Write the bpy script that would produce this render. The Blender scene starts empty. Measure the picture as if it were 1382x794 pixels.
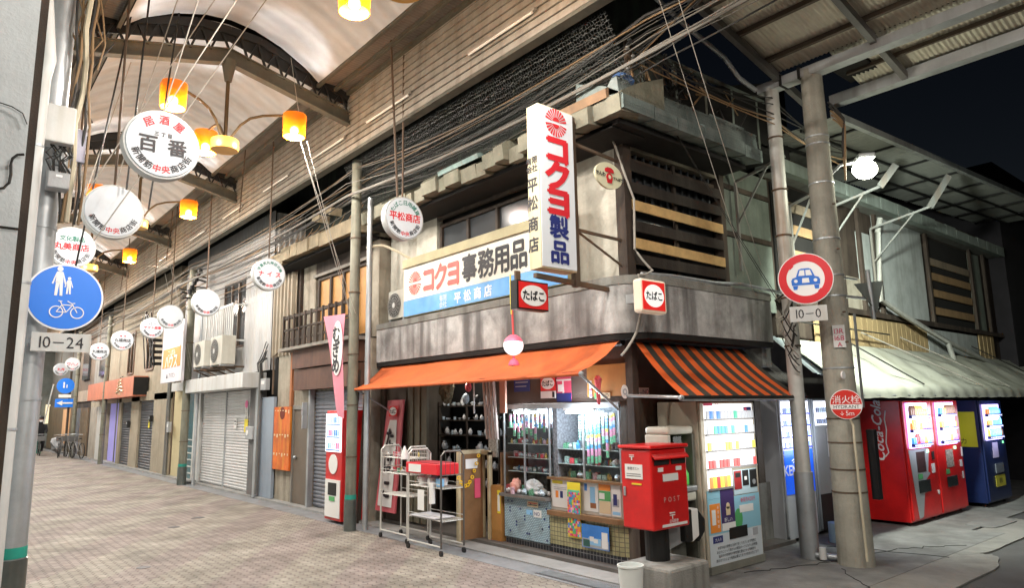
EXPO = 0.3
LK = 0.85
import bpy, bmesh, math, random
from mathutils import Vector, Matrix
random.seed(7)
S = bpy.context.scene
COL = S.collection
R = math.radians
PI = math.pi
V = Vector

# ------------------------------------------------------------------ camera
YAW, PITCH, ROLL, FPX = R(39.929), R(9.393), R(-0.993), 941.5
fw = V((math.sin(YAW)*math.cos(PITCH), math.cos(YAW)*math.cos(PITCH), math.sin(PITCH)))
r0 = V((math.cos(YAW), -math.sin(YAW), 0)); u0 = r0.cross(fw)
rr = r0*math.cos(ROLL)+u0*math.sin(ROLL); uu = -r0*math.sin(ROLL)+u0*math.cos(ROLL)
cd = bpy.data.cameras.new('camera'); cam = bpy.data.objects.new('camera', cd); COL.objects.link(cam)
cd.sensor_width = 36; cd.lens = 36*FPX/1382; cd.clip_end = 600; cd.clip_start = 0.05
cam.matrix_world = Matrix(((rr.x, uu.x, -fw.x, 0), (rr.y, uu.y, -fw.y, 0), (rr.z, uu.z, -fw.z, 1.8), (0, 0, 0, 1)))
S.camera = cam

# ------------------------------------------------------------------ materials
def _n(nt, t, **k):
    n = nt.nodes.new(t)
    for a, b in k.items(): setattr(n, a, b)
    return n
MC = {}
def mat(name, col, rough=.7, metal=0, var=.25, scale=2.5, streak=0, dirt=(.05, .045, .04), bump=.15, bscale=40,
        emit=None, es=1.0, grime=0, spec=.4, sscale=(7, 7, .5), sr=(.48,.68)):
    if name in MC: return MC[name]
    m = bpy.data.materials.new(name); m.use_nodes = True; nt = m.node_tree; L = nt.links
    p = nt.nodes['Principled BSDF']
    p.inputs['Roughness'].default_value = rough; p.inputs['Metallic'].default_value = metal
    p.inputs['Specular IOR Level'].default_value = spec
    tc = _n(nt, 'ShaderNodeTexCoord')
    col = tuple(col)+(1,)
    out = None
    if var > 0:
        no = _n(nt, 'ShaderNodeTexNoise'); no.inputs['Scale'].default_value = scale; no.inputs['Detail'].default_value = 7
        no.inputs['Roughness'].default_value = .65
        L.new(tc.outputs['Object'], no.inputs['Vector'])
        cr = _n(nt, 'ShaderNodeValToRGB')
        cr.color_ramp.elements[0].position = .3; cr.color_ramp.elements[1].position = .72
        cr.color_ramp.elements[0].color = tuple(c*(1-var) for c in col[:3])+(1,)
        cr.color_ramp.elements[1].color = tuple(min(1, c*(1+var*.6)) for c in col[:3])+(1,)
        L.new(no.outputs['Fac'], cr.inputs['Fac']); out = cr.outputs['Color']
    def mixdirt(fac, out):
        mx = _n(nt, 'ShaderNodeMix', data_type='RGBA')
        L.new(fac, mx.inputs['Factor'])
        if out: L.new(out, mx.inputs[6])
        else: mx.inputs[6].default_value = col
        mx.inputs[7].default_value = tuple(dirt)+(1,)
        return mx.outputs[2]
    if streak > 0:
        mp = _n(nt, 'ShaderNodeMapping'); mp.inputs['Scale'].default_value = sscale
        L.new(tc.outputs['Object'], mp.inputs['Vector'])
        n2 = _n(nt, 'ShaderNodeTexNoise'); n2.inputs['Scale'].default_value = 1.0; n2.inputs['Detail'].default_value = 6
        L.new(mp.outputs[0], n2.inputs['Vector'])
        mr = _n(nt, 'ShaderNodeMapRange'); mr.inputs[1].default_value = sr[0]; mr.inputs[2].default_value = sr[1]
        mr.inputs[4].default_value = streak
        L.new(n2.outputs['Fac'], mr.inputs[0]); out = mixdirt(mr.outputs[0], out)
    if grime > 0:
        n3 = _n(nt, 'ShaderNodeTexNoise'); n3.inputs['Scale'].default_value = 1.3; n3.inputs['Detail'].default_value = 9
        n3.inputs['Roughness'].default_value = .7
        L.new(tc.outputs['Object'], n3.inputs['Vector'])
        mr = _n(nt, 'ShaderNodeMapRange'); mr.inputs[1].default_value = .5; mr.inputs[2].default_value = .66
        mr.inputs[4].default_value = grime
        L.new(n3.outputs['Fac'], mr.inputs[0]); out = mixdirt(mr.outputs[0], out)
    if out: L.new(out, p.inputs['Base Color'])
    else: p.inputs['Base Color'].default_value = col
    if bump > 0:
        nb = _n(nt, 'ShaderNodeTexNoise'); nb.inputs['Scale'].default_value = bscale; nb.inputs['Detail'].default_value = 4
        L.new(tc.outputs['Object'], nb.inputs['Vector'])
        bp = _n(nt, 'ShaderNodeBump'); bp.inputs['Strength'].default_value = bump; bp.inputs['Distance'].default_value = .02
        L.new(nb.outputs['Fac'], bp.inputs['Height']); L.new(bp.outputs[0], p.inputs['Normal'])
    if emit:
        p.inputs['Emission Color'].default_value = tuple(emit)+(1,); p.inputs['Emission Strength'].default_value = es
    MC[name] = m
    return m
def flat(name, col, rough=.5, **k): return mat(name, col, rough, var=0, bump=0, **k)
def wave_bump(m, scale, axis, dist=.02, strength=.8, dark=0):
    """corrugation: wave texture bump added on top of the base colour"""
    nt = m.node_tree; L = nt.links; p = nt.nodes['Principled BSDF']
    tc = _n(nt, 'ShaderNodeTexCoord'); w = _n(nt, 'ShaderNodeTexWave'); w.bands_direction = axis
    w.inputs['Scale'].default_value = scale
    L.new(tc.outputs['Object'], w.inputs['Vector'])
    b = _n(nt, 'ShaderNodeBump'); b.inputs['Distance'].default_value = dist; b.inputs['Strength'].default_value = strength
    L.new(w.outputs['Fac'], b.inputs['Height'])
    for l in list(p.inputs['Normal'].links): L.new(l.from_socket, b.inputs['Normal'])
    L.new(b.outputs[0], p.inputs['Normal'])
    return m

# ------------------------------------------------------------------ mesh builder
class MB:
    def __init__(s): s.v = []; s.f = []
    def _a(s, vs, fs):
        k = len(s.v); s.v += [tuple(p) for p in vs]; s.f += [tuple(i+k for i in f) for f in fs]; return s
    def box(s, x0, x1, y0, y1, z0, z1):
        return s._a([(x0,y0,z0),(x1,y0,z0),(x1,y1,z0),(x0,y1,z0),(x0,y0,z1),(x1,y0,z1),(x1,y1,z1),(x0,y1,z1)],
                    [(3,2,1,0),(4,5,6,7),(0,1,5,4),(1,2,6,5),(2,3,7,6),(3,0,4,7)])
    def obox(s, c, size, M=None):
        M = M or Matrix.Identity(3); c = V(c); h = V(size)/2
        vs = [c+M@V((i*h.x, j*h.y, k*h.z)) for k in (-1,1) for (i,j) in ((-1,-1),(1,-1),(1,1),(-1,1))]
        return s._a(vs, [(3,2,1,0),(4,5,6,7),(0,1,5,4),(1,2,6,5),(2,3,7,6),(3,0,4,7)])
    def bar(s, p0, p1, w, h=None):
        """rectangular bar from p0 to p1"""
        p0 = V(p0); p1 = V(p1); d = (p1-p0); l = d.length; d.normalize()
        up = V((0,0,1)) if abs(d.z) < .95 else V((0,1,0))
        a = d.cross(up).normalized(); b = a.cross(d)
        M = Matrix((d, a, b)).transposed()
        return s.obox((p0+p1)/2, (l, w, h or w), M)
    def cyl(s, p0, p1, r0, r1=None, n=12, cap=True):
        p0 = V(p0); p1 = V(p1); r1 = r0 if r1 is None else r1
        d = (p1-p0).normalized(); up = V((0,0,1)) if abs(d.z) < .95 else V((0,1,0))
        a = d.cross(up).normalized(); b = a.cross(d)
        vs = []
        for p, r in ((p0,r0),(p1,r1)):
            for i in range(n):
                t = 2*PI*i/n; vs.append(p+a*r*math.cos(t)+b*r*math.sin(t))
        fs = [(i,(i+1)%n,n+(i+1)%n,n+i) for i in range(n)]
        if cap: fs += [tuple(range(n))[::-1], tuple(range(n,2*n))]
        return s._a(vs, fs)
    def path(s, pts, r, n=6):
        pts = [V(p) for p in pts]; vs = []; N = len(pts)
        for i, p in enumerate(pts):
            d = (pts[min(i+1,N-1)]-pts[max(i-1,0)]).normalized()
            up = V((0,0,1)) if abs(d.z) < .95 else V((0,1,0))
            a = d.cross(up).normalized(); b = a.cross(d)
            for k in range(n):
                t = 2*PI*k/n; vs.append(p+a*r*math.cos(t)+b*r*math.sin(t))
        fs = [(i*n+k, i*n+(k+1)%n, (i+1)*n+(k+1)%n, (i+1)*n+k) for i in range(N-1) for k in range(n)]
        fs += [tuple(range(n))[::-1], tuple(range((N-1)*n, N*n))]
        return s._a(vs, fs)
    def lathe(s, c, prof, n=16):
        """prof: (r,z) list around z"""
        c = V(c); vs = []; 
        for r, z in prof:
            for k in range(n):
                t = 2*PI*k/n; vs.append(c+V((r*math.cos(t), r*math.sin(t), z)))
        m = len(prof)
        fs = [(i*n+k, i*n+(k+1)%n, (i+1)*n+(k+1)%n, (i+1)*n+k) for i in range(m-1) for k in range(n)]
        fs += [tuple(range(n))[::-1], tuple(range((m-1)*n, m*n))]
        return s._a(vs, fs)
    def sphere(s, c, r, n=12, sc=(1,1,1)):
        prof = []; m = n//2
        c = V(c); vs = []; fs = []
        for i in range(m+1):
            ph = PI*i/m
            for k in range(n):
                t = 2*PI*k/n
                vs.append(c+V((r*sc[0]*math.sin(ph)*math.cos(t), r*sc[1]*math.sin(ph)*math.sin(t), r*sc[2]*math.cos(ph))))
        for i in range(m):
            for k in range(n): fs.append((i*n+k, (i+1)*n+k, (i+1)*n+(k+1)%n, i*n+(k+1)%n))
        return s._a(vs, fs)
    def quad(s, a, b, c, d): return s._a([a,b,c,d], [(0,1,2,3)])
    def extr(s, pts, d):
        """prism: polygon pts (3D) extruded by vector d"""
        d = V(d); n = len(pts); P = [V(p) for p in pts]
        return s._a(P+[p+d for p in P], [tuple(range(n))[::-1], tuple(range(n,2*n))]+[(i,(i+1)%n,n+(i+1)%n,n+i) for i in range(n)])
    def sheet(s, o, u, v, n, amp, nor, wave='trap', m=1, sag=0):
        """corrugated sheet: ripples counted along u"""
        o = V(o); u = V(u); v = V(v); nor = V(nor); pts = []
        for i in range(n):
            if wave == 'trap': pts += [((i+.0)/n, 0), ((i+.35)/n, 0), ((i+.5)/n, 1), ((i+.85)/n, 1)]
            elif wave == 'lap': pts += [((i+.02)/n, 0), ((i+.98)/n, 1)]
            else: pts += [((i+j/6)/n, .5-.5*math.cos(2*PI*j/6)) for j in range(6)]
        pts.append((1, 0))
        vs = []
        for t, h in pts:
            for j in range(m+1):
                vs.append(o+u*t+v*(j/m)+nor*(amp*h))
        k = m+1
        fs = [(i*k+j, (i+1)*k+j, (i+1)*k+j+1, i*k+j+1) for i in range(len(pts)-1) for j in range(m)]
        return s._a(vs, fs)
    def disc(s, c, nor, rx, ry=None, th=.01, n=32, up=(0,0,1)):
        nor = V(nor).normalized(); up = V(up); a = up.cross(nor).normalized(); b = nor.cross(a)
        ry = ry or rx; c = V(c)
        P = [c+a*rx*math.cos(2*PI*i/n)+b*ry*math.sin(2*PI*i/n) for i in range(n)]
        return s.extr(P, nor*th)
    def ring(s, c, nor, r0, r1, th=.01, n=36, up=(0,0,1)):
        nor = V(nor).normalized(); a = V(up).cross(nor).normalized(); b = nor.cross(a); c = V(c); vs = []
        for i in range(n):
            t = 2*PI*i/n; d = a*math.cos(t)+b*math.sin(t)
            vs += [c+d*r0, c+d*r1, c+d*r1+nor*th, c+d*r0+nor*th]
        fs = []
        for i in range(n):
            j = (i+1) % n
            for k in range(4): fs.append((4*i+k, 4*j+k, 4*j+(k+1)%4, 4*i+(k+1)%4))
        return s._a(vs, fs)
    def build(s, name, m, parent=None, smooth=False, bevel=0):
        me = bpy.data.meshes.new(name)
        o = bpy.data.objects.new(name, me); COL.objects.link(o)
        if parent is not None:
            o.parent = parent; iw = WM(parent).inverted(); vv = [iw@V(p) for p in s.v]
        else:
            xs = [p[0] for p in s.v]; ys = [p[1] for p in s.v]; zs = [p[2] for p in s.v]
            c = V(((min(xs)+max(xs))/2, (min(ys)+max(ys))/2, min(zs))); o.location = c
            vv = [V(p)-c for p in s.v]
        me.from_pydata(vv, [], s.f); me.update()
        bm = bmesh.new(); bm.from_mesh(me); bmesh.ops.recalc_face_normals(bm, faces=bm.faces); bm.to_mesh(me); bm.free()
        if m: me.materials.append(m)
        if smooth:
            for p in me.polygons: p.use_smooth = True
            try: me.set_sharp_from_angle(angle=R(40))
            except Exception: pass
        if bevel:
            b = o.modifiers.new('bevel', 'BEVEL'); b.width = bevel; b.segments = 2; b.limit_method = 'ANGLE'; b.angle_limit = R(50)
        return o
def WM(o):
    m = Matrix.LocRotScale(o.location, o.rotation_euler, o.scale)
    return WM(o.parent)@m if o.parent else m
def thing(name, label, cat, loc=(0,0,0), group=None, rz=0):
    o = bpy.data.objects.new(name, None); COL.objects.link(o); o.location = loc; o.rotation_euler = (0,0,rz)
    o.empty_display_size = .2
    o['label'] = label; o['category'] = cat
    if group: o['group'] = group
    return o
def tag(o, label, cat, group=None):
    o['label'] = label; o['category'] = cat
    if group: o['group'] = group
    return o
def struct(o): o['kind'] = 'structure'; return o
KIDS = {}
def copy_tree(o, parent=None):
    c = o.copy(); COL.objects.link(c); c.parent = parent
    for ch in [x for x in S.objects if x.parent == o and x is not c]: copy_tree(ch, c)
    return c
def B(x0, x1, y0, y1, z0, z1): return MB().box(x0, x1, y0, y1, z0, z1)

# ------------------------------------------------------------------ lettering
GL = {}
def glyph(ch, bold):
    bold = 0
    if (ch, bold) in GL: return GL[(ch, bold)]
    cu = bpy.data.curves.new('g', 'FONT'); cu.body = ch; cu.size = 1; cu.resolution_u = 2
    ob = bpy.data.objects.new('g', cu); COL.objects.link(ob)
    bpy.context.view_layer.update()
    dg = bpy.context.evaluated_depsgraph_get()
    me = bpy.data.meshes.new_from_object(ob.evaluated_get(dg))
    vs = [(v.co.x, v.co.y) for v in me.vertices]; fs = [tuple(p.vertices) for p in me.polygons]
    bpy.data.objects.remove(ob); bpy.data.curves.remove(cu); bpy.data.meshes.remove(me)
    if vs:
        x0 = min(p[0] for p in vs); x1 = max(p[0] for p in vs)
    else: x0, x1 = 0, .3
    GL[(ch, bold)] = (vs, fs, x0, x1); return GL[(ch, bold)]
AX = {'-Y': (V((1,0,0)), V((0,0,1))), '-X': (V((0,-1,0)), V((0,0,1)))}
def put(mb, ch, c, right, up, size, bold=.012, sx=1, shear=0):
    """one glyph centred at c; CJK em box about 0.73 x 0.73 of its size"""
    vs, fs, x0, x1 = glyph(ch, bold)
    if wide(ch): cx = .5; cyy = .38; k = size/.95
    else: cx = (x0+x1)/2; cyy = .34; k = size/.8
    nor = right.cross(up)
    for n, (dx, dy) in enumerate(((0,0),) if bold <= .015 else ((-bold,0),(bold,0),(0,bold),(0,-bold))):
        out = []
        for x, y in vs:
            X = (x-cx+dx)*k*sx; Y = (y-cyy+dy)*k; out.append(V(c)+nor*(.00025*n)+right*(X+shear*Y)+up*Y)
        mb._a(out, fs)
def wide(ch): return ord(ch) > 0x2000
def text(mb, s, c, face, size, bold=.012, sx=1, space=1.0, rot=0, shear=0):
    """a row of text centred at c"""
    right, up = AX[face] if isinstance(face, str) else face
    if rot:
        q = math.cos(rot); w = math.sin(rot); right, up = right*q+up*w, up*q-right*w
    ws = []
    for ch in s:
        if ch == ' ': ws.append(.45*size*sx); continue
        if wide(ch): ws.append(size*1.02*sx*space)
        else:
            g = glyph(ch, bold); ws.append(((g[3]-g[2])+.09)*size/.8*sx*space)
    x = -sum(ws)/2
    for ch, w in zip(s, ws):
        if ch != ' ': put(mb, ch, V(c)+right*(x+w/2), right, up, size, bold, sx, shear)
        x += w
    return mb
def vtext(mb, s, c, face, size, step=None, bold=.012, sx=1):
    right, up = AX[face] if isinstance(face, str) else face
    step = step or size*1.1
    n = len(s)
    for i, ch in enumerate(s): put(mb, ch, V(c)+up*((n-1)/2-i)*step, right, up, size, bold, sx)
    return mb
def arctext(mb, s, c, right, up, r, a0, a1, size, bold=.01, inward=False):
    """letters along an arc from angle a0 to a1 (degrees, 0 right, 90 up)"""
    n = len(s)
    for i, ch in enumerate(s):
        a = R(a0+(a1-a0)*(i/(n-1) if n > 1 else .5)); d = right*math.cos(a)+up*math.sin(a)
        u = -d if inward else d; rt = u.cross(right.cross(up)) ; rt.normalize()
        put(mb, ch, V(c)+d*r, rt, u, size, bold)
    return mb

# ------------------------------------------------------------------ common materials
red_ink = flat('red_lettering', (.55,.02,.03)); black_ink = flat('black_lettering', (.015,.015,.02))
navy_ink = flat('navy_lettering', (.02,.03,.16)); white_ink = flat('white_lettering', (.8,.8,.8))
green_ink = flat('green_lettering', (.03,.16,.12))
galv = mat('galvanised_steel', (.42,.45,.47), .45, .55, streak=.35, dirt=(.2,.17,.13), bump=.05)
rusty = mat('rusty_steel', (.12,.085,.06), .8, .2, streak=.4, dirt=(.2,.09,.03), var=.4)
truss_m = mat('grey_painted_truss_steel', (.095,.092,.072), .6, .1, streak=.3, dirt=(.04,.035,.03), var=.35)
black_steel = mat('black_steel', (.02,.02,.02), .5, .3, var=.3, bump=0)
dark_wood = mat('dark_weathered_wood', (.045,.032,.024), .8, streak=.5, dirt=(.1,.08,.06), var=.5, bscale=60)
pale_wood = mat('pale_new_wood', (.58,.38,.16), .7, var=.25, scale=6, bump=.1)
cable_m = mat('black_cable_rubber', (.025,.024,.022), .6, var=0, bump=0)
cable_b = mat('brown_cable_sheath', (.22,.14,.07), .6, var=0, bump=0)
rope_w = mat('white_rope', (.36,.34,.30), .8, var=.2, bump=0)
concrete = mat('grey_concrete', (.27,.27,.25), .85, streak=.6, dirt=(.07,.065,.055), grime=.4, var=.35, bump=.35, bscale=60)
plaster = mat('stained_plaster', (.33,.30,.24), .85, streak=.55, dirt=(.12,.09,.06), grime=.6, var=.3, bump=.25, bscale=30)
greenplaster = mat('mouldy_grey_green_plaster', (.17,.20,.17), .85, streak=.45, dirt=(.10,.11,.09), grime=.35, var=.3, bump=.3)
white_paint = mat('dirty_white_paint', (.52,.53,.52), .5, streak=.45, dirt=(.35,.31,.24), var=.12, bump=.03)
dark_void = mat('void_dark_surface', (.012,.011,.01), .9, var=.4, bump=.1)  # near-black: cracks, plus shade painted into recesses, openings and soffits
glass_m = bpy.data.materials.new('clear_glass'); glass_m.use_nodes = True
_nt = glass_m.node_tree; _nt.nodes.remove(_nt.nodes['Principled BSDF'])
_t = _n(_nt, 'ShaderNodeBsdfTransparent'); _g = _n(_nt, 'ShaderNodeBsdfGlossy'); _g.inputs['Roughness'].default_value = .02
_lw = _n(_nt, 'ShaderNodeLayerWeight'); _f = _n(_nt, 'ShaderNodeMath', operation='POWER'); _f.inputs[1].default_value = 4; _nt.links.new(_lw.outputs['Facing'], _f.inputs[0]); _x = _n(_nt, 'ShaderNodeMixShader')
_t.inputs[0].default_value = (.93,.96,.95,1)
_f2 = _n(_nt, 'ShaderNodeMath', operation='MULTIPLY_ADD'); _f2.inputs[1].default_value = .6; _f2.inputs[2].default_value = .03; _nt.links.new(_f.outputs[0], _f2.inputs[0]); _nt.links.new(_f2.outputs[0], _x.inputs[0]); _nt.links.new(_t.outputs[0], _x.inputs[1]); _nt.links.new(_g.outputs[0], _x.inputs[2])
_nt.links.new(_x.outputs[0], _nt.nodes['Material Output'].inputs[0])
def emis(name, col, s): return flat(name, (.8,.8,.8), emit=col, es=s)
def palette(name, cols, rough=.4, emit=0):
    m = bpy.data.materials.new(name); m.use_nodes = True; nt = m.node_tree; p = nt.nodes['Principled BSDF']
    g = _n(nt, 'ShaderNodeNewGeometry'); cr = _n(nt, 'ShaderNodeValToRGB'); cr.color_ramp.interpolation = 'CONSTANT'
    while len(cr.color_ramp.elements) < len(cols): cr.color_ramp.elements.new(.5)
    for i, c in enumerate(cols):
        cr.color_ramp.elements[i].position = i/len(cols); cr.color_ramp.elements[i].color = tuple(c)+(1,)
    nt.links.new(g.outputs['Random Per Island'], cr.inputs[0]); nt.links.new(cr.outputs[0], p.inputs['Base Color'])
    p.inputs['Roughness'].default_value = rough
    if emit: nt.links.new(cr.outputs[0], p.inputs['Emission Color']); p.inputs['Emission Strength'].default_value = emit
    return m
def lamp(name, loc, power, col, parent=None, rad=.05, typ='POINT', size=None, rot=None):
    d = bpy.data.lights.new(name, typ); d.energy = power; d.color = col
    if typ == 'POINT' or typ == 'SPOT': d.shadow_soft_size = rad
    if typ == 'AREA': d.shape = 'RECTANGLE'; d.size, d.size_y = size
    if typ == 'SPOT': d.spot_size = R(165); d.spot_blend = .5
    o = bpy.data.objects.new(name, d); COL.objects.link(o)
    if parent: o.parent = parent; o.location = WM(parent).inverted()@V(loc)
    else: o.location = loc
    if rot: o.rotation_euler = rot
    return o
def TURN(t, axis, deg):
    """turn a finished thing about a vertical axis"""
    a = R(deg); x, y = t.location.x-axis[0], t.location.y-axis[1]
    t.location.x = axis[0]+x*math.cos(a)-y*math.sin(a); t.location.y = axis[1]+x*math.sin(a)+y*math.cos(a); t.rotation_euler = (0,0,a)

# ================================================================== WORLD AND RENDER
w = bpy.data.worlds.new('World'); S.world = w; w.use_nodes = True
nt = w.node_tree; bg = nt.nodes['Background']
sky = nt.nodes.new('ShaderNodeTexSky'); sky.sky_type = 'NISHITA'; sky.sun_disc = False
sky.sun_elevation = R(-5.0); sky.sun_rotation = R(60)
nt.links.new(sky.outputs[0], bg.inputs[0]); bg.inputs[1].default_value = .15
S.view_settings.view_transform = 'Standard'; S.view_settings.look = 'None'; S.view_settings.gamma = 1
S.view_settings.exposure = EXPO
cy = S.cycles; cy.use_denoising = True; cy.max_bounces = 8; cy.diffuse_bounces = 4; cy.glossy_bounces = 3
cy.transparent_max_bounces = 10; cy.sample_clamp_indirect = 4; cy.use_light_tree = True; cy.caustics_reflective = False
cy.caustics_refractive = False

# ================================================================== GROUND
asphalt = mat('worn_street_asphalt', (.085,.085,.085), .8, var=.3, scale=1.2, grime=.3, dirt=(.05,.05,.05), bump=.5, bscale=120)
struct(B(-60, 90, -60, 140, -.3, -.012).build('ground', asphalt))
pm = mat('interlocking_arcade_pavers', (.33,.28,.215), .75, var=.12, scale=.8, bump=0)
nt = pm.node_tree; p = nt.nodes['Principled BSDF']; L = nt.links
for l in list(p.inputs['Base Color'].links): L.remove(l)
tc = _n(nt, 'ShaderNodeTexCoord')
mp = _n(nt, 'ShaderNodeMapping'); mp.inputs['Rotation'].default_value = (0, 0, R(90)); L.new(tc.outputs['Object'], mp.inputs[0])
# wavy joints: distort the coordinates a little
wv = _n(nt, 'ShaderNodeTexWave'); wv.inputs['Scale'].default_value = 3.1; wv.bands_direction = 'X'; L.new(mp.outputs[0], wv.inputs[0])
ad = _n(nt, 'ShaderNodeVectorMath', operation='MULTIPLY_ADD'); L.new(wv.outputs['Color'], ad.inputs[0]); ad.inputs[1].default_value = (0, .028, 0); L.new(mp.outputs[0], ad.inputs[2])
bk = _n(nt, 'ShaderNodeTexBrick'); L.new(ad.outputs[0], bk.inputs[0])
bk.inputs['Scale'].default_value = 1; bk.inputs['Brick Width'].default_value = .205; bk.inputs['Row Height'].default_value = .105
bk.inputs['Mortar Size'].default_value = .008; bk.inputs['Mortar Smooth'].default_value = .3
# beige field with pink diamond bands
m2 = _n(nt, 'ShaderNodeMapping'); m2.inputs['Rotation'].default_value = (0, 0, R(38)); L.new(tc.outputs['Object'], m2.inputs[0])
w2 = _n(nt, 'ShaderNodeTexWave'); w2.inputs['Scale'].default_value = .23; w2.inputs['Distortion'].default_value = 1.2; w2.inputs['Detail'].default_value = 3
L.new(m2.outputs[0], w2.inputs[0])
c2 = _n(nt, 'ShaderNodeValToRGB'); c2.color_ramp.elements[0].position = .52; c2.color_ramp.elements[1].position = .62
c2.color_ramp.elements[0].color = (.32,.295,.25,1); c2.color_ramp.elements[1].color = (.29,.248,.225,1); L.new(w2.outputs['Fac'], c2.inputs[0])
bk.inputs['Color1'].default_value = (1,1,1,1); bk.inputs['Color2'].default_value = (.86,.86,.86,1); bk.inputs['Mortar'].default_value = (.45,.42,.42,1)
mu = _n(nt, 'ShaderNodeMix', data_type='RGBA', blend_type='MULTIPLY'); mu.inputs[0].default_value = 1
L.new(c2.outputs[0], mu.inputs[6]); L.new(bk.outputs['Color'], mu.inputs[7])
ns = _n(nt, 'ShaderNodeTexNoise'); ns.inputs['Scale'].default_value = 1.4; ns.inputs['Detail'].default_value = 10; ns.inputs['Roughness'].default_value = .7; L.new(tc.outputs['Object'], ns.inputs[0])
c3 = _n(nt, 'ShaderNodeValToRGB'); c3.color_ramp.elements[0].position = .35; c3.color_ramp.elements[1].position = .65
c3.color_ramp.elements[0].color = (.45,.43,.42,1); c3.color_ramp.elements[1].color = (1.1,1.1,1.1,1); L.new(ns.outputs['Fac'], c3.inputs[0])
m4 = _n(nt, 'ShaderNodeMix', data_type='RGBA', blend_type='MULTIPLY'); m4.inputs[0].default_value = 1
L.new(mu.outputs[2], m4.inputs[6]); L.new(c3.outputs[0], m4.inputs[7]); L.new(m4.outputs[2], p.inputs['Base Color'])
bp = _n(nt, 'ShaderNodeBump'); bp.inputs['Strength'].default_value = .5; bp.inputs['Distance'].default_value = .006; bp.invert = True
L.new(bk.outputs['Fac'], bp.inputs['Height']); L.new(bp.outputs[0], p.inputs['Normal'])
o = struct(B(-4, 5.30, -3, 60, -.011, 0).build('arcade_paving', pm))
kerb = mat('grey_kerb_stone', (.27,.27,.26), .8, grime=.4, dirt=(.12,.11,.1), bump=.3)
struct(B(5.30, 5.62, 4.2, 60, -.011, .004).build('gutter_strip', mat('gutter_concrete', (.20,.21,.22), .75, grime=.5, dirt=(.11,.10,.1), bump=.3)))
struct(B(5.62, 6.4, 4.6, 10.7, -.011, .02).build('shop_kerb', kerb))
struct(B(5.62, 6.4, 10.7, 45, -.011, .045).build('arcade_kerb', kerb))
sl = mat('pale_patched_concrete', (.19,.19,.185), .85, var=.4, scale=2, grime=.6, dirt=(.10,.095,.09), bump=.4, bscale=90)
mb = MB()
def blot(cx, cy, rx, ry, n, z0, z1, seed):
    rnd = random.Random(seed); P = []
    for i in range(n):
        t = 2*PI*i/n; k = 1+.03*math.sin(5*t+seed)+.02*math.sin(11*t)+rnd.uniform(-.015,.015); P.append((cx+rx*k*math.cos(t)*min(1.25,1/max(abs(math.cos(t)),abs(math.sin(t)))), cy+ry*k*math.sin(t)*min(1.25,1/max(abs(math.cos(t)),abs(math.sin(t)))), z0))
    return MB().extr(P, (0,0,z1-z0))
struct(B(5.66, 11.5, 3.35, 5.35, -.008, .012).build('pavement', sl))
struct(B(11.5, 30, 3.75, 5.35, -.008, .012).build('pavement', sl))
struct(blot(7.4, 3.2, 2.4, .42, 70, -.008, .008, 2).build('concrete_patch', mat('light_concrete_patch', (.225,.22,.205), .85, var=.3, grime=.5, dirt=(.16,.15,.14), bump=.4, bscale=90)))
struct(blot(11.3, 3.4, 1.7, .30, 70, -.008, .009, 5).build('concrete_patch', MC['light_concrete_patch']))
struct(blot(12.4, 3.75, .55, .22, 18, .012, .022, 8).build('concrete_patch', sl))
ym = mat('yellowish_worn_blocks', (.29,.235,.15), .8, var=.4, scale=5, grime=.8, dirt=(.19,.165,.14), bump=.3)
# cracks and joints
mb = MB(); rnd = random.Random(3)
for x0, y0, x1, y1 in ((7.0,4.5,8.1,4.1),(8.1,4.1,9.4,3.9),(9.4,3.9,10.2,3.45),(9.0,4.6,9.3,3.3),(7.2,3.3,7.9,3.9)):
    n = 9; pts = [V((x0+(x1-x0)*i/n+rnd.uniform(-.05,.05), y0+(y1-y0)*i/n+rnd.uniform(-.05,.05), .0165)) for i in range(n+1)]
    for a, b in zip(pts, pts[1:]): mb.bar(a, b, rnd.uniform(.004,.010), .004)
struct(mb.build('pavement_crack', dark_void))
# steel drain gratings in the gutter and a manhole lid
iron = mat('worn_cast_iron', (.10,.10,.105), .5, .6, var=.4, bump=.3)
mb = B(5.36, 5.56, 4.95, 6.1, .0, .008)
t = thing('drain_grating', 'long narrow steel drain grating in the gutter before the tiled counter', 'drain grating', (5.46,5.5,0))
mb.build('frame', iron, t)
mb = MB()
for i in range(44): mb.box(5.385, 5.535, 4.97+i*.0255, 4.982+i*.0255, .008, .013)
mb.build('slat', galv, t)
t = thing('manhole_cover', 'round cast iron manhole cover in the arcade paving near the tiled shop counter', 'manhole cover', (4.72,5.35,0))
MB().cyl((4.72,5.35,0), (4.72,5.35,.005), .3, n=32).build('rim', iron, t)
mb = MB()
for i in range(9):
    for j in range(9):
        x, y = (i-4)*.055, (j-4)*.055
        if x*x+y*y < .06: mb.box(4.72+x-.02, 4.72+x+.02, 5.35+y-.02, 5.35+y+.02, .005, .009)
mb.build('raised_pattern', iron, t)

for k, (x, y, r_) in enumerate(((3.3,12.6,.09),(3.9,13.4,.11),(2.2,9.6,.08))):
    tag(MB().cyl((x,y,0),(x,y,.004),r_,n=20).build('valve_lid', iron), ['small dark valve lid in the middle of the arcade paving','small dark valve lid nearer the orange board','small dark valve lid toward the left post'][k], 'lid')
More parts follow.
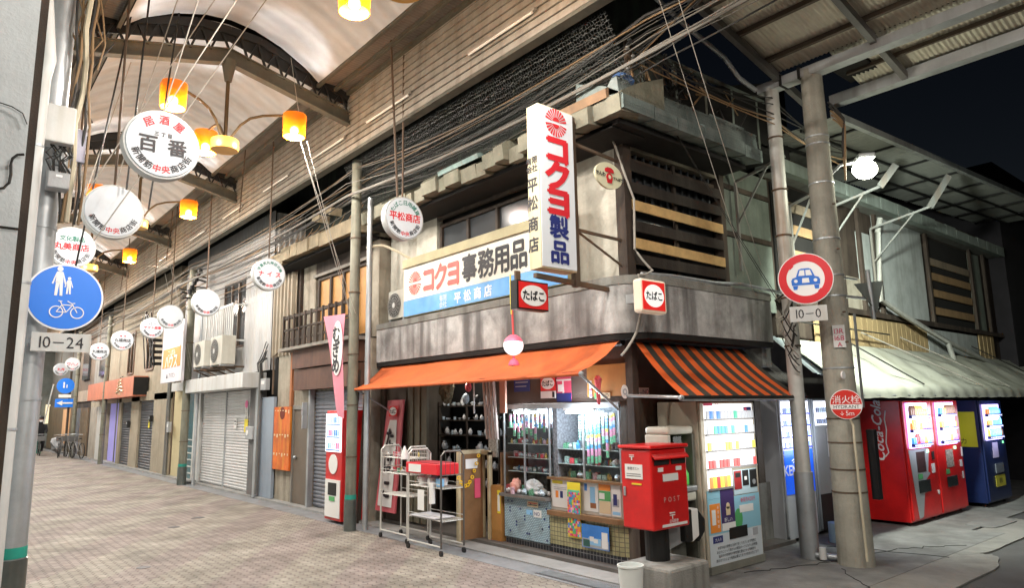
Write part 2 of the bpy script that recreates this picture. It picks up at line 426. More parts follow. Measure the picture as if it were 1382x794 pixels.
# ================================================================== ARCADE ROOF
# lap-board fascia on both sides of the arcade
lapm = mat('silver_painted_lap_boards', (.36,.335,.29), .5, .15, streak=.35, dirt=(.13,.10,.07), var=.3, bump=.5, bscale=25)
def fascia(x, sgn, y0, y1, z0, z1, n, label):
    t = thing('fascia_wall', label, 'fascia', (x,(y0+y1)/2,z0))
    mb = MB(); h = (z1-z0)/n
    for i in range(n):
        z = z0+i*h
        mb.extr([(x+sgn*.004,y0,z+.011),(x-sgn*.020,y0,z+.011),(x-sgn*.002,y0,z+h),(x+sgn*.004,y0,z+h)], (0,y1-y0,0))
    mb.build('lap_boards', lapm, t)
    MB().box(*sorted((x+.005*sgn, x+.03*sgn)), y0, y1, z0+.002, z1).build('gap_shadow_backing', dark_void, t)  # near-black strip behind the boards paints a shadow line into each gap
    B(*sorted((x-.03*sgn, x+.10*sgn)), y0, y1, z0-.05, z0-.002).build('bottom_rail', truss_m, t)
    return t
fascia(4.9, 1, -9, 52, 5.93, 7.0, 10, 'long silver lap-board fascia wall high above the shop fronts on the right side of the arcade')
fascia(.95, -1, -9, 52, 6.2, 7.0, 8, 'lap-board fascia wall along the top of the left side of the arcade')
# ceiling vault
cm = mat('white_fabric_ceiling_panels', (.53,.56,.60), .7, var=.2, scale=1.2, grime=.3, sscale=(1,1,1), dirt=(.38,.33,.28), bump=0)
wave_bump(cm, .62, 'Y', .10, .9)
t = thing('arcade_ceiling', 'white fabric vaulted ceiling panels above the trusses along the whole arcade', 'ceiling', (2.95,20,6.9))
prof = [(4.35,6.93),(4.1,7.12),(3.7,7.34),(3.3,7.47),(2.95,7.51),(2.6,7.47),(2.2,7.34),(1.8,7.12),(1.58,6.93)]
ys = [-9, -5.9, -.6, 4.55, 9.9, 15.25, 20.6, 25.95, 31.3, 36.6, 42, 47, 52]
for a, b in zip(ys, ys[1:]):
    mb = MB(); n = 14; rows = []
    for j in range(n+1):
        f = j/n; y = a+.06+(b-a-.12)*f; dz = -.05*math.sin(PI*f)+.012*math.sin(j*2.4+a)
        rows.append([(x, y, z+dz*(1 if 0 < i < len(prof)-1 else .2)) for i, (x, z) in enumerate(prof)])
    vs = [q for r_ in rows for q in r_]; k = len(prof)
    mb._a(vs, [(j*k+i, j*k+i+1, (j+1)*k+i+1, (j+1)*k+i) for j in range(n) for i in range(k-1)])
    mb.build('ceiling_panel', cm, t, smooth=True)
for s, x0, x1 in ((1, 4.35, 4.9), (-1, .95, 1.58)):
    B(x0+.02, x1-.02, -9, 52, 7.0, 7.03).build('vent_soffit', mat('ribbed_vent_soffit', (.17,.15,.13), .7, var=.3), t)
    for q in (x0, (x0+x1)/2, x1-.05):
        B(q-.025, q+.025, -9, 52, 6.9, 6.96).build('edge_rail', truss_m, t)
B(.9, 5.0, -9, 52, 7.62, 7.66).build('roof_deck', dark_void, t)
wave_bump(MC['ribbed_vent_soffit'], 5, 'Y', .01, .6)
# trusses
def truss(y, label):
    t = thing('roof_truss', label, 'roof truss', (2.97,y,6.43), group='steel trusses across the arcade')
    for s in (-1, 1):
        xe = 2.97+s*1.93
        mb = MB()
        P = [(2.97,y,6.86),(xe,y,6.40),(xe,y,6.60),(2.97,y,7.08)]
        mb.extr([(a,b-.012,c) for a,b,c in P], (0,.024,0))
        mb.bar((2.97,y,6.86),(xe,y,6.40),.13,.016); mb.bar((2.97,y,7.08),(xe,y,6.60),.11,.014)
        mb.build('bottom_chord', truss_m, t)
        mb = MB(); top = [(2.97,7.38),(2.97+s*.45,7.36),(2.97+s*1.2,7.12),(2.97+s*1.9,6.86)]
        for a, b in zip(top, top[1:]): mb.bar((a[0],y,a[1]), (b[0],y,b[1]), .05, .12)
        mb.build('top_chord', black_steel, t)
        mb = MB()
        for i in range(7):
            f = i/7; x = 2.97+s*1.9*f; zb = 7.06-.47*f; f2 = (i+.5)/7; x2 = 2.97+s*1.9*f2
            zt = 7.38-.52*f2**1.3; mb.bar((x,y,zb),(x2,y,zt),.03); x3 = 2.97+s*1.9*(i+1)/7; mb.bar((x2,y,zt),(x3,y,7.06-.47*(i+1)/7),.03)
        mb.build('lattice', black_steel, t)
        MB().extr([(2.97,y+.02,7.22),(2.97+s*1.9,y+.02,6.72),(2.97+s*1.9,y+.02,6.90),(2.97+s*1.2,y+.02,7.16),(2.97+s*.45,y+.02,7.40),(2.97,y+.02,7.42)], (0,.02,0)).build('lattice_dark_backing', black_steel, t)  # dark plate added behind the lattice to fill its openings with black
    return t
TL = {47:'roof truss right at the closed end of the arcade', 9.9:'nearest roof truss in view, spanning above the amber lamp cluster', 15.25:'second roof truss, behind the first lamp cluster', 20.6:'third roof truss, behind the blank round sign',
      25.95:'fourth roof truss, above the third lamp cluster', 31.3:'fifth roof truss deep in the arcade', 36.6:'sixth roof truss deep in the arcade', 42:'last roof truss at the far end'}
t0 = truss(9.9, TL[9.9])
for y in ys[1:-1]:
    if y == 9.9: continue
    c = copy_tree(t0); c.location.y = y
    c['label'] = TL.get(y, 'roof truss over the street crossing beside the viewer' if y > 0 else 'roof truss behind the viewer')

# chandeliers
amber = bpy.data.materials.new('amber_plastic_shade'); amber.use_nodes = True
nt = amber.node_tree; L = nt.links; p = nt.nodes['Principled BSDF']
p.inputs['Base Color'].default_value = (.75,.26,.01,1); p.inputs['Roughness'].default_value = .35
p.inputs['Emission Color'].default_value = (1,.27,.0,1); p.inputs['Emission Strength'].default_value = .15*LK
tr = _n(nt, 'ShaderNodeBsdfTransparent'); tr.inputs[0].default_value = (1,.84,.66,1)
mx = _n(nt, 'ShaderNodeMixShader'); mx.inputs[0].default_value = .42
L.new(p.outputs[0], mx.inputs[1]); L.new(tr.outputs[0], mx.inputs[2]); L.new(mx.outputs[0], nt.nodes['Material Output'].inputs[0])
bulb = emis('lit_lamp_bulb', (1,.86,.62), 30*LK)
brass = mat('aged_brass_tube', (.12,.08,.04), .45, .6, var=.3, bump=0)
WARM = (1,.94,.86)
def chandelier(y, label, pw):
    t = thing('chandelier', label, 'hanging lamp', (2.97,y,5.5), group='amber lamp clusters hanging along the arcade')
    z = 5.52
    MB().cyl((2.97,y,5.7), (2.97,y,6.62), .028).build('stem', brass, t, smooth=True)
    MB().cyl((2.97,y,6.58), (2.97,y,6.9), .05, .11).build('ceiling_cup', truss_m, t, smooth=True)
    MB().lathe((2.97,y,z), [(.05,0),(.185,.005),(.19,.02),(.19,.15),(.18,.165),(.03,.17)], 24).build('hub', mat('dull_amber_hub', (.5,.27,.05), .4, var=.2, bump=0, emit=(1,.4,.05), es=.06*LK), t, smooth=True)
    for k, a in enumerate((90, 210, 330)):
        dx, dy = math.cos(R(a)), math.sin(R(a))
        ar = MB().path([(2.97+dx*q, y+dy*q, zz) for q, zz in ((.05,5.66),(.10,5.76),(.2,5.92),(.33,6.03),(.5,6.08),(.72,6.10),(.93,6.10))], .02, 8).build('arm', brass, t, smooth=True)
        cx, cy_ = 2.97+dx*.95, y+dy*.95
        sh = MB().lathe((cx,cy_,5.78), [(.155,0),(.168,.31),(.165,.335),(.155,.335),(.158,.31),(.148,0),(.155,0)], 28)
        sh.f = sh.f[:-2]
        sh.f = [f for f in sh.f if len(f) == 4]; so = sh.build('lamp_shade', amber, t, smooth=True)
        MB().sphere((cx,cy_,5.88), .062, 14).build('bulb', bulb, so, smooth=True)
        lamp('lamp_light', (cx,cy_,5.80), pw, WARM, so, .07)
    return t
CL = {5.0:'amber lamp cluster nearest the viewer, cut by the top of the picture', 9.9:'amber three-lamp cluster above the round sign with red and black lettering', 15.25:'amber lamp cluster just right of the blank round sign',
      20.6:'third amber lamp cluster down the arcade, above the blue pedestrian sign', 25.95:'fourth amber lamp cluster, partly hidden by the blue pedestrian sign', 31.3:'fifth amber lamp cluster down the arcade', 36.6:'sixth tiny amber lamp cluster deep in the arcade', 42:'seventh tiny amber lamp cluster, added to brighten the far end', 47.3:'farthest amber lamp cluster, added to light the end building', -.6:'amber lamp cluster over the viewer', -5.9:'amber lamp cluster behind the viewer'}
first = chandelier(9.9, CL[9.9], 1)
for y in (5.0, 15.25, 20.6, 25.95, 31.3, 36.6, 42, 47.3, -.6, -5.9):  # the two farthest clusters are added to brighten the dark end
    c = copy_tree(first); c.location.y = y; c['label'] = CL[y]
for d in bpy.data.lights: d.energy = 340*LK
# tones

# unlit fluorescent tubes on the fascia with their cable
tubem = flat('milky_fluorescent_tube', (.75,.72,.66), .3)
first = None
for y, lab in ((5.95,'rightmost long white fluorescent tube on the silver fascia'),(8.6,'white fluorescent tube on the fascia right of the long hanging sign rod'),(10.6,'white fluorescent tube on the fascia right of the amber lamp shade'),
          (12.9,'white fluorescent tube on the fascia beside the nearest truss end'),(15.4,'white fluorescent tube on the fascia past the second truss'),(18.0,'small far fluorescent tube on the fascia'),(21.0,'smallest farthest fluorescent tube on the fascia')):
    if not first:
        first = thing('fluorescent_tube', lab, 'tube lamp', (4.86,y,6.2), group='tube lamps on the arcade fascia')
        MB().box(4.84,4.88,y-.64,y+.64,6.215,6.25).build('fitting', mat('grey_lamp_fitting', (.3,.28,.25), .5), first)
        MB().cyl((4.845,y-.6,6.2),(4.845,y+.6,6.2),.017,n=10).build('tube', tubem, first, smooth=True)
    else:
        c = copy_tree(first); c.location.y = y; c['label'] = lab

# round hanging signs
sign_white = mat('white_sign_face', (.52,.56,.60), .35, var=.12, scale=3, bump=0, emit=(.8,.9,1), es=.03*LK)
sign_rim = mat('grey_sign_rim', (.42,.43,.42), .45, .2, var=.25, bump=0)
def round_sign(c, r, label, lines, pipe_top=7.0, arc_text=True, dy=.0, pipex=0):
    c = V(c); t = thing('round_hanging_sign', label, 'hanging sign', c, group='round signs hanging along the arcade')
    MB().cyl(c+V((0,-.06,0)), c+V((0,.06,0)), r, n=40).build('sign_body', sign_rim, t, smooth=True)
    MB().cyl(c+V((0,-.072,0)), c+V((0,-.061,0)), r*.93, r*.95, n=40).build('sign_face', sign_white, t)
    if pipe_top: MB().cyl(c+V((pipex,0,r-.01)), (c.x+pipex*.6,c.y,pipe_top), .014, n=8).build('hanging_rod', rusty, t)
    rt, up = AX['-Y']; q = c+V((0,-.075,0))
    if arc_text:
        mb = MB(); mr = MB(); s = '新開筋中央商店街'
        for i, ch in enumerate(s):
            a = 207+(333-207)*i/7
            (arctext)(mr if ch in '中央' else mb, ch, q, rt, up, r*.74, a, a, r*.22, bold=.022, inward=True)
        mb.build('lower_lettering', black_ink, t); mr.build('middle_lettering', red_ink, t)
    for (s, x, z, size, ink, kind) in lines:
        mb = MB()
        if kind == 'arc': arctext(mb, s, q, rt, up, r*.72, 90+z, 90-z, size*r, bold=.022)
        else: text(mb, s, q+V((x*r,0,z*r)), '-Y', size*r, bold=.028, space=1.0 if kind == 0 else kind)
        mb.build('lettering', ink, t)
    return t
round_sign((1.424,6.585,4.186), .315, 'large round sign with red top characters and big black brush characters, nearest on the left', [('居酒屋',0,34,.27,red_ink,'arc'),('三丁目',0,.28,.13,black_ink,1.3),('百番',0,-.04,.50,black_ink,1.5)], pipe_top=0)
round_sign((1.432,8.679,4.06), .305, 'large blank round sign with only a rim of small characters, beside the left pole', [])
round_sign((1.427,11.612,4.209), .30, 'round sign with green and red characters right above the blue pedestrian sign', [('文化製品',0,.42,.26,green_ink,0),('丸美商店',0,.02,.36,red_ink,0)])
round_sign((4.893,8.201,4.445), .305, 'round sign with big red characters left of the blue and white office supply board', [('たばこ日用雑貨',0,62,.24,green_ink,'arc'),('平松商店',0,.05,.40,red_ink,0)])
round_sign((4.647,12.528,4.32), .30, 'round sign with three red katakana before the tiled eave', [('宇喜気丸神田北峰',0,66,.2,green_ink,'arc'),('ナイス',0,0,.34,red_ink,1.5)])
round_sign((4.586,16.026,4.239), .30, 'blank round sign in front of the white corrugated house', [])
round_sign((4.447,18.379,4.18), .29, 'blank round sign directly above the hanging white and orange banner', [])
round_sign((4.692,21.287,4.211), .29, 'round sign partly hidden behind the blank one above the banner', [('バー',0,.35,.28,black_ink,1.5),('ヤマト商事',0,0,.3,red_ink,0)])
round_sign((4.234,22.644,3.953), .29, 'round sign with black characters left of the banner', [('精肉',0,.42,.2,red_ink,1.8),('丸福商店',0,0,.36,black_ink,0)])
round_sign((4.379,26.965,3.955), .30, 'small far round sign with black characters over the orange board', [('精肉',0,.42,.2,red_ink,1.8),('丸福商店',0,0,.36,black_ink,0)])
round_sign((4.968,36.797,4.135), .30, 'tiny far round sign with a red word', [('ワハノ',0,0,.5,red_ink,0)])
round_sign((5.153,41.816,4.178), .32, 'farthest tiny brownish round sign', [('丸井',0,0,.5,red_ink,0)])
round_sign((1.43,17.3,4.35), .30, 'round sign peeking out between the white pipe and the left pole', [('本',0,0,.5,navy_ink,0)])

# ropes and stay wires in the arcade
def cable(pts, r, m, label, group, name='cable', cat='cable', sag=0):
    P = [V(p) for p in pts]
    if sag:
        a, b = P[0], P[-1]; P = [a.lerp(b, i/12)-V((0,0,sag*4*(i/12)*(1-i/12))) for i in range(13)]
    return tag(MB().path(P, r, 6).build(name, m), label, cat, group)
G1 = 'white stay ropes holding the round signs'
for a, b in (((1.42,6.58,4.5),(1.9,6.2,7.2)),((1.42,6.58,4.5),(2.55,6.3,7.1)),((1.43,8.68,4.36),(2.0,8.5,7.2)),((1.1,8.6,4.1),(2.4,7.9,7.1)),((1.43,11.6,4.5),(1.9,11,7.0)),((1.2,8.2,3.6),(2.9,7.6,7.1))):
    cable([a,b], .006, rope_w, 'pale twisted rope rising steeply from the round signs near the left pole to the ceiling', G1, 'rope', 'rope')
for k, (a, b) in enumerate((((3.92,9.5,5.78),(5.1,10.1,3.3)),((3.97,9.6,5.78),(5.15,10.05,3.35)),((4.0,9.45,5.78),(5.12,10.1,3.25)),((3.85,9.8,7.2),(3.9,9.5,6.1)),
        ((4.4,18.6,5.6),(5.3,19.4,3.0)),((4.5,18.7,5.5),(5.3,19.6,2.9)),((4.45,19.2,5.4),(5.35,19.9,2.7)),((4.4,21,5.9),(4.45,18.9,5.5)))):
    cable([a,b], .0045, rope_w, 'pair of thin white wires slanting down to the steel post by the pink flag' if k < 4 else 'thin white wire slanting down in front of the white and orange banner', 'slanting white wires '+('near' if k < 4 else 'far'), 'wire', 'wire')
for k, (x, y, x2) in enumerate(((1.20,9.6,1.62),(1.52,8.5,1.62),(1.9,9.2,2.1))):
    cable([(x,y,3.2 if k == 0 else 4.3),(x2,y,7.0)], .011, black_steel, 'dark rusty hanger rod dropping from the ceiling near the left pole', 'dark hanger rods by the left pole', 'hanger_rod', 'rod')
# ================================================================== LEFT SIDE
wl = mat('pale_blue_white_wall', (.55,.60,.62), .7, streak=.3, dirt=(.4,.42,.42), var=.15, bump=.15)
t = thing('plain_white_building', 'pale plain wall of the building at the left edge of the picture', 'building', (-1.5,6.5,0))
B(-4, .37, 5.5, 40, 0, 6.15).build('wall', wl, t)
B(-4, .372, 5.494, 5.4995, 3.02, 3.035).build('wall_joint', dark_void, t)
B(.371, .42, 5.52, 5.62, 0, 6.2).build('corner_trim', dark_wood, t)
t = thing('electric_socket', 'small black electric box with looping cable on the pale left wall', 'electric box', (.19,5.46,3.45))
MB().box(.155,.225,5.43,5.498,3.40,3.53).build('casing', flat('black_box', (.03,.03,.03)), t, bevel=.004)
MB().path([(.19,5.45,3.40),(.192,5.46,3.34),(.21,5.46,3.29),(.24,5.46,3.27),(.27,5.46,3.28),(.295,5.46,3.32),(.30,5.46,3.38),(.295,5.46,3.44),(.30,5.46,3.49),(.325,5.46,3.52),(.36,5.46,3.53)], .009, 6).build('cable', cable_m, t)
MB().path([(.0,5.48,3.98),(.12,5.48,3.90),(.2,5.48,3.86),(.27,5.48,3.85),(.33,5.48,3.82),(.36,5.48,3.75)], .004, 6).build('wire', cable_m, t)
# steel arcade post at left
t = thing('steel_arcade_post', 'thick galvanised arcade post at left carrying the blue pedestrian sign', 'post', (.68,7.5,0))
MB().cyl((.68,7.5,.62), (.68,7.5,6.5), .115, n=24).build('pole', galv, t, smooth=True)
MB().cyl((.68,7.5,0), (.68,7.5,.62), .128, n=24).build('sleeve', mat('dull_dark_steel', (.17,.19,.18), .35, .7, streak=.3, var=.3, bump=.05), t, smooth=True)
teal = mat('flaking_teal_tape', (.02,.30,.23), .5, var=.3, bump=0)
MB().cyl((.68,7.5,.63), (.68,7.5,.72), .119, n=24).build('teal_band', teal, t, smooth=True)
for z in (1.95, 2.62, 3.5): MB().cyl((.68,7.5,z), (.68,7.5,z+.03), .122, n=24).build('clamp_band', galv, t, smooth=True)
t = thing('white_drain_pipe', 'white plastic drain pipe running up beside the thick left post', 'pipe', (.53,7.0,0))
MB().path([(.53,7.0,0),(.535,7.0,4.35),(.54,7.0,4.75),(.56,6.95,4.9),(.50,7.0,5.5),(.5,7.0,6.6)], .062, 16).build('pipe', white_paint, t, smooth=True)
for z in (1.7, 2.9, 4.1): MB().cyl((.533,7.0,z),(.533,7.0,z+.02),.067,n=16).build('pipe_clip', galv, t, smooth=True)
t = thing('junction_box', 'large white square junction box at the top of the left post', 'electric box', (.68,7.2,4.3))
MB().box(.535,.825,7.1,7.30,4.22,4.57).build('casing', white_paint, t, bevel=.012)
t = thing('junction_box', 'small grey junction box below the large white one on the left post', 'electric box', (.75,7.25,3.85))
MB().box(.66,.83,7.2,7.36,3.83,4.03).build('casing', mat('grey_enamel', (.35,.36,.37), .5, var=.15), t, bevel=.008)
MB().box(.72,.77,7.196,7.2,3.93,3.95).build('label_plate', white_ink, t)
t = thing('junction_box', 'narrow lilac grey box behind the large white junction box', 'electric box', (.9,7.4,4.35))
MB().box(.85,.95,7.35,7.5,4.15,4.47).build('casing', mat('lilac_enamel', (.36,.36,.45), .5, var=.2), t, bevel=.008)
t = thing('cable_connector', 'jumble of black connectors between the two boxes on the left post', 'connector', (.75,7.3,4.12))
MB().cyl((.76,7.26,4.05),(.76,7.26,4.18),.05,n=14).build('cap', galv, t)
mb = MB(); rnd = random.Random(5)
for i in range(9):
    a = rnd.uniform(0,6.28); x = .72+rnd.uniform(-.08,.1)
    mb.path([(x,7.2,4.22),(x+.06*math.cos(a),7.14,4.12),(x+.05*math.sin(a),7.16,4.06),(x+.02,7.2,3.98)], .008, 5)
mb.build('wiring', cable_m, t)
for k in range(5):
    rnd = random.Random(30+k); x = .80+.035*k
    pts = [(x+rnd.uniform(-.03,.03), 7.35+rnd.uniform(-.04,.04), 3.55+i*.32) for i in range(11)]
    cable(pts, .012+.012*(k == 2), [cable_m,cable_b,mat('cream_conduit',(.5,.45,.33),.6,var=.2,bump=0),cable_m,cable_b][k], 'one of the tangled cables climbing the left post above the boxes', 'cables climbing the left post')
rnd = random.Random(11)
for k in range(9):
    x = .86+rnd.uniform(-.1,.18); z = 4.5+rnd.uniform(0,1.2); a = rnd.uniform(-.15,.15)
    cable([(x,7.4,z),(x+a,7.36,z+.25),(x+a*.3,7.4,z+.55),(x-a,7.45,z+.9)], .008, rnd.choice([cable_m,cable_b,cable_b]), 'one of the tangled cables climbing the left post above the boxes', 'cables climbing the left post')
# blue pedestrian and bicycle sign
blue = flat('blue_sign_face', (.01,.17,.72), .35)
t = thing('pedestrian_bicycle_sign', 'big blue round sign with white adult, child and bicycle on the left post', 'road sign', (.92,7.3,2.9))
c = V((.885,7.30,2.86)); rt, up = AX['-Y']
MB().cyl(c, c+V((0,.012,0)), .30, n=48).build('white_border', white_ink, t)
MB().cyl(c+V((0,-.003,0)), c+V((0,-.0005,0)), .285, n=48).build('blue_face', blue, t)
def pict(mb, pts, y=-.006, sc=1, off=(0,0)):
    P = [c+V((off[0]+x*sc, y, off[1]+z*sc)) for x, z in pts]
    mb.extr(P, (0,.002,0))
mb = MB(); rw = MB()
def man(mb, ox, oz, k):
    mb.cyl(c+V((ox,-.006,oz+.245*k)), c+V((ox,-.004,oz+.245*k)), .027*k, n=16)
    pict(mb, [(-.028,.215),(.028,.215),(.034,.10),(-.034,.10)], sc=k, off=(ox,oz))
    pict(mb, [(-.030,.105),(.002,.105),(-.012,-.04),(-.036,-.04)], sc=k, off=(ox,oz))
    pict(mb, [(.000,.105),(.032,.105),(.036,-.04),(.012,-.04)], sc=k, off=(ox,oz), y=-.0065)
    pict(mb, [(-.030,.21),(-.030,.17),(-.052,.08),(-.066,.085)], sc=k, off=(ox,oz), y=-.0055)
    pict(mb, [(.030,.21),(.030,.17),(.052,.08),(.066,.085)], sc=k, off=(ox,oz), y=-.0055)
man(mb, -.055, .045, .85); man(mb, .02, .05, .50)
for wx in (-.06, .10): mb.ring(c+V((wx,-.006,-.135)), (0,-1,0), .046, .054, .002)
for a, b in (((-.06,-.135),(-.02,-.07)),((-.02,-.07),(.06,-.07)),((.06,-.07),(.015,-.135)),((.015,-.135),(-.02,-.07)),((-.06,-.135),(.015,-.135)),((.1,-.135),(.055,-.055)),((-.02,-.07),(-.035,-.04)),((-.05,-.035),(-.02,-.04)),((.055,-.055),(.02,-.035)),((.055,-.055),(.08,-.05))):
    mb.bar(c+V((a[0],-.0065,a[1])), c+V((b[0],-.0065,b[1])), .003, .007)
mb.build('pictogram', white_ink, t)
MB().box(.72,1.10,7.31,7.33,2.80,2.84).build('bracket', galv, t)
t = thing('time_plate', 'white plate reading 10-24 below the blue round sign', 'road sign', (.905,7.3,2.44))
MB().box(.66,1.115,7.30,7.31,2.37,2.535).build('plate', white_paint, t, bevel=.003)
text(MB(), '10－24', (.888,7.2965,2.452), '-Y', .115, sx=.92).build('lettering', black_ink, t)

# ================================================================== POSTS ON THE RIGHT OF THE ARCADE
def post(x, y, r, top, label, m, name='steel_post', sleeve=True):
    t = thing(name, label, 'post', (x,y,0))
    MB().cyl((x,y,.46 if sleeve else 0), (x,y,top), r, r*.93, n=20).build('pole', m, t, smooth=True)
    if sleeve:
        MB().cyl((x,y,0), (x,y,.46), r*1.15, n=20).build('sleeve', MC['dull_dark_steel'], t, smooth=True)
        MB().cyl((x,y,.47), (x,y,.54), r*1.06, n=20).build('teal_band', teal, t, smooth=True)
    for z in (1.1,1.9,2.7,3.7,4.6):
        if z < top: MB().cyl((x,y,z),(x,y,z+.02),r*1.08,n=20).build('strap', rusty, t, smooth=True)
    return t
oldpost = mat('mottled_green_grey_post', (.17,.17,.13), .7, .2, streak=.5, dirt=(.35,.33,.27), grime=.3, var=.4, bump=.2)
post(5.2, 10.19, .085, 5.95, 'green grey steel post between the pink flag and the orange awning', oldpost)
t = thing('thin_pipe', 'thin grey pipe standing just right of the post by the orange awning', 'pipe', (5.38,10.1,0))
MB().cyl((5.38,10.05,0),(5.38,10.05,5.3),.042,n=12).build('pipe', galv, t, smooth=True)
post(5.33, 19.9, .10, 5.7, 'far steel post with teal band beside the white roller shutters', oldpost)
t = thing('thin_pipe', 'thin grey pipe beside the far steel post by the white shutters', 'pipe', (5.5,19.6,0))
MB().cyl((5.5,19.5,0),(5.5,19.5,4.6),.04,n=12).build('pipe', galv, t, smooth=True)
post(5.35, 31.0, .09, 5.7, 'thin dark post at the orange board deep in the arcade', oldpost, sleeve=False)
post(5.3, 37.5, .09, 5.7, 'farthest thin dark post near the parked bicycles', oldpost, sleeve=False)
# street poles
t = thing('galvanised_street_pole', 'slim galvanised pole with rusty streaks right of the striped awning', 'pole', (8.18,4.39,0))
MB().cyl((8.18,4.39,0), (8.18,4.39,1.0), .108, n=24).build('sleeve', MC['dull_dark_steel'] if 0 else galv, t, smooth=True)
MB().cyl((8.18,4.39,1.0), (8.18,4.39,5.9), .09, .085, n=24).build('pole', mat('rust_streaked_white_pole', (.50,.50,.47), .5, .2, streak=.8, dirt=(.26,.16,.08), var=.3, bump=.05), t, smooth=True)
for z in (2.5,3.1,3.9,4.5,5.2): MB().cyl((8.18,4.39,z),(8.18,4.39,z+.02),.099,n=20).build('clamp_band', rusty, t, smooth=True)
MB().cyl((8.12,4.2,.03),(8.12,4.2,.16),.04,n=12).build('conduit_stub', white_paint, t)
t = thing('foot_rail', 'short steel bar lying between the galvanised pole and the concrete pole', 'pipe', (8.2,4.1,.05))
MB().cyl((8.15,4.3,.06),(8.28,3.75,.05),.035,n=10).build('bar', galv, t, smooth=True)
cp = mat('weathered_concrete_pole', (.33,.32,.27), .85, streak=.45, dirt=(.11,.10,.085), grime=.25, var=.3, bump=.4, bscale=70)
t = thing('concrete_utility_pole', 'thick weathered concrete utility pole carrying the streetlight', 'utility pole', (8.22,3.87,0))
MB().cyl((8.22,3.87,0), (8.22,3.87,5.95), .195, .125, n=32).build('pole', cp, t, smooth=True)
rad = lambda z: .195-.070*z/5.95
for z in (1.35,1.62,1.05,.80,2.2,3.05,3.3,3.75,4.45,4.95,5.05):
    MB().cyl((8.22,3.87,z),(8.22,3.87,z+.018),rad(z)+.006,n=28).build('steel_band', MC['galvanised_steel'] if z > 2 else rusty, t, smooth=True)
for z in (2.85,3.6,2.5,4.15): 
    MB().cyl((8.1,3.70,z),(8.1,3.67,z),.012,n=8).build('step_bolt', rusty, t)
MB().path([(8.03,3.66,.1),(8.02,3.67,1.4),(8.05,3.68,1.55),(8.03,3.7,1.62)], .014, 8).build('cable_sheath', mat('cream_conduit',(.5,.45,.33)), t)
MB().box(8.35,8.38,3.68,3.70,1.75,2.85).build('conduit_strip', galv, t)
MB().box(8.36,8.45,3.60,3.69,.72,1.5).build('guard_board', flat('black_guard', (.01,.01,.012)), t, bevel=.01)
MB().cyl((8.02,3.735,2.12),(8.02,3.72,2.12),.045,n=18).build('round_sticker', white_ink, t)
t = thing('pole_number_plate', 'small white plate with red characters on the concrete pole', 'plate', (8.2,3.66,2.55))
MB().box(8.18,8.31,3.685,3.70,2.44,2.70).build('plate', white_paint, t)
mb = MB(); text(mb, '13R', (8.245,3.682,2.63), '-Y', .07); text(mb, '168', (8.245,3.682,2.55), '-Y', .07); text(mb, 'A', (8.245,3.682,2.475), '-Y', .06); mb.build('lettering', flat('crimson_lettering', (.45,.02,.08)), t); TURN(t, (8.22,3.87), -60)
t = thing('hydrant_sign', 'round red and white hydrant sign wrapped on the concrete pole', 'sign', (8.27,3.65,1.8))
c = V((8.25,3.675,1.79)); MB().cyl(c, c+V((0,.01,0)), .17, n=40).build('rim', white_ink, t)
MB().cyl(c+V((0,-.004,0)), c+V((0,-.001,0)), .162, n=40).build('red_face', flat('hydrant_red', (.62,.03,.02), .4), t)
MB().box(c.x-.16,c.x+.16,c.y-.007,c.y-.005,c.z-.055,c.z+.0).build('white_strip', white_ink, t)
text(MB(), '消火栓', c+V((0,-.0075,.055)), '-Y', .095).build('lettering', white_ink, t)
mb = MB(); text(mb, 'HYDRANT', c+V((0,-.009,-.027)), '-Y', .045); mb.build('small_lettering', black_ink, t)
text(MB(), '↓5m', c+V((0,-.0075,-.10)), '-Y', .06).build('arrow_lettering', white_ink, t); TURN(t, (8.22,3.87), -60)
# no-cars sign
t = thing('no_cars_sign', 'red ringed white road sign with blue car on the galvanised pole', 'road sign', (8.07,4.2,3.4))
c = V((8.38,3.77,3.24)); face = (V((1,0,0)), V((0,0,1)))
MB().cyl(c, c+V((0,.012,0)), .30, n=48).build('white_back', white_ink, t)
MB().ring(c+V((0,-.001,0)), (0,-1,0), .205, .29, .004, 48).build('red_ring', flat('sign_red', (.62,.02,.03), .35), t)
mb = MB()
def P2(pts, y=-.004): mb.extr([c+V((x,y,z)) for x, z in pts], (0,.002,0))
P2([(-.15,-.075),(.15,-.075),(.155,-.02),(.14,.01),(.09,.025),(-.09,.025),(-.14,.01),(-.155,-.02)])
P2([(-.10,.025),(.10,.025),(.07,.105),(.04,.12),(-.04,.12),(-.07,.105)], -.0045)
for s in (-1,1): P2([(s*.085,-.08),(s*.14,-.08),(s*.135,-.125),(s*.095,-.125)], -.0035)
mb.build('car_pictogram', flat('sign_blue', (.02,.15,.6), .4), t)
mb = MB()
P2([(-.075,.035),(-.006,.035),(-.006,.10),(-.055,.10)], -.0062); P2([(.075,.035),(.006,.035),(.006,.10),(.055,.10)], -.0062)
P2([(-.04,-.05),(.04,-.05),(.035,.005),(-.035,.005)], -.0062)
for s in (-1,1): mb.cyl(c+V((s*.105,-.006,-.025)), c+V((s*.105,-.0045,-.025)), .02, n=14)
mb.build('pictogram_windows', white_ink, t)
mb = MB(); P2([(-.20,.16),(-.16,.20),(-.115,.155),(-.155,.115)], -.007); P2([(.20,-.16),(.16,-.20),(.12,-.155),(.155,-.12)], -.007)
mb.build('slash', MC['sign_red'], t)
MB().box(8.15,8.45,3.785,3.80,3.26,3.30).box(8.16,8.19,3.8,4.35,3.26,3.30).build('bracket', galv, t); TURN(t, (8.18,4.39), -62)
t = thing('time_plate', 'white plate reading 10-0 below the no-cars sign', 'road sign', (8.05,4.2,2.98))
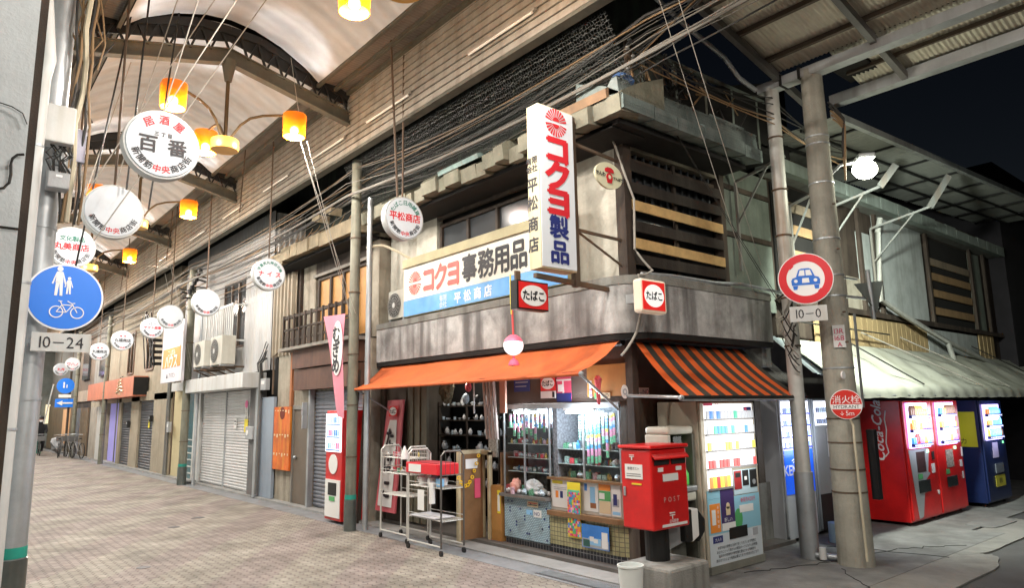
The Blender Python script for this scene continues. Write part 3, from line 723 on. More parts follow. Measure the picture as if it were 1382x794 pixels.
MB().box(8.18,8.58,3.77,3.782,2.74,2.92).build('plate', white_paint, t, bevel=.003)
text(MB(), '10－0', (8.38,3.767,2.83), '-Y', .12, sx=.9).build('lettering', black_ink, t); TURN(t, (8.18,4.39), -62)
# back of a triangular sign on an arm
t = thing('triangular_sign_back', 'grey back of a triangular sign on an arm right of the concrete pole', 'road sign', (8.7,3.7,3.2))
MB().cyl((8.72,3.62,2.80),(8.67,3.62,3.40),.028,n=14).build('post_stub', galv, t, smooth=True)
MB().extr([(8.48,3.70,3.22),(8.90,3.54,3.28),(8.74,3.58,2.88)], (0,.012,0)).build('sign_panel', mat('dull_grey_sign_back', (.17,.19,.18), .5, .3, streak=.4), t)
mb = MB(); mb.bar((8.3,3.8,3.07),(8.72,3.64,3.05),.04,.03); mb.bar((8.25,3.8,3.3),(8.55,3.70,3.28),.03,.02); mb.build('arm', galv, t)
# streetlight
t = thing('streetlight', 'glaring white streetlight on a short arm from the concrete pole', 'streetlight', (8.0,3.6,4.5))
MB().path([(8.2,3.80,4.50),(8.4,3.7,4.70),(8.68,3.58,4.78)], .02, 8).build('arm', galv, t)
MB().obox((8.76,3.55,4.83), (.24,.2,.07), Matrix.Rotation(R(40),3,'Z')).build('housing', galv, t, bevel=.02)
MB().sphere((8.757,3.56,4.68), .115, 32, (1.5,1.2,1.0)).build('lens', emis('streetlight_glare_globe', (.99,1,.80), 60*LK), t, smooth=True)  # oversized globe: the lamp's glare is put into its shape
q_ = lamp('street_lamp_light', (8.88,3.5,4.55), 1900*LK, (.93,1,.88), t, .12, typ='SPOT', rot=V((.80,.22,-.56)).to_track_quat('-Z','Y').to_euler()); q_.data.spot_size = R(125); q_.data.spot_blend = .9
# ================================================================== CORNER SHOP BUILDING
bs = thing('corner_shop_building', 'two-storey weathered corner shop building with rounded concrete band over orange awnings', 'building', (7.2,7.5,0))
brownwall = mat('dark_brown_render', (.075,.06,.045), .75, streak=.3, dirt=(.12,.10,.08), grime=.3, var=.35, bump=.2)
shopfloor = mat('worn_shop_floor', (.12,.11,.10), .7, grime=.4)
B(5.95, 8.9, 4.95, 10.6, .0, .06).build('floor', shopfloor, bs)
B(6.14, 8.75, 5.28, 5.44, .02, 2.62).build('street_wall', brownwall, bs)
B(6.10, 6.20, 5.20, 5.30, .02, 2.62).build('corner_post', dark_wood, bs)
B(8.30, 8.80, 5.20, 5.50, .02, .78).build('concrete_plinth', concrete, bs)
B(8.55, 8.70, 5.2, 5.45, .78, 2.3).build('wall_end', brownwall, bs); B(8.5, 8.72, 5.0, 5.45, 2.3, 2.6).build('beam_end', concrete, bs)
B(8.65, 8.80, 5.45, 10.62, 0, 2.6).build('back_wall', mat('dim_brown_interior_wall', (.09,.07,.055), .8, var=.4), bs)
B(5.95, 8.8, 10.5, 10.62, 0, 2.6).build('side_wall', brownwall, bs)
B(5.9, 8.8, 5.3, 10.6, 2.6, 2.68).build('ceiling', mat('dim_ceiling_boards', (.12,.10,.08), .8, var=.3), bs)
# curved concrete band
def bandpath(off, n=12):
    P = [(5.85-off, 10.62)]
    cx, cy_, r = 6.33, 5.37, .48+off
    for i in range(n+1):
        a = PI+ (PI/2)*i/n; P.append((cx+r*math.cos(a), cy_+r*math.sin(a)))
    P.append((8.62, 4.89-off)); return P
terr = mat('stained_terrazzo_band', (.44,.44,.43), .75, streak=.85, sscale=(3.4,3.4,.3), sr=(.46,.62), dirt=(.085,.08,.078), grime=.35, var=.6, bump=.4, bscale=90)
# rain-washed pale runs and soot: refine streaks
def band(o0, o1, z0, z1, name, m):
    a = bandpath(o0); b = bandpath(o1); n = len(a); vs = []
    for (x,y),(u,v) in zip(a,b): vs += [(x,y,z0),(x,y,z1),(u,v,z1),(u,v,z0)]
    fs = []
    for i in range(n-1):
        for k in range(4): fs.append((4*i+k, 4*i+(k+1)%4, 4*i+4+(k+1)%4, 4*i+4+k))
    fs += [(0,1,2,3), (4*n-4,4*n-3,4*n-2,4*n-1)]
    mb = MB(); mb._a(vs, fs); return mb.build(name, m, bs)
band(0, -.14, 2.62, 3.17, 'concrete_band', terr)
band(.012, -.14, 3.173, 3.27, 'band_coping', mat('band_coping_concrete', (.22,.22,.20), .8, streak=.7, dirt=(.09,.085,.07), grime=.3, var=.35, bump=.3))
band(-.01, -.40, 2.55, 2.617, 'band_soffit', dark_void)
B(5.99, 8.6, 5.03, 10.6, 3.0, 3.10).build('band_roof', concrete, bs)
struct_m = plaster
# upper walls
aw = mat('pale_cracked_plaster', (.50,.48,.41), .85, streak=.3, dirt=(.25,.21,.16), grime=.4, var=.3, bump=.3, bscale=20)
B(6.1, 6.22, 9.15, 10.6, 3.1, 5.5).build('upper_wall', aw, bs)
B(6.1, 6.22, 5.3, 6.85, 3.1, 5.5).build('upper_wall', aw, bs)
B(6.1, 6.22, 6.85, 9.15, 3.1, 4.28).build('upper_wall', aw, bs)
B(6.1, 6.22, 6.85, 9.15, 5.2, 5.5).build('upper_wall', dark_wood, bs)
B(6.06, 6.2, 5.16, 5.30, 3.1, 5.5).build('upper_corner_post', dark_wood, bs)
# side window with wooden frames
wf = thing('x','x','x'); bpy.data.objects.remove(wf)
def wframe(parent, X, y0, y1, z0, z1, rows, cols, m, pane, w=.05, depth=.06):
    mb = MB(); mb.box(X-depth,X,y0,y1,z0,z0+w).box(X-depth,X,y0,y1,z1-w,z1)
    for i in range(cols+1):
        y = y0+(y1-y0-w)*i/cols; mb.box(X-depth-.004*(i%2),X-.002,y,y+w,z0+w,z1-w)
    for j in range(1, rows): z = z0+(z1-z0)*j/rows; mb.box(X-depth+.01,X-.01,y0+w,y1-w,z,z+w*.6)
    f = mb.build('window_frame', m, parent)
    MB().box(X-.02,X-.012,y0+.02,y1-.02,z0+.02,z1-.02).build('pane', pane, f)
    return f
darkglass = flat('dusty_dark_window_glass', (.05,.055,.06), .12)
wframe(bs, 6.19, 6.9, 9.1, 4.3, 4.75, 1, 3, dark_wood, darkglass)
wframe(bs, 6.14, 6.9, 9.12, 4.82, 5.18, 1, 3, dark_wood, mat('brown_board_panes', (.14,.11,.08), .7, var=.4))
MB().box(6.24,6.25,6.88,7.6,4.35,4.7).build('curtain', mat('lit_cream_curtain', (.45,.42,.28), .8, var=.2, emit=(1,.75,.35), es=.03*LK), bs)
MB().sphere((6.3,7.0,4.62),.06,12).build('window_lamp', emis('warm_window_bulb', (1,.55,.15), 6*LK), bs)
B(6.3, 8.5, 6.0, 10.5, 3.1, 5.5).build('inner_core', dark_void, bs)
# street-side upper front
B(8.02, 8.12, 5.16, 5.30, 3.1, 5.3).build('upper_post', dark_wood, bs)
B(8.12, 9.32, 5.2, 5.30, 3.1, 5.1).build('upper_wall', greenplaster, bs)
for z in (4.08, 4.75): B(8.12, 9.32, 5.17, 5.197, z, z+.07).build('batten', dark_wood, bs)
B(6.22, 8.02, 5.2, 5.32, 4.86, 5.12).build('lintel_board', mat('grimy_cream_board', (.28,.25,.19), .8, streak=.3, grime=.4, dirt=(.1,.09,.07)), bs)
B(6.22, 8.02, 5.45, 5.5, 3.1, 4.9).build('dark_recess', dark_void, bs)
for i, (z, m_) in enumerate(((3.46,'d'),(3.64,'p'),(3.86,'d'),(4.10,'p'),(4.33,'d'),(4.58,'d'))):
    mb = MB(); mb.obox((7.11,5.17,z+.05),(1.86,.022,.125 if m_ == 'p' else .13), Matrix.Rotation(R(.5 if i % 2 else -.4),3,'Y')); mb.build('shutter_board', pale_wood if m_ == 'p' else mat('dark_brown_board', (.03,.023,.018), .75, streak=.4, dirt=(.06,.05,.04), var=.4), bs)
mb = MB(); mb.box(6.25,8.0,5.22,5.25,3.36,3.40).box(7.08,7.13,5.22,5.26,3.3,4.85).box(6.25,8.0,5.23,5.26,4.72,4.77); mb.build('window_frame', dark_wood, bs)
mb = MB()
for i in range(11): mb.box(6.4+i*.15,6.43+i*.15,5.26,5.29,4.2,4.85)
mb.build('lattice', mat('grey_blue_lattice', (.025,.03,.035), .7), bs)
B(6.3, 8.0, 5.3, 5.31, 3.3, 4.8).build('glass', darkglass, bs)
# metal flashing on top of the street band
mb = MB(); mb.path([(6.1,5.0,3.29),(6.6,4.95,3.31),(7.4,4.90,3.30),(7.9,4.86,3.33),(8.6,4.84,3.31),(9.1,4.84,3.27)], .022, 8); mb.build('metal_flashing', galv, bs)
B(6.3, 8.6, 4.9, 5.15, 3.272, 3.285).build('zinc_sheet', galv, bs)
# eaves: mortar-edged tile eave with uneven blocks
tile = mat('mossy_mortar_eave', (.22,.21,.16), .9, streak=.5, dirt=(.12,.13,.09), grime=.45, var=.4, bump=.5, bscale=25)
tile2 = mat('blue_green_eave_sheet', (.15,.19,.18), .8, streak=.3, dirt=(.25,.27,.26), grime=.55, var=.4, bump=.4)
rnd = random.Random(21)
mb = MB(); y = 4.63
while y < 10.5:
    l = rnd.uniform(.16,.42); z = rnd.uniform(-.035,.035); x = 5.42+rnd.uniform(-.05,.05)
    mb.extr([(x,y,4.93+z),(x-rnd.uniform(0,.03),y,5.12+z),(x+.05,y,5.17+z*1.5),(5.75,y,5.33+z),(6.2,y,5.52+z),(6.2,y,5.02)], (0,min(l-.012,10.5-y),0)); y += l
mb.build('arcade_eave', tile, bs)
mb = MB(); mb.extr([(5.39,7.1,5.13),(5.37,7.1,5.19),(5.8,7.1,5.38),(5.8,7.1,5.33)], (0,.95,0)); mb.build('teal_eave_patch', mat('pale_teal_sheet', (.22,.33,.31), .7, streak=.5, dirt=(.12,.12,.10), grime=.3), bs)
mb = MB(); mb.extr([(5.41,4.8,5.14),(5.39,4.8,5.24),(5.8,4.8,5.44),(5.8,4.8,5.33)], (0,1.3,0)); mb.build('rusty_eave_patch', mat('rusty_tan_sheet', (.26,.16,.09), .8, streak=.5, dirt=(.10,.07,.05), grime=.4), bs)
mb = MB(); x = 5.45
while x < 8.2:
    l = rnd.uniform(.35,.55); z = rnd.uniform(-.02,.02)
    mb.extr([(x,4.60,4.97+z),(x,4.60,5.13+z),(x,4.85,5.30+z),(x,5.3,5.50+z),(x,5.3,5.05)], (min(l-.012,8.2-x),0,0)); x += l
mb.build('street_eave', tile2, bs)
mb = MB(); x = 5.45
while x < 8.2:
    l = rnd.uniform(.5,.8); mb.extr([(x,4.66,5.15),(x,4.68,5.36+rnd.uniform(-.02,.03)),(x,4.75,5.36),(x,4.9,5.2)], (min(l-.01,8.2-x),0,0)); x += l
mb.build('eave_cover_sheet', tile2, bs)
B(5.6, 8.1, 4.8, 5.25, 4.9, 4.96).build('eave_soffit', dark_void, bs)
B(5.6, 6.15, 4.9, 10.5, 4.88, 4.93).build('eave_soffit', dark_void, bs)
mb = MB(); mb._a([(6.1,4.9,5.45),(6.1,10.6,5.45),(9.5,10.6,6.6),(9.5,4.9,6.6),(6.1,4.9,5.3),(6.1,10.6,5.3),(9.5,10.6,5.3),(9.5,4.9,5.3)],[(0,1,2,3),(4,5,6,7),(0,3,7,4),(1,2,6,5),(0,4,5,1),(3,7,6,2)])
mb.build('roof', dark_void, bs)
# old roof-top sign frame
t = thing('rooftop_steel_frame', 'old rusty lattice frame standing along the street side of the corner roof', 'steel frame', (7.4,4.95,5.4))
mb = MB(); gp = mat('peeling_pale_green_steel', (.22,.25,.22), .7, .1, streak=.5, dirt=(.15,.09,.05), var=.4)
mb.bar((6.15,4.92,6.02),(8.9,4.92,6.10),.05); mb.bar((6.15,4.92,5.45),(8.9,4.92,5.42),.04)
mb.build('rail', gp, t)
for i in range(5):
    x = 6.2+i*.62; MB().bar((x,4.92,5.35),(x,4.92,6.06),.045).build('upright', gp, t)
mb = MB()
for i in range(4): x = 6.2+i*.62; mb.bar((x,4.92,5.45 if i % 2 else 6.02),(x+.62,4.92,6.02 if i % 2 else 5.45),.03)
mb.build('brace', rusty, t)
mb = MB()
for i, y in enumerate((5.3, 5.8)): mb.bar((6.15,y,6.05),(8.9,y,6.1),.035)
for x in (6.2,7.4,8.6): mb.bar((x,4.92,6.04),(x,5.9,6.08),.035)
mb.build('rear_rail', gp, t)
blue_t = mat('crumpled_blue_tarpaulin', (.05,.11,.26), .5, var=.5, scale=8, bump=.3)
def crumple(c, sx, sy, sz, seed, name, m, label, cat, n=14):
    rnd = random.Random(seed); mb = MB().sphere(c, 1, n, (sx,sy,sz)); c = V(c); cache = {}
    vv = []
    for p in mb.v:
        k = tuple(round(q,3) for q in p)
        if k not in cache: cache[k] = rnd.uniform(.72,1.2)
        vv.append(tuple(c+(V(p)-c)*cache[k]))
    mb.v = vv
    return tag(mb.build(name, m), label, cat)
crumple((5.66,4.78,5.38), .15,.13,.09, 4, 'blue_tarpaulin', blue_t, 'crumpled blue tarpaulin bundle on the corner of the roof eave', 'tarpaulin')
crumple((7.9,5.1,5.38), .2,.15,.05, 5, 'blue_sheet', blue_t, 'blue plastic sheet lying on the street-side eave near the pole', 'tarpaulin')
crumple((7.9,5.4,5.85), .35,.2,.14, 6, 'rooftop_junk', mat('grey_blue_junk', (.16,.2,.23), .6, var=.6, scale=9), 'heap of grey junk stored behind the rooftop frame', 'junk heap')
t = thing('insulator_post', 'short rusty post with white insulators on the roof corner', 'insulator post', (5.98,4.95,5.4))
MB().cyl((5.98,4.95,5.3),(5.98,4.95,6.1),.05,n=10).build('post', rusty, t)
for i in range(5): MB().lathe((5.9+.05*(i%3)-.02,4.87,5.62+i*.09), [(.01,0),(.028,.01),(.018,.03),(.028,.05),(.008,.07)], 10).build('insulator', white_paint, t, smooth=True)
rnd = random.Random(404)
for k in range(16):
    x = 5.9+rnd.uniform(0,2.0); z = 5.45+rnd.uniform(0,.5); P_ = [(x+rnd.uniform(-.3,.3), 4.85+rnd.uniform(-.12,.2), z+rnd.uniform(-.3,.25)) for _ in range(5)]
    tag(MB().path([V(P_[0]).lerp(V(P_[1]),.5*q) for q in (0,1,2)]+[V(P_[i]).lerp(V(P_[i+1]),g) for i in (1,2,3) for g in (.33,.66,1)], rnd.choice([.006,.009,.014]), 6).build('tangled_wire', rnd.choice([cable_m,cable_b,cable_m,rusty])), 'one of the tangled old wires in the rooftop frame of the corner shop', 'wire', 'tangled wires on the corner roof')
# netting and dark gap over the eave
net = bpy.data.materials.new('wire_netting'); net.use_nodes = True; nt = net.node_tree; L = nt.links; p = nt.nodes['Principled BSDF']
p.inputs['Base Color'].default_value = (.05,.055,.05,1); tc = _n(nt,'ShaderNodeTexCoord'); vo = _n(nt,'ShaderNodeTexVoronoi', feature='DISTANCE_TO_EDGE'); vo.inputs['Scale'].default_value = 24; vo.inputs['Randomness'].default_value = .35
L.new(tc.outputs['Object'], vo.inputs['Vector']); mt = _n(nt,'ShaderNodeMath', operation='LESS_THAN'); mt.inputs[1].default_value = .03; L.new(vo.outputs['Distance'], mt.inputs[0])
tr = _n(nt,'ShaderNodeBsdfTransparent'); mx = _n(nt,'ShaderNodeMixShader'); L.new(mt.outputs[0], mx.inputs[0]); L.new(tr.outputs[0], mx.inputs[1]); L.new(p.outputs[0], mx.inputs[2]); L.new(mx.outputs[0], nt.nodes['Material Output'].inputs[0])
o = MB()._a([(5.1,4.5,5.93),(5.1,10.5,5.93),(5.5,10.5,5.25),(5.5,4.5,5.25)],[(0,1,2,3)]).build('wire_netting', net); tag(o, 'hexagonal wire netting hung between the fascia and the corner shop eave', 'netting')
o = MB()._a([(5.43,4.585,4.98),(8.2,4.585,4.98),(8.2,4.66,5.36),(5.43,4.66,5.36)],[(0,1,2,3)]).build('wire_netting', net); tag(o, 'wire netting wrapped over the blue green street-side eave', 'netting')
# near-black sheet paints the shade of the void behind the fascia
t = thing('roof_void_sheet', 'near-black sheet painted as the shaded void behind the cables above the arcade eaves', 'screen', (6.6,20,5.3))
B(6.5, 6.55, 4.9, 46, 5.0, 7.6).build('void_sheet', mat('void_green_black', (.02,.024,.02), .9, streak=.5, dirt=(.05,.07,.05), var=.5), t)

# ------------------------------------------------------------------ awnings
aw_t = mat('orange_canvas', (.60,.125,.03), .75, var=.3, scale=2, streak=.4, dirt=(.40,.10,.04), bump=.2, grime=.2)
t = thing('orange_awning', 'plain orange canvas awning over the open shop front', 'awning', (5.5,7.8,2.3))
n = 24; vs = []
for j in range(n+1):
    f = j/n; y_t = 10.55+(5.22-10.55)*f; y_b = 10.1+(5.16-10.1)*f
    for i, g in enumerate((0,.35,.7,1)):
        sag = -.045*math.sin(PI*g)+.012*math.sin(j*1.7)*g+.006*math.sin(j*.9+g*5)
        vs.append((5.93+(5.2-5.93)*g, y_t+(y_b-y_t)*g, 2.54+(2.165-2.54)*g+sag))
mb = MB(); mb._a(vs, [(j*4+i, j*4+i+1, j*4+i+5, j*4+i+4) for j in range(n) for i in range(3)])
mb.build('canvas', aw_t, t, smooth=True)
MB().cyl((5.2,10.1,2.15),(5.2,5.14,2.15),.022,n=10).build('front_rail', aw_t, t)
MB().cyl((6.02,10.4,2.53),(6.02,5.25,2.53),.04,n=10).build('roller', black_steel, t)
mb = MB(); mb.cyl((5.21,5.14,2.145),(5.95,5.30,1.78),.014,n=8); mb.cyl((5.21,10.08,2.145),(5.95,10.3,1.8),.014,n=8); mb.sphere((5.2,5.12,2.15),.03,10); mb.build('arm', galv, t)
# striped awning
t = thing('striped_awning', 'orange and dark brown striped awning over the cigarette vending machine', 'awning', (7.1,4.8,2.2))
om = mat('faded_orange_stripe', (.66,.11,.018), .7, var=.15, scale=3, streak=.2, dirt=(.45,.13,.06), bump=.1); dm = mat('dark_brown_stripe', (.05,.045,.035), .7, var=.25, bump=.1)
N = 18
for k in range(N):
    a, b = k/N, (k+1)/N; vs = []
    for f in (a, b):
        for g in (0,.2,.4,.6,.8,1):
            xt = 6.07+(8.22-6.07)*f; xb = 5.92+(8.30-5.92)*f
            vs.append((xt+(xb-xt)*g, 5.12+(4.40-5.12)*g, 2.53+(1.90-2.53)*g-.045*math.sin(PI*g)))
    MB()._a(vs, [(i,i+1,i+7,i+6) for i in range(5)]).build('stripe', om if k % 2 == 0 else dm, t, smooth=True)
MB().cyl((5.88,4.40,1.885),(8.42,4.40,1.885),.026,n=10).build('front_rail', black_steel, t)
MB().cyl((5.9,4.385,1.862),(8.4,4.385,1.862),.012,n=8).build('drip_rail', galv, t)
mb = MB(); mb.cyl((5.92,4.42,1.89),(5.98,5.25,1.93),.018,n=8); mb.sphere((5.90,4.40,1.885),.032,10); mb.cyl((8.3,4.42,1.89),(8.5,5.2,2.35),.014,n=8); mb.build('arm', galv, t)
MB().cyl((6.0,5.14,2.55),(8.3,5.14,2.55),.04,n=10).build('roller', black_steel, t)
film = bpy.data.materials.new('clear_plastic_film'); film.use_nodes = True; nt = film.node_tree; p = nt.nodes['Principled BSDF']; p.inputs['Base Color'].default_value=(.6,.6,.58,1); p.inputs['Roughness'].default_value=.2
tr = _n(nt,'ShaderNodeBsdfTransparent'); mx = _n(nt,'ShaderNodeMixShader'); mx.inputs[0].default_value=.22; nt.links.new(tr.outputs[0],mx.inputs[1]); nt.links.new(p.outputs[0],mx.inputs[2]); nt.links.new(mx.outputs[0],nt.nodes['Material Output'].inputs[0])
o = MB()._a([(8.2,5.12,2.6),(8.75,5.1,2.45),(8.6,4.6,2.05),(8.40,4.38,1.92),(8.25,4.40,1.93)],[(0,1,2,3,4)]).build('plastic_film', film); tag(o, 'torn clear plastic film at the right end of the striped awning', 'plastic film')

# ------------------------------------------------------------------ big sign boards
t = thing('office_supply_signboard', 'long white and blue office supply signboard with red and black characters above the concrete band', 'signboard', (5.85,8.1,3.3))
cream = mat('yellowed_cream_board', (.60,.58,.46), .6, streak=.2, dirt=(.4,.36,.26), var=.1, bump=0)
boardw = mat('offwhite_signboard', (.68,.66,.58), .5, streak=.15, dirt=(.5,.45,.35), var=.08, bump=0)
boardb = mat('sky_blue_signboard', (.12,.36,.72), .45, grime=.4, dirt=(.3,.48,.68), var=.25, bump=0)
X0 = 5.87
B(X0, X0+.12, 5.95, 9.78, 3.30, 4.25).build('board_box', mat('khaki_frame', (.38,.34,.2), .6, var=.2), t)
B(X0-.008, X0-.001, 5.95, 9.76, 3.31, 3.56).build('blue_strip', boardb, t)
B(X0-.008, X0-.001, 5.95, 9.76, 3.563, 4.10).build('white_face', boardw, t)
B(X0-.04, X0-.001, 5.95, 9.76, 4.103, 4.24).build('khaki_top', MC['khaki_frame'], t)
def sunburst(mb, c, rt, up, r):
    for i in range(24):
        a = 2*PI*i/24; 
        if abs(math.sin(a)) < .12: continue
        P = []
        for rr_, da in ((.34,-.05),(1,-.085),(1,.085),(.34,.05)):
            P.append(V(c)+rt*(r*rr_*math.cos(a+da))+up*(r*rr_*math.sin(a+da)))
        mb._a(P, [(0,1,2,3)])
    for s in (1,-1):
        P = [V(c)+rt*(r*.3*math.cos(q))+up*(s*r*(.10+.3*math.sin(q))) for q in [PI*i/8 for i in range(9)]]
        mb._a(P, [tuple(range(9))])
rt, up = AX['-X']
redf = mat('faded_red_paint', (.62,.13,.11), .6, var=.2, scale=8, bump=0)
mb = MB(); sunburst(mb, (X0-.012,9.42,3.82), rt, up, .19); [put(mb, ch, V((X0-.012,y,3.82)), rt, up, .42, .05, sx=.90) for ch, y in zip('コクヨ', (9.02,8.68,8.35))]; mb.build('red_lettering', redf, t)
mb = MB(); [put(mb, ch, V((X0-.012,y,3.83)), rt, up, .40, .035, sx=.9) for ch, y in zip('事務用品', (7.95,7.56,7.20,6.85))]; mb.build('black_lettering', black_ink, t)
mb = MB(); text(mb, '平松商店', (X0-.012,7.88,3.43), '-X', .17, space=1.4, bold=.03); text(mb, '有限', (X0-.012,8.62,3.475), '-X', .10); text(mb, '会社', (X0-.012,8.62,3.375), '-X', .10)
mb.build('white_lettering', white_ink, t)
# vertical sign
t = thing('vertical_signboard', 'tall vertical white signboard with red and navy characters projecting over the corner', 'signboard', (5.0,5.3,3.2))
YS = 5.2
B(4.755, 5.27, YS, YS+.18, 3.24, 5.04).build('sign_box', mat('yellowed_sign_box', (.62,.55,.36), .6, streak=.35, dirt=(.35,.22,.1), var=.15, bump=0), t)
B(4.765, 5.26, YS-.012, YS-.002, 3.255, 5.025).build('front_face', mat('bluish_white_sign_face', (.62,.66,.70), .4, streak=.12, dirt=(.45,.45,.45), var=.06, bump=0, emit=(.9,.95,1), es=.03*LK), t)
c = (5.01, YS-.015)
mb = MB(); rt, up = AX['-Y']; sunburst(mb, (5.005,YS-.0165,4.87), rt, up, .16)
for ch, z in zip('コクヨ', (4.57,4.27,3.98)): put(mb, ch, V((5.01,YS-.0165,z)), rt, up, .345, .055, sx=1.15)
mb.build('red_lettering', red_ink, t)
mb = MB()
for ch, z in zip('製品', (3.70,3.43)): put(mb, ch, V((5.01,YS-.0165,z)), rt, up, .25, .035, sx=1.1)
mb.build('navy_lettering', navy_ink, t)
mb = MB(); text(mb, '有限', (4.7525,YS+.11,4.42), '-X', .085, bold=.03); text(mb, '会社', (4.7525,YS+.11,4.33), '-X', .085, bold=.03)
for ch, z in zip('平松商店', (4.15,3.95,3.72,3.50)): put(mb, ch, V((4.7525,YS+.11,z)), AX['-X'][0], AX['-X'][1], .16, .03)
mb.build('side_lettering', black_ink, t)
B(5.30, 5.37, YS+.05, YS+.12, 3.1, 5.05).build('support_pole', rusty, t)
mb = MB(); mb.bar((5.33,YS+.08,4.75),(6.12,YS+.05,4.68),.03); mb.bar((5.33,YS+.08,3.75),(6.12,YS+.05,3.72),.03); mb.bar((5.33,YS+.08,3.75),(6.1,YS+.05,3.40),.02); mb.bar((4.75,5.3,3.17),(6.0,5.3,3.12),.05); mb.build('bracket', rusty, t)
# telephone oval sign
t = thing('telephone_sign', 'cream oval sign with a red telephone between characters, beside the tall signboard', 'sign', (5.85,5.2,4.35))
c = V((5.78,5.17,4.42)); MB().disc(c, (0,-1,0), .225, .155, .03, 36).build('oval_plate', mat('cream_enamel', (.66,.64,.45), .45, var=.08, bump=0), t)
MB().ring(c+V((0,-.031,0)), (0,-1,0), .0, .0, .001).v
mb = MB(); q = c+V((0,-.034,0)); mb.cyl(q+V((0,-.004,-.02)), q+V((0,0,-.02)), .05, n=20); mb.extr([q+V((x,0,z)) for x, z in ((-.035,-.09),(.035,-.09),(.055,-.02),(-.055,-.02))], (0,-.003,0)); mb.extr([q+V((x,-.001,z)) for x, z in ((-.075,.04),(-.04,.035),(.04,.035),(.075,.04),(.07,.075),(.03,.095),(-.03,.095),(-.07,.075))], (0,-.003,0))
mb.build('telephone_pictogram', red_ink, t)
MB().cyl(q+V((0,-.007,-.02)), q+V((0,-.005,-.02)), .024, n=16).build('dial', MC['cream_enamel'], t)
mb = MB(); text(mb, 'でんわ', q+V((-.145,-.001,0)), '-Y', .054, bold=.04); text(mb, 'でんぽう', q+V((.148,-.001,-.02)), '-Y', .042, bold=.04); mb.build('lettering', black_ink, t)
mb = MB(); mb.bar((6.02,5.19,4.42),(6.12,5.19,4.42),.04); mb.build('bracket', galv, t)
def tabako(parent, c, w, h, face='-Y', glow=.0):
    rt, up = AX[face]; nor = rt.cross(up); c = V(c)
    rm = flat('tobacco_red%g' % glow, (.66,.02,.02), .4, emit=(1,.03,.02) if glow else None, es=glow); wm = flat('tobacco_white%g' % glow, (.78,.78,.76), .4, emit=(1,1,.97) if glow else None, es=glow*1.5)
    mb = MB(); P = [c+nor*.002+rt*x+up*z for x, z in ((-w/2,-h/2),(w/2,-h/2),(w/2,h/2),(-w/2,h/2))]; mb.extr(P, nor*.003); mb.build('red_face', rm, parent)
    MB().disc(c+nor*.0065, nor, w*.44, h*.40, .002, 36).build('white_oval', wm, parent)
    text(MB(), 'たばこ', c+nor*.0105, face, w*.27, bold=.03, sx=.95).build('lettering', black_ink, parent)
t = thing('tobacco_sign', 'square red tobacco sign with white oval hanging under the tall signboard', 'sign', (4.9,5.35,2.9))
B(4.50, 4.93, 5.30, 5.40, 2.80, 3.10).build('sign_box', black_steel, t); tabako(t, (4.72,5.297,2.95), .40, .27)
B(4.52, 4.58, 5.33, 5.36, 3.1, 3.2).build('hanger', rusty, t)
t = thing('tobacco_lightbox', 'lit square tobacco lightbox fixed on the concrete band at the corner', 'sign', (5.85,4.78,2.95))
mb = MB(); mb.obox((5.78,4.64,2.945),(.42,.12,.36)); mb.build('box', mat('glowing_cream_box', (.7,.62,.5), .5, emit=(1,.75,.5), es=.15*LK, var=.1, bump=0), t, bevel=.03)
tabako(t, (5.765,4.578,2.945), .36, .30, glow=.35*LK)
MB().box(5.72,5.85,4.70,4.92,2.9,3.0).build('bracket', galv, t)
# lantern
t = thing('festival_lantern', 'glowing white and pink paper lantern hanging from a coloured cord before the orange awning', 'lantern', (4.98,5.96,2.3))
lc = V((4.98,5.94,2.50))
MB().sphere(lc, .112, 20, (1,1,1.0)).build('lantern_body', emis('glowing_lantern_paper', (1,.93,.93), 1.1*LK), t, smooth=True)
MB().lathe(lc+V((0,0,.040)), [(.107,0),(.098,.025),(.078,.05),(.045,.073),(.03,.08)], 20).build('pink_crown', mat('pink_lantern_paper', (.75,.12,.2), .5, emit=(1,.2,.3), es=.25*LK, var=0, bump=0), t, smooth=True)
MB().lathe(lc+V((0,0,-.225)), [(.02,0),(.065,.005),(.05,.05),(.012,.085),(.012,.11)], 14).build('pink_tassel', mat('pink_tassel', (.75,.08,.14), .8, var=.3), t, smooth=True)
MB().path([lc+V((0,0,.09)),lc+V((-.005,0,.3)),lc+V((-.02,0,.55)),lc+V((-.02,0,.62))], .012, 8).build('cord', palette('striped_cord', [(.7,.1,.1)]), t)
MB().path([lc+V((-.02,0,.35)),lc+V((-.03,0,.55)),lc+V((-.03,0,.8))], .009, 8).build('yellow_cord', flat('yellow_cord', (.7,.6,.1)), t)
lamp('lantern_light', lc+V((-.13,-.13,-.02)), 3*LK, (1,.8,.8), t, .05)
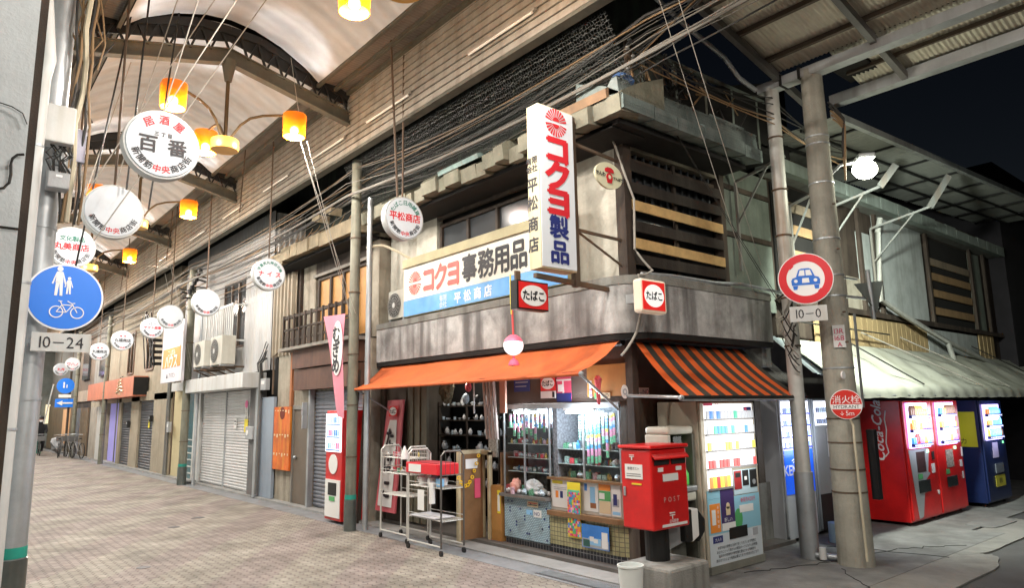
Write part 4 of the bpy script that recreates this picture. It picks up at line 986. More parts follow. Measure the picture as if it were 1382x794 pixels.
# outdoor fan unit behind the sign board's left end
def ac_unit(name, c, w, d, h, label, facing='-X', group=None):
    """air-conditioner outdoor unit, fan on its -X side by default"""
    x, y, z = c; t = thing(name, label, 'air conditioner', c, group)
    B(x, x+d, y-w/2, y+w/2, z+.04, z+h).build('casing', mat('yellowed_unit_casing', (.50,.49,.43), .6, streak=.3, dirt=(.3,.26,.2), var=.15, bump=0), t, bevel=.012)
    cc = V((x-.001, y+w*.12, z+h*.52)); MB().cyl(cc+V((-.006,0,0)), cc, h*.38, n=32).build('fan_opening', black_steel, t)
    mb = MB()
    for r_ in (.1,.18,.26,.34,.4): mb.ring(cc+V((-.008,0,0)), (-1,0,0), h*r_-.006, h*r_, .006, 28)
    for k in range(8): a = PI*k/8; mb.bar(cc+V((-.012,math.cos(a)*h*.39,math.sin(a)*h*.39)), cc-V((.012,math.cos(a)*h*.39,math.sin(a)*h*.39)), .005)
    mb.build('fan_guard', mat('grey_fan_guard', (.3,.3,.28), .5), t); MB().cyl(cc+V((-.02,0,0)), cc, h*.08, n=16).build('hub', white_paint, t)
    mb = MB(); mb.box(x, x+d, y-w*.42, y-w*.36, z, z+.04).box(x, x+d, y+w*.36, y+w*.42, z, z+.04); mb.build('foot', galv, t)
    return t
ac_unit('outdoor_unit', (5.9,10.05,3.28), .55, .28, .52, 'outdoor air-conditioner unit standing on the concrete band left of the office supply board')
# ================================================================== SHOP FRONT
brownw = mat('varnished_brown_wood', (.22,.12,.055), .45, streak=.3, dirt=(.09,.045,.02), var=.3, bump=.05)
orangew = mat('orange_plywood', (.42,.21,.06), .55, streak=.25, dirt=(.25,.11,.03), var=.2, bump=.03)
lightw = mat('dirty_pale_door_frame', (.45,.38,.24), .6, var=.25, bump=.05)
# tiled counter
def tiles(name, c1, c2, mort, w, h, ax='Y', off=0):
    m = bpy.data.materials.new(name); m.use_nodes = True; nt = m.node_tree; L = nt.links; p = nt.nodes['Principled BSDF']; p.inputs['Roughness'].default_value = .3
    tc = _n(nt,'ShaderNodeTexCoord'); sx_ = _n(nt,'ShaderNodeSeparateXYZ'); cb = _n(nt,'ShaderNodeCombineXYZ'); L.new(tc.outputs['Object'], sx_.inputs[0])
    ad = _n(nt,'ShaderNodeMath', operation='ADD'); L.new(sx_.outputs[0], ad.inputs[0]); L.new(sx_.outputs[1], ad.inputs[1])
    L.new(ad.outputs[0], cb.inputs[0]); L.new(sx_.outputs[2], cb.inputs[1])
    b = _n(nt,'ShaderNodeTexBrick'); b.offset = off; b.inputs['Scale'].default_value = 1; b.inputs['Brick Width'].default_value = w; b.inputs['Row Height'].default_value = h; b.inputs['Mortar Size'].default_value = .004; b.inputs['Bias'].default_value = -.3
    b.inputs['Color1'].default_value = tuple(c1)+(1,); b.inputs['Color2'].default_value = tuple(c2)+(1,); b.inputs['Mortar'].default_value = tuple(mort)+(1,)
    L.new(cb.outputs[0], b.inputs[0])
    no = _n(nt,'ShaderNodeTexNoise'); no.inputs['Scale'].default_value = 6; no.inputs['Detail'].default_value = 6; L.new(tc.outputs['Object'], no.inputs[0])
    cr = _n(nt,'ShaderNodeValToRGB'); cr.color_ramp.elements[0].position=.35; cr.color_ramp.elements[0].color=(.55,.52,.48,1); cr.color_ramp.elements[1].position=.55; L.new(no.outputs['Fac'], cr.inputs[0])
    mx = _n(nt,'ShaderNodeMix', data_type='RGBA', blend_type='MULTIPLY'); mx.inputs[0].default_value=.6; L.new(b.outputs['Color'], mx.inputs[6]); L.new(cr.outputs[0], mx.inputs[7]); L.new(mx.outputs[2], p.inputs['Base Color'])
    bp = _n(nt,'ShaderNodeBump'); bp.invert=True; bp.inputs['Distance'].default_value=.004; L.new(b.outputs['Fac'], bp.inputs['Height']); L.new(bp.outputs[0], p.inputs['Normal'])
    return m
t = thing('tiled_counter', 'tiled shop counter, pale blue mosaic on the left and khaki tiles on the rounded right', 'counter', (6.2,6.5,0))
B(6.1, 6.5, 6.64, 7.52, .14, .66).build('blue_mosaic_front', tiles('pale_blue_mosaic', (.40,.55,.62), (.33,.50,.60), (.16,.22,.26), .042, .021, off=.5), t)
mb = MB(); rnd = random.Random(6)
for i in range(22): y = rnd.choice([k*.042 for k in range(158,178)]); z = .17+.042*rnd.randint(0,10); mb.box(6.094,6.0995,y,y+.02,z,z+.022)
mb.build('dark_mosaic_piece', navy_ink, t)
B(6.12, 6.5, 6.64, 7.52, .02, .138).build('black_tile_skirting', tiles('black_skirting_tiles', (.012,.014,.02), (.02,.02,.03), (.22,.22,.22), .052, .12), t)
B(6.02, 6.5, 6.62, 7.54, .663, .70).build('stone_ledge', mat('dark_stone_ledge', (.14,.13,.12), .4, var=.3), t)
def curved(z0, z1, off, name, m, inner=.3, y_end=6.63):
    P = [(6.1-off, y_end)]; cx, cy_, r = 6.45, 5.55, .35+off
    for i in range(9): a = PI+(PI/2)*i/8; P.append((cx+r*math.cos(a), cy_+r*math.sin(a)))
    P.append((6.6, 5.2-off)); Q = [(6.6,5.25),(6.6,5.5),(6.5,y_end)]
    return MB().extr([(x,y,z0) for x, y in P+[(6.6,y_end)]], (0,0,z1-z0)).build(name, m, t)
curved(.16, .50, 0, 'khaki_tile_front', tiles('khaki_glazed_tiles', (.36,.34,.18), (.30,.29,.15), (.12,.11,.08), .052, .052))
curved(.02, .158, -.01, 'black_tile_skirting', MC.get('x') or bpy.data.materials['black_skirting_tiles'])
curved(.503, .56, .05, 'wooden_shelf', brownw)
B(6.13, 6.5, 5.45, 6.63, .563, .93).build('poster_board', mat('grubby_white_board', (.55,.53,.48), .6, var=.2, streak=.2, dirt=(.35,.3,.2)), t)
B(6.08, 6.5, 5.35, 6.65, .932, .96).build('counter_top', brownw, t)
B(6.55, 6.62, 5.42, 7.55, .7, 2.5).build('partition', mat('dim_brown_interior_wall', (.09,.07,.055)), t)
# posters and notices on the counter
def poster(name, label, y0, y1, z0, z1, base, blocks, x=6.125, words=(), parent=None, cat='poster', face='-X', x0=0, X1=0):
    t = thing(name, label, cat, (x,(y0+y1)/2,z0))
    B(x-.003, x, y0, y1, z0, z1).build('sheet', base, t)
    for i, (a, b, c_, d, m_) in enumerate(blocks):
        H = y1-y0; W = z1-z0
        B(x-.0045-.0004*i, x-.0032, y1-b*H, y1-a*H, z0+c_*W, z0+d*W).build('printed_block', m_, t)
    for s, f, g, sz, m_ in words: text(MB(), s, (x-.0095,y1-f*(y1-y0),z0+g*(z1-z0)), '-X', sz).build('lettering', m_, t)
    return t
yel = flat('print_yellow', (.75,.62,.04)); orr = flat('print_orange', (.75,.25,.04)); grn = flat('print_green', (.08,.35,.12)); bl = flat('print_blue', (.04,.2,.6)); pk = flat('print_pink', (.75,.15,.35)); lb = flat('print_sky', (.25,.5,.75)); bg_ = flat('print_beige', (.62,.5,.32)); gy = flat('print_grey', (.35,.37,.4)); whi = flat('print_white', (.72,.72,.70))
poster('notice_sheet', 'white notice with yellow corner, leftmost on the counter board', 6.28, 6.60, .60, .925, whi, [(.02,.6,.86,.98,yel),(.2,.35,.35,.6,orr),(.45,.6,.35,.6,navy_ink),(.1,.8,.72,.74,gy),(.1,.8,.66,.68,gy)])
poster('hanging_toy_card', 'tall card covered with colourful small packets hanging over the counter edge', 6.06, 6.28, .28, .92, yel, [(.05,.95,.03,.86,palette('toy_packet_colours',[(.7,.1,.2),(.1,.5,.3)]))], x=6.075)
mb = MB(); rnd = random.Random(9)
for i in range(8):
    for j in range(17): mb.box(6.060-.0,6.066,6.065+i*.026,6.087+i*.026,.30+j*.030,.326+j*.030)
o = mb.build('toy_packets', palette('bright_packet_colours', [(.75,.08,.25),(.05,.45,.5),(.75,.55,.05),(.55,.05,.1),(.75,.4,.5),(.1,.45,.15),(.1,.2,.6),(.75,.25,.05)]), bpy.data.objects['hanging_toy_card'])
poster('bottle_poster', 'white poster with a bottle and blue band between the packet card and the orange poster', 5.82, 6.05, .60, .93, whi, [(.05,.25,.7,.95,bl),(.45,.8,.3,.85,lb),(.45,.85,.12,.3,mat('poster_brown',(.3,.12,.05),var=.3))])
poster('orange_green_poster', 'poster with orange top, green bottle shapes and beige bottom on the counter', 5.62, 5.81, .58, .93, whi, [(.02,.98,.78,.98,orr),(.02,.98,.45,.77,grn),(.05,.5,.5,.7,whi),(.05,.95,.05,.44,bg_)])
poster('ship_poster', 'white poster with dark blue blocks, rightmost on the counter board', 5.47, 5.61, .58, .93, whi, [(.1,.8,.3,.55,gy),(.2,.6,.35,.7,navy_ink),(.1,.9,.05,.15,lb)])
poster('blue_mountain_poster', 'blue poster with snowy mountains and a white packet, on the khaki tiles', 5.62, 6.05, .20, .46, bl, [(.02,.98,.03,.4,gy),(.25,.7,.15,.45,lb),(.05,.3,.05,.35,flat('print_dark_green',(.03,.1,.08))),(.74,.95,.08,.75,whi),(.3,.45,.3,.5,whi),(.45,.6,.25,.42,whi)], x=6.07)
poster('sticker_no', 'small white NO sticker on the blue mosaic', 6.78, 6.93, .44, .53, whi, [], x=6.097, words=[('NO',.5,.5,.055,navy_ink)])
poster('sticker_notice', 'beige notice sticker above the NO sticker on the blue mosaic', 6.84, 7.05, .56, .63, bg_, [(.1,.9,.6,.75,red_ink),(.1,.9,.3,.45,black_ink)], x=6.097)
poster('blue_sticker', 'small pale blue sticker left of the NO sticker on the mosaic', 6.95, 7.07, .46, .52, lb, [], x=6.097)
# brown cabinets at the doorway
t = thing('wood_cabinet', 'orange brown plywood cabinet side left of the blue mosaic counter', 'cabinet', (6.1,7.6,0))
B(6.08, 6.5, 7.56, 7.78, .03, .78).build('lower_panel', orangew, t); B(6.1, 6.5, 7.56, 7.60, .783, 1.22).build('upper_panel', brownw, t)
B(6.075, 6.079, 7.58, 7.645, .42, .72).build('yellow_notice', yel, t); B(6.072,6.0745,7.59,7.635,.45,.66).build('white_print', whi, t)
t = thing('open_glass_door', 'open wooden door with pale frame and yellow chain by the doorway', 'door', (6.0,8.05,0))
B(5.72, 6.10, 8.0, 8.03, .06, 1.2).build('door_panel', brownw, t)
mb = MB(); mb.box(5.68,5.72,7.99,8.04,.03,1.25).box(6.10,6.14,7.99,8.04,.03,1.25).box(5.72,6.10,7.99,8.04,1.2,1.25); mb.box(6.06,6.12,7.80,7.84,.03,1.22).box(6.06,6.12,7.80,8.0,1.18,1.24); mb.build('door_frame', lightw, t)
B(5.80, 6.0, 7.985, 7.989, 1.0, 1.13).build('white_notice', whi, t); B(5.95, 6.05, 7.984, 7.988, .60, .86).build('red_notice', flat('print_red', (.6,.08,.15)), t)
mb = MB()
for i in range(12):
    f = i/11; z = 1.05-.33*math.sin(PI*f); p_ = V((5.58+.42*f, 7.95, z+.12*f)); mb.ring(p_, (0,1,0) if i % 2 else (.6,.8,0), .014, .026, .01, 12)
o = mb.build('yellow_chain', flat('yellow_plastic', (.8,.5,.02), .35)); tag(o, 'yellow plastic chain looped between the rack and the open door', 'chain')
# showcase glass and frames
t = thing('glass_showcase', 'lit glass showcase with shelves above the tiled counter', 'showcase', (6.2,6.5,.7))
MB().quad((6.10,6.66,.70),(6.10,7.5,.70),(6.10,7.5,1.8),(6.10,6.66,1.8)).build('glass_pane', glass_m, t); MB().quad((6.10,5.45,.96),(6.10,6.6,.96),(6.10,6.6,1.8),(6.10,5.45,1.8)).build('glass_pane', glass_m, t)
mb = MB()
for y in (7.5,7.08,6.6,6.0,5.42): mb.box(6.095,6.115,y,y+.02,.7 if y > 6.6 else .96,1.82)
mb.box(6.09,6.12,5.42,7.52,1.80,1.86); mb.build('frame', galv, t)
for z in (.98,1.16,1.34,1.55): B(6.14, 6.5, 6.68, 7.48, z, z+.008).build('glass_shelf', flat('pale_shelf', (.5,.6,.6), .2), t)
for z in (1.12,1.3): B(6.14, 6.5, 5.5, 6.5, z, z+.008).build('glass_shelf', MC['pale_shelf'], t)
B(6.14,6.54,6.50,6.58,.96,1.8).build('grey_pillar', mat('speckled_grey_curtain', (.25,.25,.28), .8, var=.7, scale=30), t)
B(6.52, 6.545, 5.45, 7.5, .96, 1.8).build('back_panel', mat('grey_blue_back_panel', (.32,.36,.42), .7, var=.3, scale=10), t)
tubee = emis('lit_shop_tube', (.88,.92,1), 16*LK)
for y0, y1, x, lab in ((6.95,7.35,6.16,'left glowing shop tube inside the showcase'),(5.75,6.18,6.0,'right glowing shop tube hung before the showcase glass')):
    q = thing('shop_tube_lamp', lab, 'tube lamp', (x,(y0+y1)/2,1.75)); MB().cyl((x,y0,1.755),(x,y1,1.755),.016,n=12).build('tube', tubee, q, smooth=True); B(x-.025,x+.025,y0-.03,y1+.03,1.775,1.80).build('fitting', white_paint, q)
    lamp('tube_light', (x,(y0+y1)/2,1.735), 70*LK, (.80,.90,1), q, .1)
lamp_in = thing('added_shelf_lamp', 'added bulb that brightens the dark shelves at the back of the shop', 'bulb', (6.6,9.3,2.4)); MB().sphere((6.6,9.3,2.42),.04,12).build('bulb', emis('added_shelf_bulb',(1,.9,.75),3*LK), lamp_in); lamp('added_bulb_light', (6.6,9.3,2.33), 26*LK, (1,.93,.82), lamp_in, .05)  # unseen bulb added to brighten the crockery shelves
# small wares on the shelves
pal = [(.65,.08,.10),(.08,.3,.6),(.7,.7,.68),(.15,.4,.25),(.65,.5,.15),(.5,.6,.68),(.6,.4,.45),(.12,.12,.15),(.75,.75,.7),(.4,.6,.58)]
wm = [mat('ware_colour_%d' % i, c_, .35, var=.85, scale=45, bump=0) for i, c_ in enumerate(pal)]
def bag(c, s, seed):
    rnd = random.Random(seed); mb = MB().sphere(c, s, 8, (.8,1,.8)); c = V(c); mb.v = [tuple(c+(V(p)-c)*rnd.uniform(.8,1.15)) for p in mb.v]; return mb
protos = []
for i in range(10):
    s = .04; k = i % 3
    if k == 0: mb = MB().box(-.02,.02,-.035,.035,0,.075)
    elif k == 1: mb = MB().lathe((0,0,0), [(.022,0),(.024,.05),(.012,.065),(.010,.085)], 10)
    else: mb = bag((0,0,.035), .04, i)
    me_o = mb.build('ware', wm[i]); protos.append((me_o.data, k)); bpy.data.objects.remove(me_o)
KN = ['packet','bottle','wrapped_bundle']
def ware(i, loc, sc, label, group, rz=0):
    me, k = protos[i]; o = bpy.data.objects.new(KN[k], me); COL.objects.link(o); o.location = loc; o.scale = (sc,)*3; o.rotation_euler = (0,0,rz)
    if k == 2: o.location.z += .0
    return tag(o, label, KN[k].replace('_',' '), group)
rnd = random.Random(12)
for z, n, lab in ((.988,24,'small colourful goods on the lowest glass shelf of the left showcase'),(1.168,24,'small colourful goods on the second glass shelf of the left showcase'),(1.348,22,'small colourful goods on the third glass shelf of the left showcase'),(1.558,16,'small colourful goods on the top glass shelf of the left showcase')):
    for j in range(n): ware(rnd.randrange(10), (6.17+rnd.uniform(0,.10), 6.74+.7*j/(n-1)+rnd.uniform(-.02,.02), z+.001), rnd.uniform(.45,1.0), lab, lab, rnd.uniform(-.8,.8))
for z, n, lab in ((.962,26,'small colourful goods on the counter top inside the right showcase'),(1.129,24,'small colourful goods on the lower shelf of the right showcase'),(1.309,20,'small colourful goods on the upper shelf of the right showcase')):
    for j in range(n): ware(rnd.choice([1,3,5,9,3,9,2,6,4,0]), (6.17+rnd.uniform(0,.12), 5.5+.95*j/(n-1), z+.001), rnd.uniform(.6,1.2), lab, lab, rnd.uniform(-.8,.8))
for j in range(15): ware(rnd.choice([2,5,6,8,0,3]), (6.05+rnd.uniform(0,.08) if j % 2 else 6.16, 6.70+.76*j/14, .702), rnd.uniform(.9,1.5), 'small wrapped goods lying on the stone ledge above the blue mosaic', 'goods on the mosaic ledge', rnd.uniform(-.5,.5))
crumple((6.16,6.98,.80), .07,.16,.09, 15, 'plastic_bag', flat('thin_white_plastic', (.62,.62,.64), .25), 'large translucent white plastic bag on the stone ledge of the counter', 'plastic bag')
crumple((6.15,7.33,.80), .06,.09,.10, 16, 'sweet_bag', flat('pink_orange_wrap', (.75,.35,.28), .3), 'pink and white bag at the left end of the stone ledge', 'bag')
# hanging glass bottle rack in right window (greenish rows)
t = thing('hanging_bead_curtain', 'rows of pale green wares hanging in the right showcase window', 'hanging wares', (6.2,5.8,1.5))
mb = MB()
for i in range(11):
    for j in range(9): mb.sphere((6.2,5.58+i*.058,1.42+j*.034), .02, 6, (1,1,.8))
mb.build('green_wares', palette('pale_green_wares', [(.35,.62,.5),(.45,.7,.6),(.25,.5,.42),(.6,.75,.68)]), t)
rnd = random.Random(88)
cardm = palette('blister_card_colours', [(.7,.1,.1),(.1,.35,.65),(.75,.6,.1),(.7,.7,.7),(.15,.5,.3),(.75,.4,.1),(.5,.6,.7),(.7,.3,.5)])
for k in range(17):
    y = (6.70+k*.085) if k < 9 else 5.50+(k-9)*.062+rnd.uniform(-.01,.01); h_ = rnd.uniform(.16,.36) if k < 9 else rnd.uniform(.3,.62)
    c_ = thing('card_strip', 'one of the strips of small packets hanging from the top of the %s showcase window' % ('left' if k < 9 else 'right'), 'packet strip', (6.13,y,1.72-h_), 'hanging packet strips '+('left' if k < 9 else 'right'))
    B(6.128,6.130,y,y+.045,1.74-h_,1.74).build('strip', flat('clear_white_strip',(.6,.62,.62)), c_)
    mb = MB()
    for q in range(int(h_/.042)): mb.box(6.120,6.1275,y+.003,y+.042,1.74-h_+q*.042+.003,1.74-h_+q*.042+.037)
    mb.build('packets', cardm, c_)
# signs above the showcase
B_ = mat('dark_cardboard_header', (.10,.075,.06), .8, var=.3)
t = thing('signs_header_board', 'dark beam above the showcase holding old tobacco notices', 'beam', (6.15,6.4,1.9))
B(6.13, 6.25, 5.30, 7.9, 1.87, 2.6).build('beam', B_, t)
poster('dark_blue_notice', 'dark blue notice with pale print at the left of the old tobacco signs', 6.98, 7.30, 2.03, 2.24, navy_ink, [(.1,.9,.55,.62,gy),(.1,.8,.3,.36,gy)], x=6.12)
t = thing('tobacco_plaque', 'old square red tobacco plaque above the showcase', 'sign', (6.12,6.6,1.95)); tabako(t, (6.118,6.62,2.12), .28, .19, '-X'); B(6.112,6.118,6.48,6.76,1.93,2.02).build('price_strip', whi, t); B(6.109,6.1115,6.50,6.54,1.94,2.01).build('dark_square', black_ink, t)
poster('red_blue_poster', 'red and navy poster with white bars right of the tobacco plaque', 6.20, 6.46, 1.88, 2.24, flat('print_red',(.6,.08,.15)), [(.0,1,.72,.78,whi),(.4,.5,.3,.72,whi),(.0,1,.0,.3,navy_ink),(.1,.4,.35,.6,whi)], x=6.118)
poster('orange_board', 'plain orange brown board under the awning beside the corner post', 5.30, 5.92, 1.93, 2.30, orangew, [], x=6.112)
poster('sticker_strip', 'thin vertical pink notice on the orange brown board', 5.84, 5.88, 1.92, 2.12, whi, [(.1,.9,.05,.2,pk),(.1,.9,.4,.5,pk),(.1,.9,.75,.85,pk)], x=6.105)
poster('smoke_sticker', 'green and yellow NO sticker row on the orange brown board', 5.55, 5.80, 1.905, 1.975, bg_, [(.0,.35,.05,.95,grn)], x=6.104, words=[('NO',.75,.5,.05,black_ink)])
t = thing('round_number_sign', 'white oval tag hanging near the corner post', 'sign', (5.9,5.22,1.93)); MB().disc((5.94,5.19,1.97), (0,-1,0), .055, .075, .008, 24).build('plate', whi, t); MB().ring((5.94,5.181,1.97),(0,-1,0),.02,.035,.002,16).build('mark', gy, t)
o = MB().lathe((5.98,5.62,1.83), [(.01,0),(.02,.02),(.03,.2),(.045,.3),(.02,.34)], 10).build('pink_cloth', mat('pink_red_cloth', (.75,.15,.2), .8, var=.3)); tag(o, 'pink and red cloth tied under the right end of the orange awning', 'cloth')
t = thing('reed_screen', 'bundle of pale striped poles and a pink wooden board hanging left of the showcase', 'screen', (6.0,7.6,1.6))
for k in range(4): MB().cyl((6.02,7.55+k*.075,1.4),(6.0,7.50+k*.075+.1,2.2),.02,n=8).build('pole', [mat('striped_pale_pole',(.5,.42,.38),.6,streak=.4),MC['striped_pale_pole']][k%2], t)
B(6.0,6.03,7.35,7.47,1.75,2.25).build('board', mat('pinkish_board',(.5,.27,.2),.7,var=.2), t)
# perforated pale screen
tag(B(6.12,6.15,7.70,7.88,1.15,1.72).build('perforated_panel', mat('speckled_pale_panel', (.45,.43,.38), .7, var=.7, scale=40)), 'speckled pale panel standing at the right side of the doorway', 'panel')
# folded dark wooden screens left of doorway
t = thing('folding_shutter_doors', 'folded dark wooden slat doors at the left of the open shop front', 'folding doors', (6.1,9.7,0))
for k in range(6): B(5.98+.02*(k%2), 6.02+.02*(k%2), 9.25+k*.1, 9.34+k*.1, .1, 2.3).build('door_leaf', mat('dark_olive_slats', (.10,.09,.06), .6, streak=.5, dirt=(.2,.18,.12)), t)
B(6.0,6.12,9.9,10.5,.06,2.5).build('board', brownwall, t)
# red tobacco banner board
t = thing('tobacco_banner_board', 'leaning pink and white tobacco banner board behind the wire racks', 'banner board', (5.85,10.1,.2))
mb = MB(); mb._a([(5.80,10.50,.22),(5.80,9.88,.22),(5.93,9.86,1.98),(5.93,10.35,1.98),(5.83,10.50,.22),(5.83,9.88,.22),(5.96,9.86,1.98),(5.96,10.35,1.98)],[(0,1,2,3),(7,6,5,4),(0,3,7,4),(1,5,6,2),(3,2,6,7),(0,4,5,1)]); mb.build('board', mat('faded_pink_red_board', (.58,.12,.14), .6, var=.15, streak=.2, dirt=(.6,.35,.35)), t)
mb = MB(); mb._a([(5.798,10.41,.3),(5.798,9.97,.3),(5.862,9.96,1.2),(5.902,10.0,1.66),(5.902,10.22,1.66),(5.862,10.37,1.2)],[(0,1,2,3,4,5)]); mb.v=[(x-.006,y,z) for x,y,z in mb.v]; mb.build('white_shape', whi, t)
for ch, z in zip('たばこ', (1.38,.98,.58)): put_mb = MB(); put(put_mb, ch, V((5.78+.074*(z-.22),10.15,z)), AX['-X'][0], V((.074,0,1)).normalized(), .30, .04, sx=.9); put_mb.v=[(x-.006,y,zz) for x,y,zz in put_mb.v]; put_mb.build('lettering', black_ink, t)
tb = MB(); tabako(t, (5.888,10.1,1.80), .26, .17, '-X')
# leaning timber by the post
for k,(y,x,a) in enumerate(((10.95,5.52,.25),(10.72,5.62,.10))):
    o = MB().bar((x,y,0),(x+.05,y-a,2.15 if k else 2.5),.07,.035).build('timber_plank', dark_wood if k else MC['dark_weathered_wood']); tag(o, ['tall leaning dark timber next to the thin pipe','shorter leaning dark timber left of the tobacco banner'][k], 'plank')
# back shelving with crockery
t = thing('back_shelves', 'dark shelving full of small crockery at the back of the shop', 'shelves', (7.4,8.6,0))
mb = MB()
for y in (8.75,9.6,10.42): mb.box(7.0,7.03,y,y+.025,.06,1.95)
for z in (.55,.85,1.12,1.37,1.62,1.86): mb.box(7.0,7.3,8.75,10.44,z,z+.018)
mb.build('frame', dark_wood, t); B(7.31,7.33,7.7,10.48,.06,2.5).build('back_panel', dark_void, t)
for me_col, nm, prof in ((8,'white_bowl',[(.02,0),(.045,.035),(.048,.04),(.04,.036)]),(5,'blue_cup',[(.025,0),(.03,.06),(.026,.058)]),(2,'pale_vase',[(.02,0),(.04,.04),(.03,.08),(.015,.1),(.02,.115)])):
    po = MB().lathe((0,0,0), prof, 12).build(nm, wm[me_col], smooth=True); me = po.data; bpy.data.objects.remove(po)
    for z in (.568,.868,1.138,1.388,1.638,1.878):
        for j in range(6):
            o = bpy.data.objects.new(nm, me); COL.objects.link(o); o.location = (7.04+rnd.uniform(0,.05), 8.8+rnd.uniform(0,1.58), z+.001); s = rnd.uniform(.6,1.3); o.scale=(s,s,s)
            tag(o, 'small pale crockery piece on the dark back shelves of the shop', 'crockery', 'crockery on the back shelves')
for c_, r_, m_, lab in (((6.6,9.0,2.16),.08,wm[0],'red round ware hanging in the shop opening'),((6.62,9.1,1.98),.085,wm[5],'pale blue round ware hanging below the red one'),((6.7,8.9,1.97),.07,black_steel,'black pan hanging in the shop opening')):
    o = MB().sphere(c_, r_, 12, (.4,1,1)).build('hanging_ware', m_, smooth=True); tag(o, lab, 'ware')
crumple((6.5,9.45,2.12), .08,.2,.2, 44, 'hanging_basket', mat('dry_straw_colour', (.25,.22,.14), .9, var=.7, scale=25), 'bundle of dry straw coloured baskets hanging in the shop opening', 'basket')
tag(MB().cyl((6.0,8.05,1.75),(6.0,8.05,2.5),.012,n=8).build('hook_pole', white_paint), 'thin white pole hanging from the awning in the doorway', 'pole')
tag(B(6.7,7.0,8.0,8.6,.06,.5).build('yellow_crate_stack', flat('yellow_crate',(.55,.36,.05),.5)), 'yellow crate behind the front wire rack', 'crate')

# ------------------------------------------------------------------ wire racks
wire = mat('chipped_white_wire', (.55,.54,.5), .4, .2, var=.2, bump=0)
dwire = mat('dark_wire', (.12,.11,.10), .4, .4, var=.2, bump=0)
def rack(x0, x1, y0, y1, levels, h, label, dark=False):
    t = thing('wire_rack', label, 'display rack', ((x0+x1)/2,(y0+y1)/2,0))
    for (x, nm) in ((x0,'front'),(x1,'rear')):
        pass
    for y in (y0, y1):
        mb = MB(); mb.path([(x0,y,.09),(x0,y,h-.06),(x0+.05,y,h),(x1-.05,y,h),(x1,y,h-.06),(x1,y,.09)], .013, 8)
        for i in range(1,5): xx = x0+(x1-x0)*i/5; mb.cyl((xx,y,h-.30),(xx,y,h),.004,n=5)
        mb.cyl((x0,y,h-.30),(x1,y,h-.30),.006,n=5); mb.build('end_frame', dwire if dark and y == y0 else wire, t, smooth=True)
    for x in (x0, x1):
        MB().cyl((x,y0,.11),(x,y1,.11),.011,n=8).build('base_rail', wire, t)
    for z in levels:
        mb = MB()
        for i in range(10): xx = x0+(x1-x0)*i/9; mb.cyl((xx,y0,z),(xx,y1,z),.004,n=4)
        for i in range(5): yy = y0+(y1-y0)*i/4; mb.cyl((x0,yy,z-.008),(x1,yy,z-.008),.005,n=4)
        mb.path([(x0,y0,z+.05),(x0,y1,z+.05)], .005, 5); mb.path([(x1,y0,z+.05),(x1,y1,z+.05)], .005, 5); mb.build('wire_shelf', wire, t)
    for x in (x0, x1):
        for y in (y0, y1):
            MB().cyl((x-.012,y,.035),(x+.012,y,.035),.035,n=16).build('castor', black_steel, t)
    return t
ra = rack(5.26, 5.60, 8.62, 9.35, (.62,.92,1.14), 1.30, 'white wire display rack at the left, with small packets on its shelves')
rb = rack(5.12, 5.47, 7.58, 8.36, (.42,.82), 1.28, 'wire display rack at the front right, holding the red display and towels', True)
t = thing('red_display_tray', 'red shelf tray with white lettering patch on top of the front wire rack', 'display tray', (5.27,8.0,1.0))
B(5.10,5.44,7.64,8.40,.98,1.12).build('tray', flat('tray_red', (.65,.02,.03), .35), t, bevel=.01); B(5.094,5.099,8.02,8.32,1.0,1.10).build('white_patch', whi, t)
B(5.115,5.425,7.7,8.34,1.122,1.126).build('tray_inside', mat('dark_red',(.3,.01,.02)), t)
rnd = random.Random(23)
for k in range(6):
    o = MB().lathe((5.2+.12*(k%2), 7.72+.1*k, .83), [(.01,0),(.05,.002),(.055,.05),(.05,.10),(.01,.105)], 14).build('tissue_roll', whi if k % 3 else lb, smooth=True); tag(o, 'white or blue wrapped paper roll on the middle shelf of the front rack', 'paper roll', 'paper rolls on the front rack')
crumple((5.24,8.22,.90), .06,.06,.05, 51, 'white_bundle', whi, 'white wrapped bundle at the left of the front rack shelf', 'bundle')
o = MB().cyl((5.13,7.80,.62),(5.13,7.80,.88),.04,n=10).build('white_bag', whi); tag(o, 'white bag with red print hanging on the front rack', 'bag')
tag(MB().cyl((5.13,8.05,.68),(5.125,8.05,.70),.01).box(5.10,5.105,7.95,8.10,.52,.78).build('price_card', whi), 'white price card clipped on the front rack', 'card')
tag(B(5.10,5.42,7.70,8.30,.435,.445).build('paper_lining', mat('grey_paper_lining',(.5,.5,.52),.7,var=.2)), 'pale lining sheet on the bottom shelf of the front rack', 'sheet')
for z, n, lab in ((1.145,9,'small packet on the top shelf of the left wire rack'),(.925,9,'small packet on the middle shelf of the left wire rack')):
    for j in range(n): ware(rnd.choice([0,3,4,6,2]), (5.3+rnd.uniform(0,.2), 8.68+.62*j/(n-1), z+.008), .8, lab, lab, rnd.uniform(-.5,.5))
o = MB().lathe((5.2,8.60,1.14), [(.05,0),(.045,.08),(.02,.15),(.008,.18)], 12).build('white_bottle', whi, smooth=True); tag(o, 'white tied bag standing between the two wire racks', 'bag')
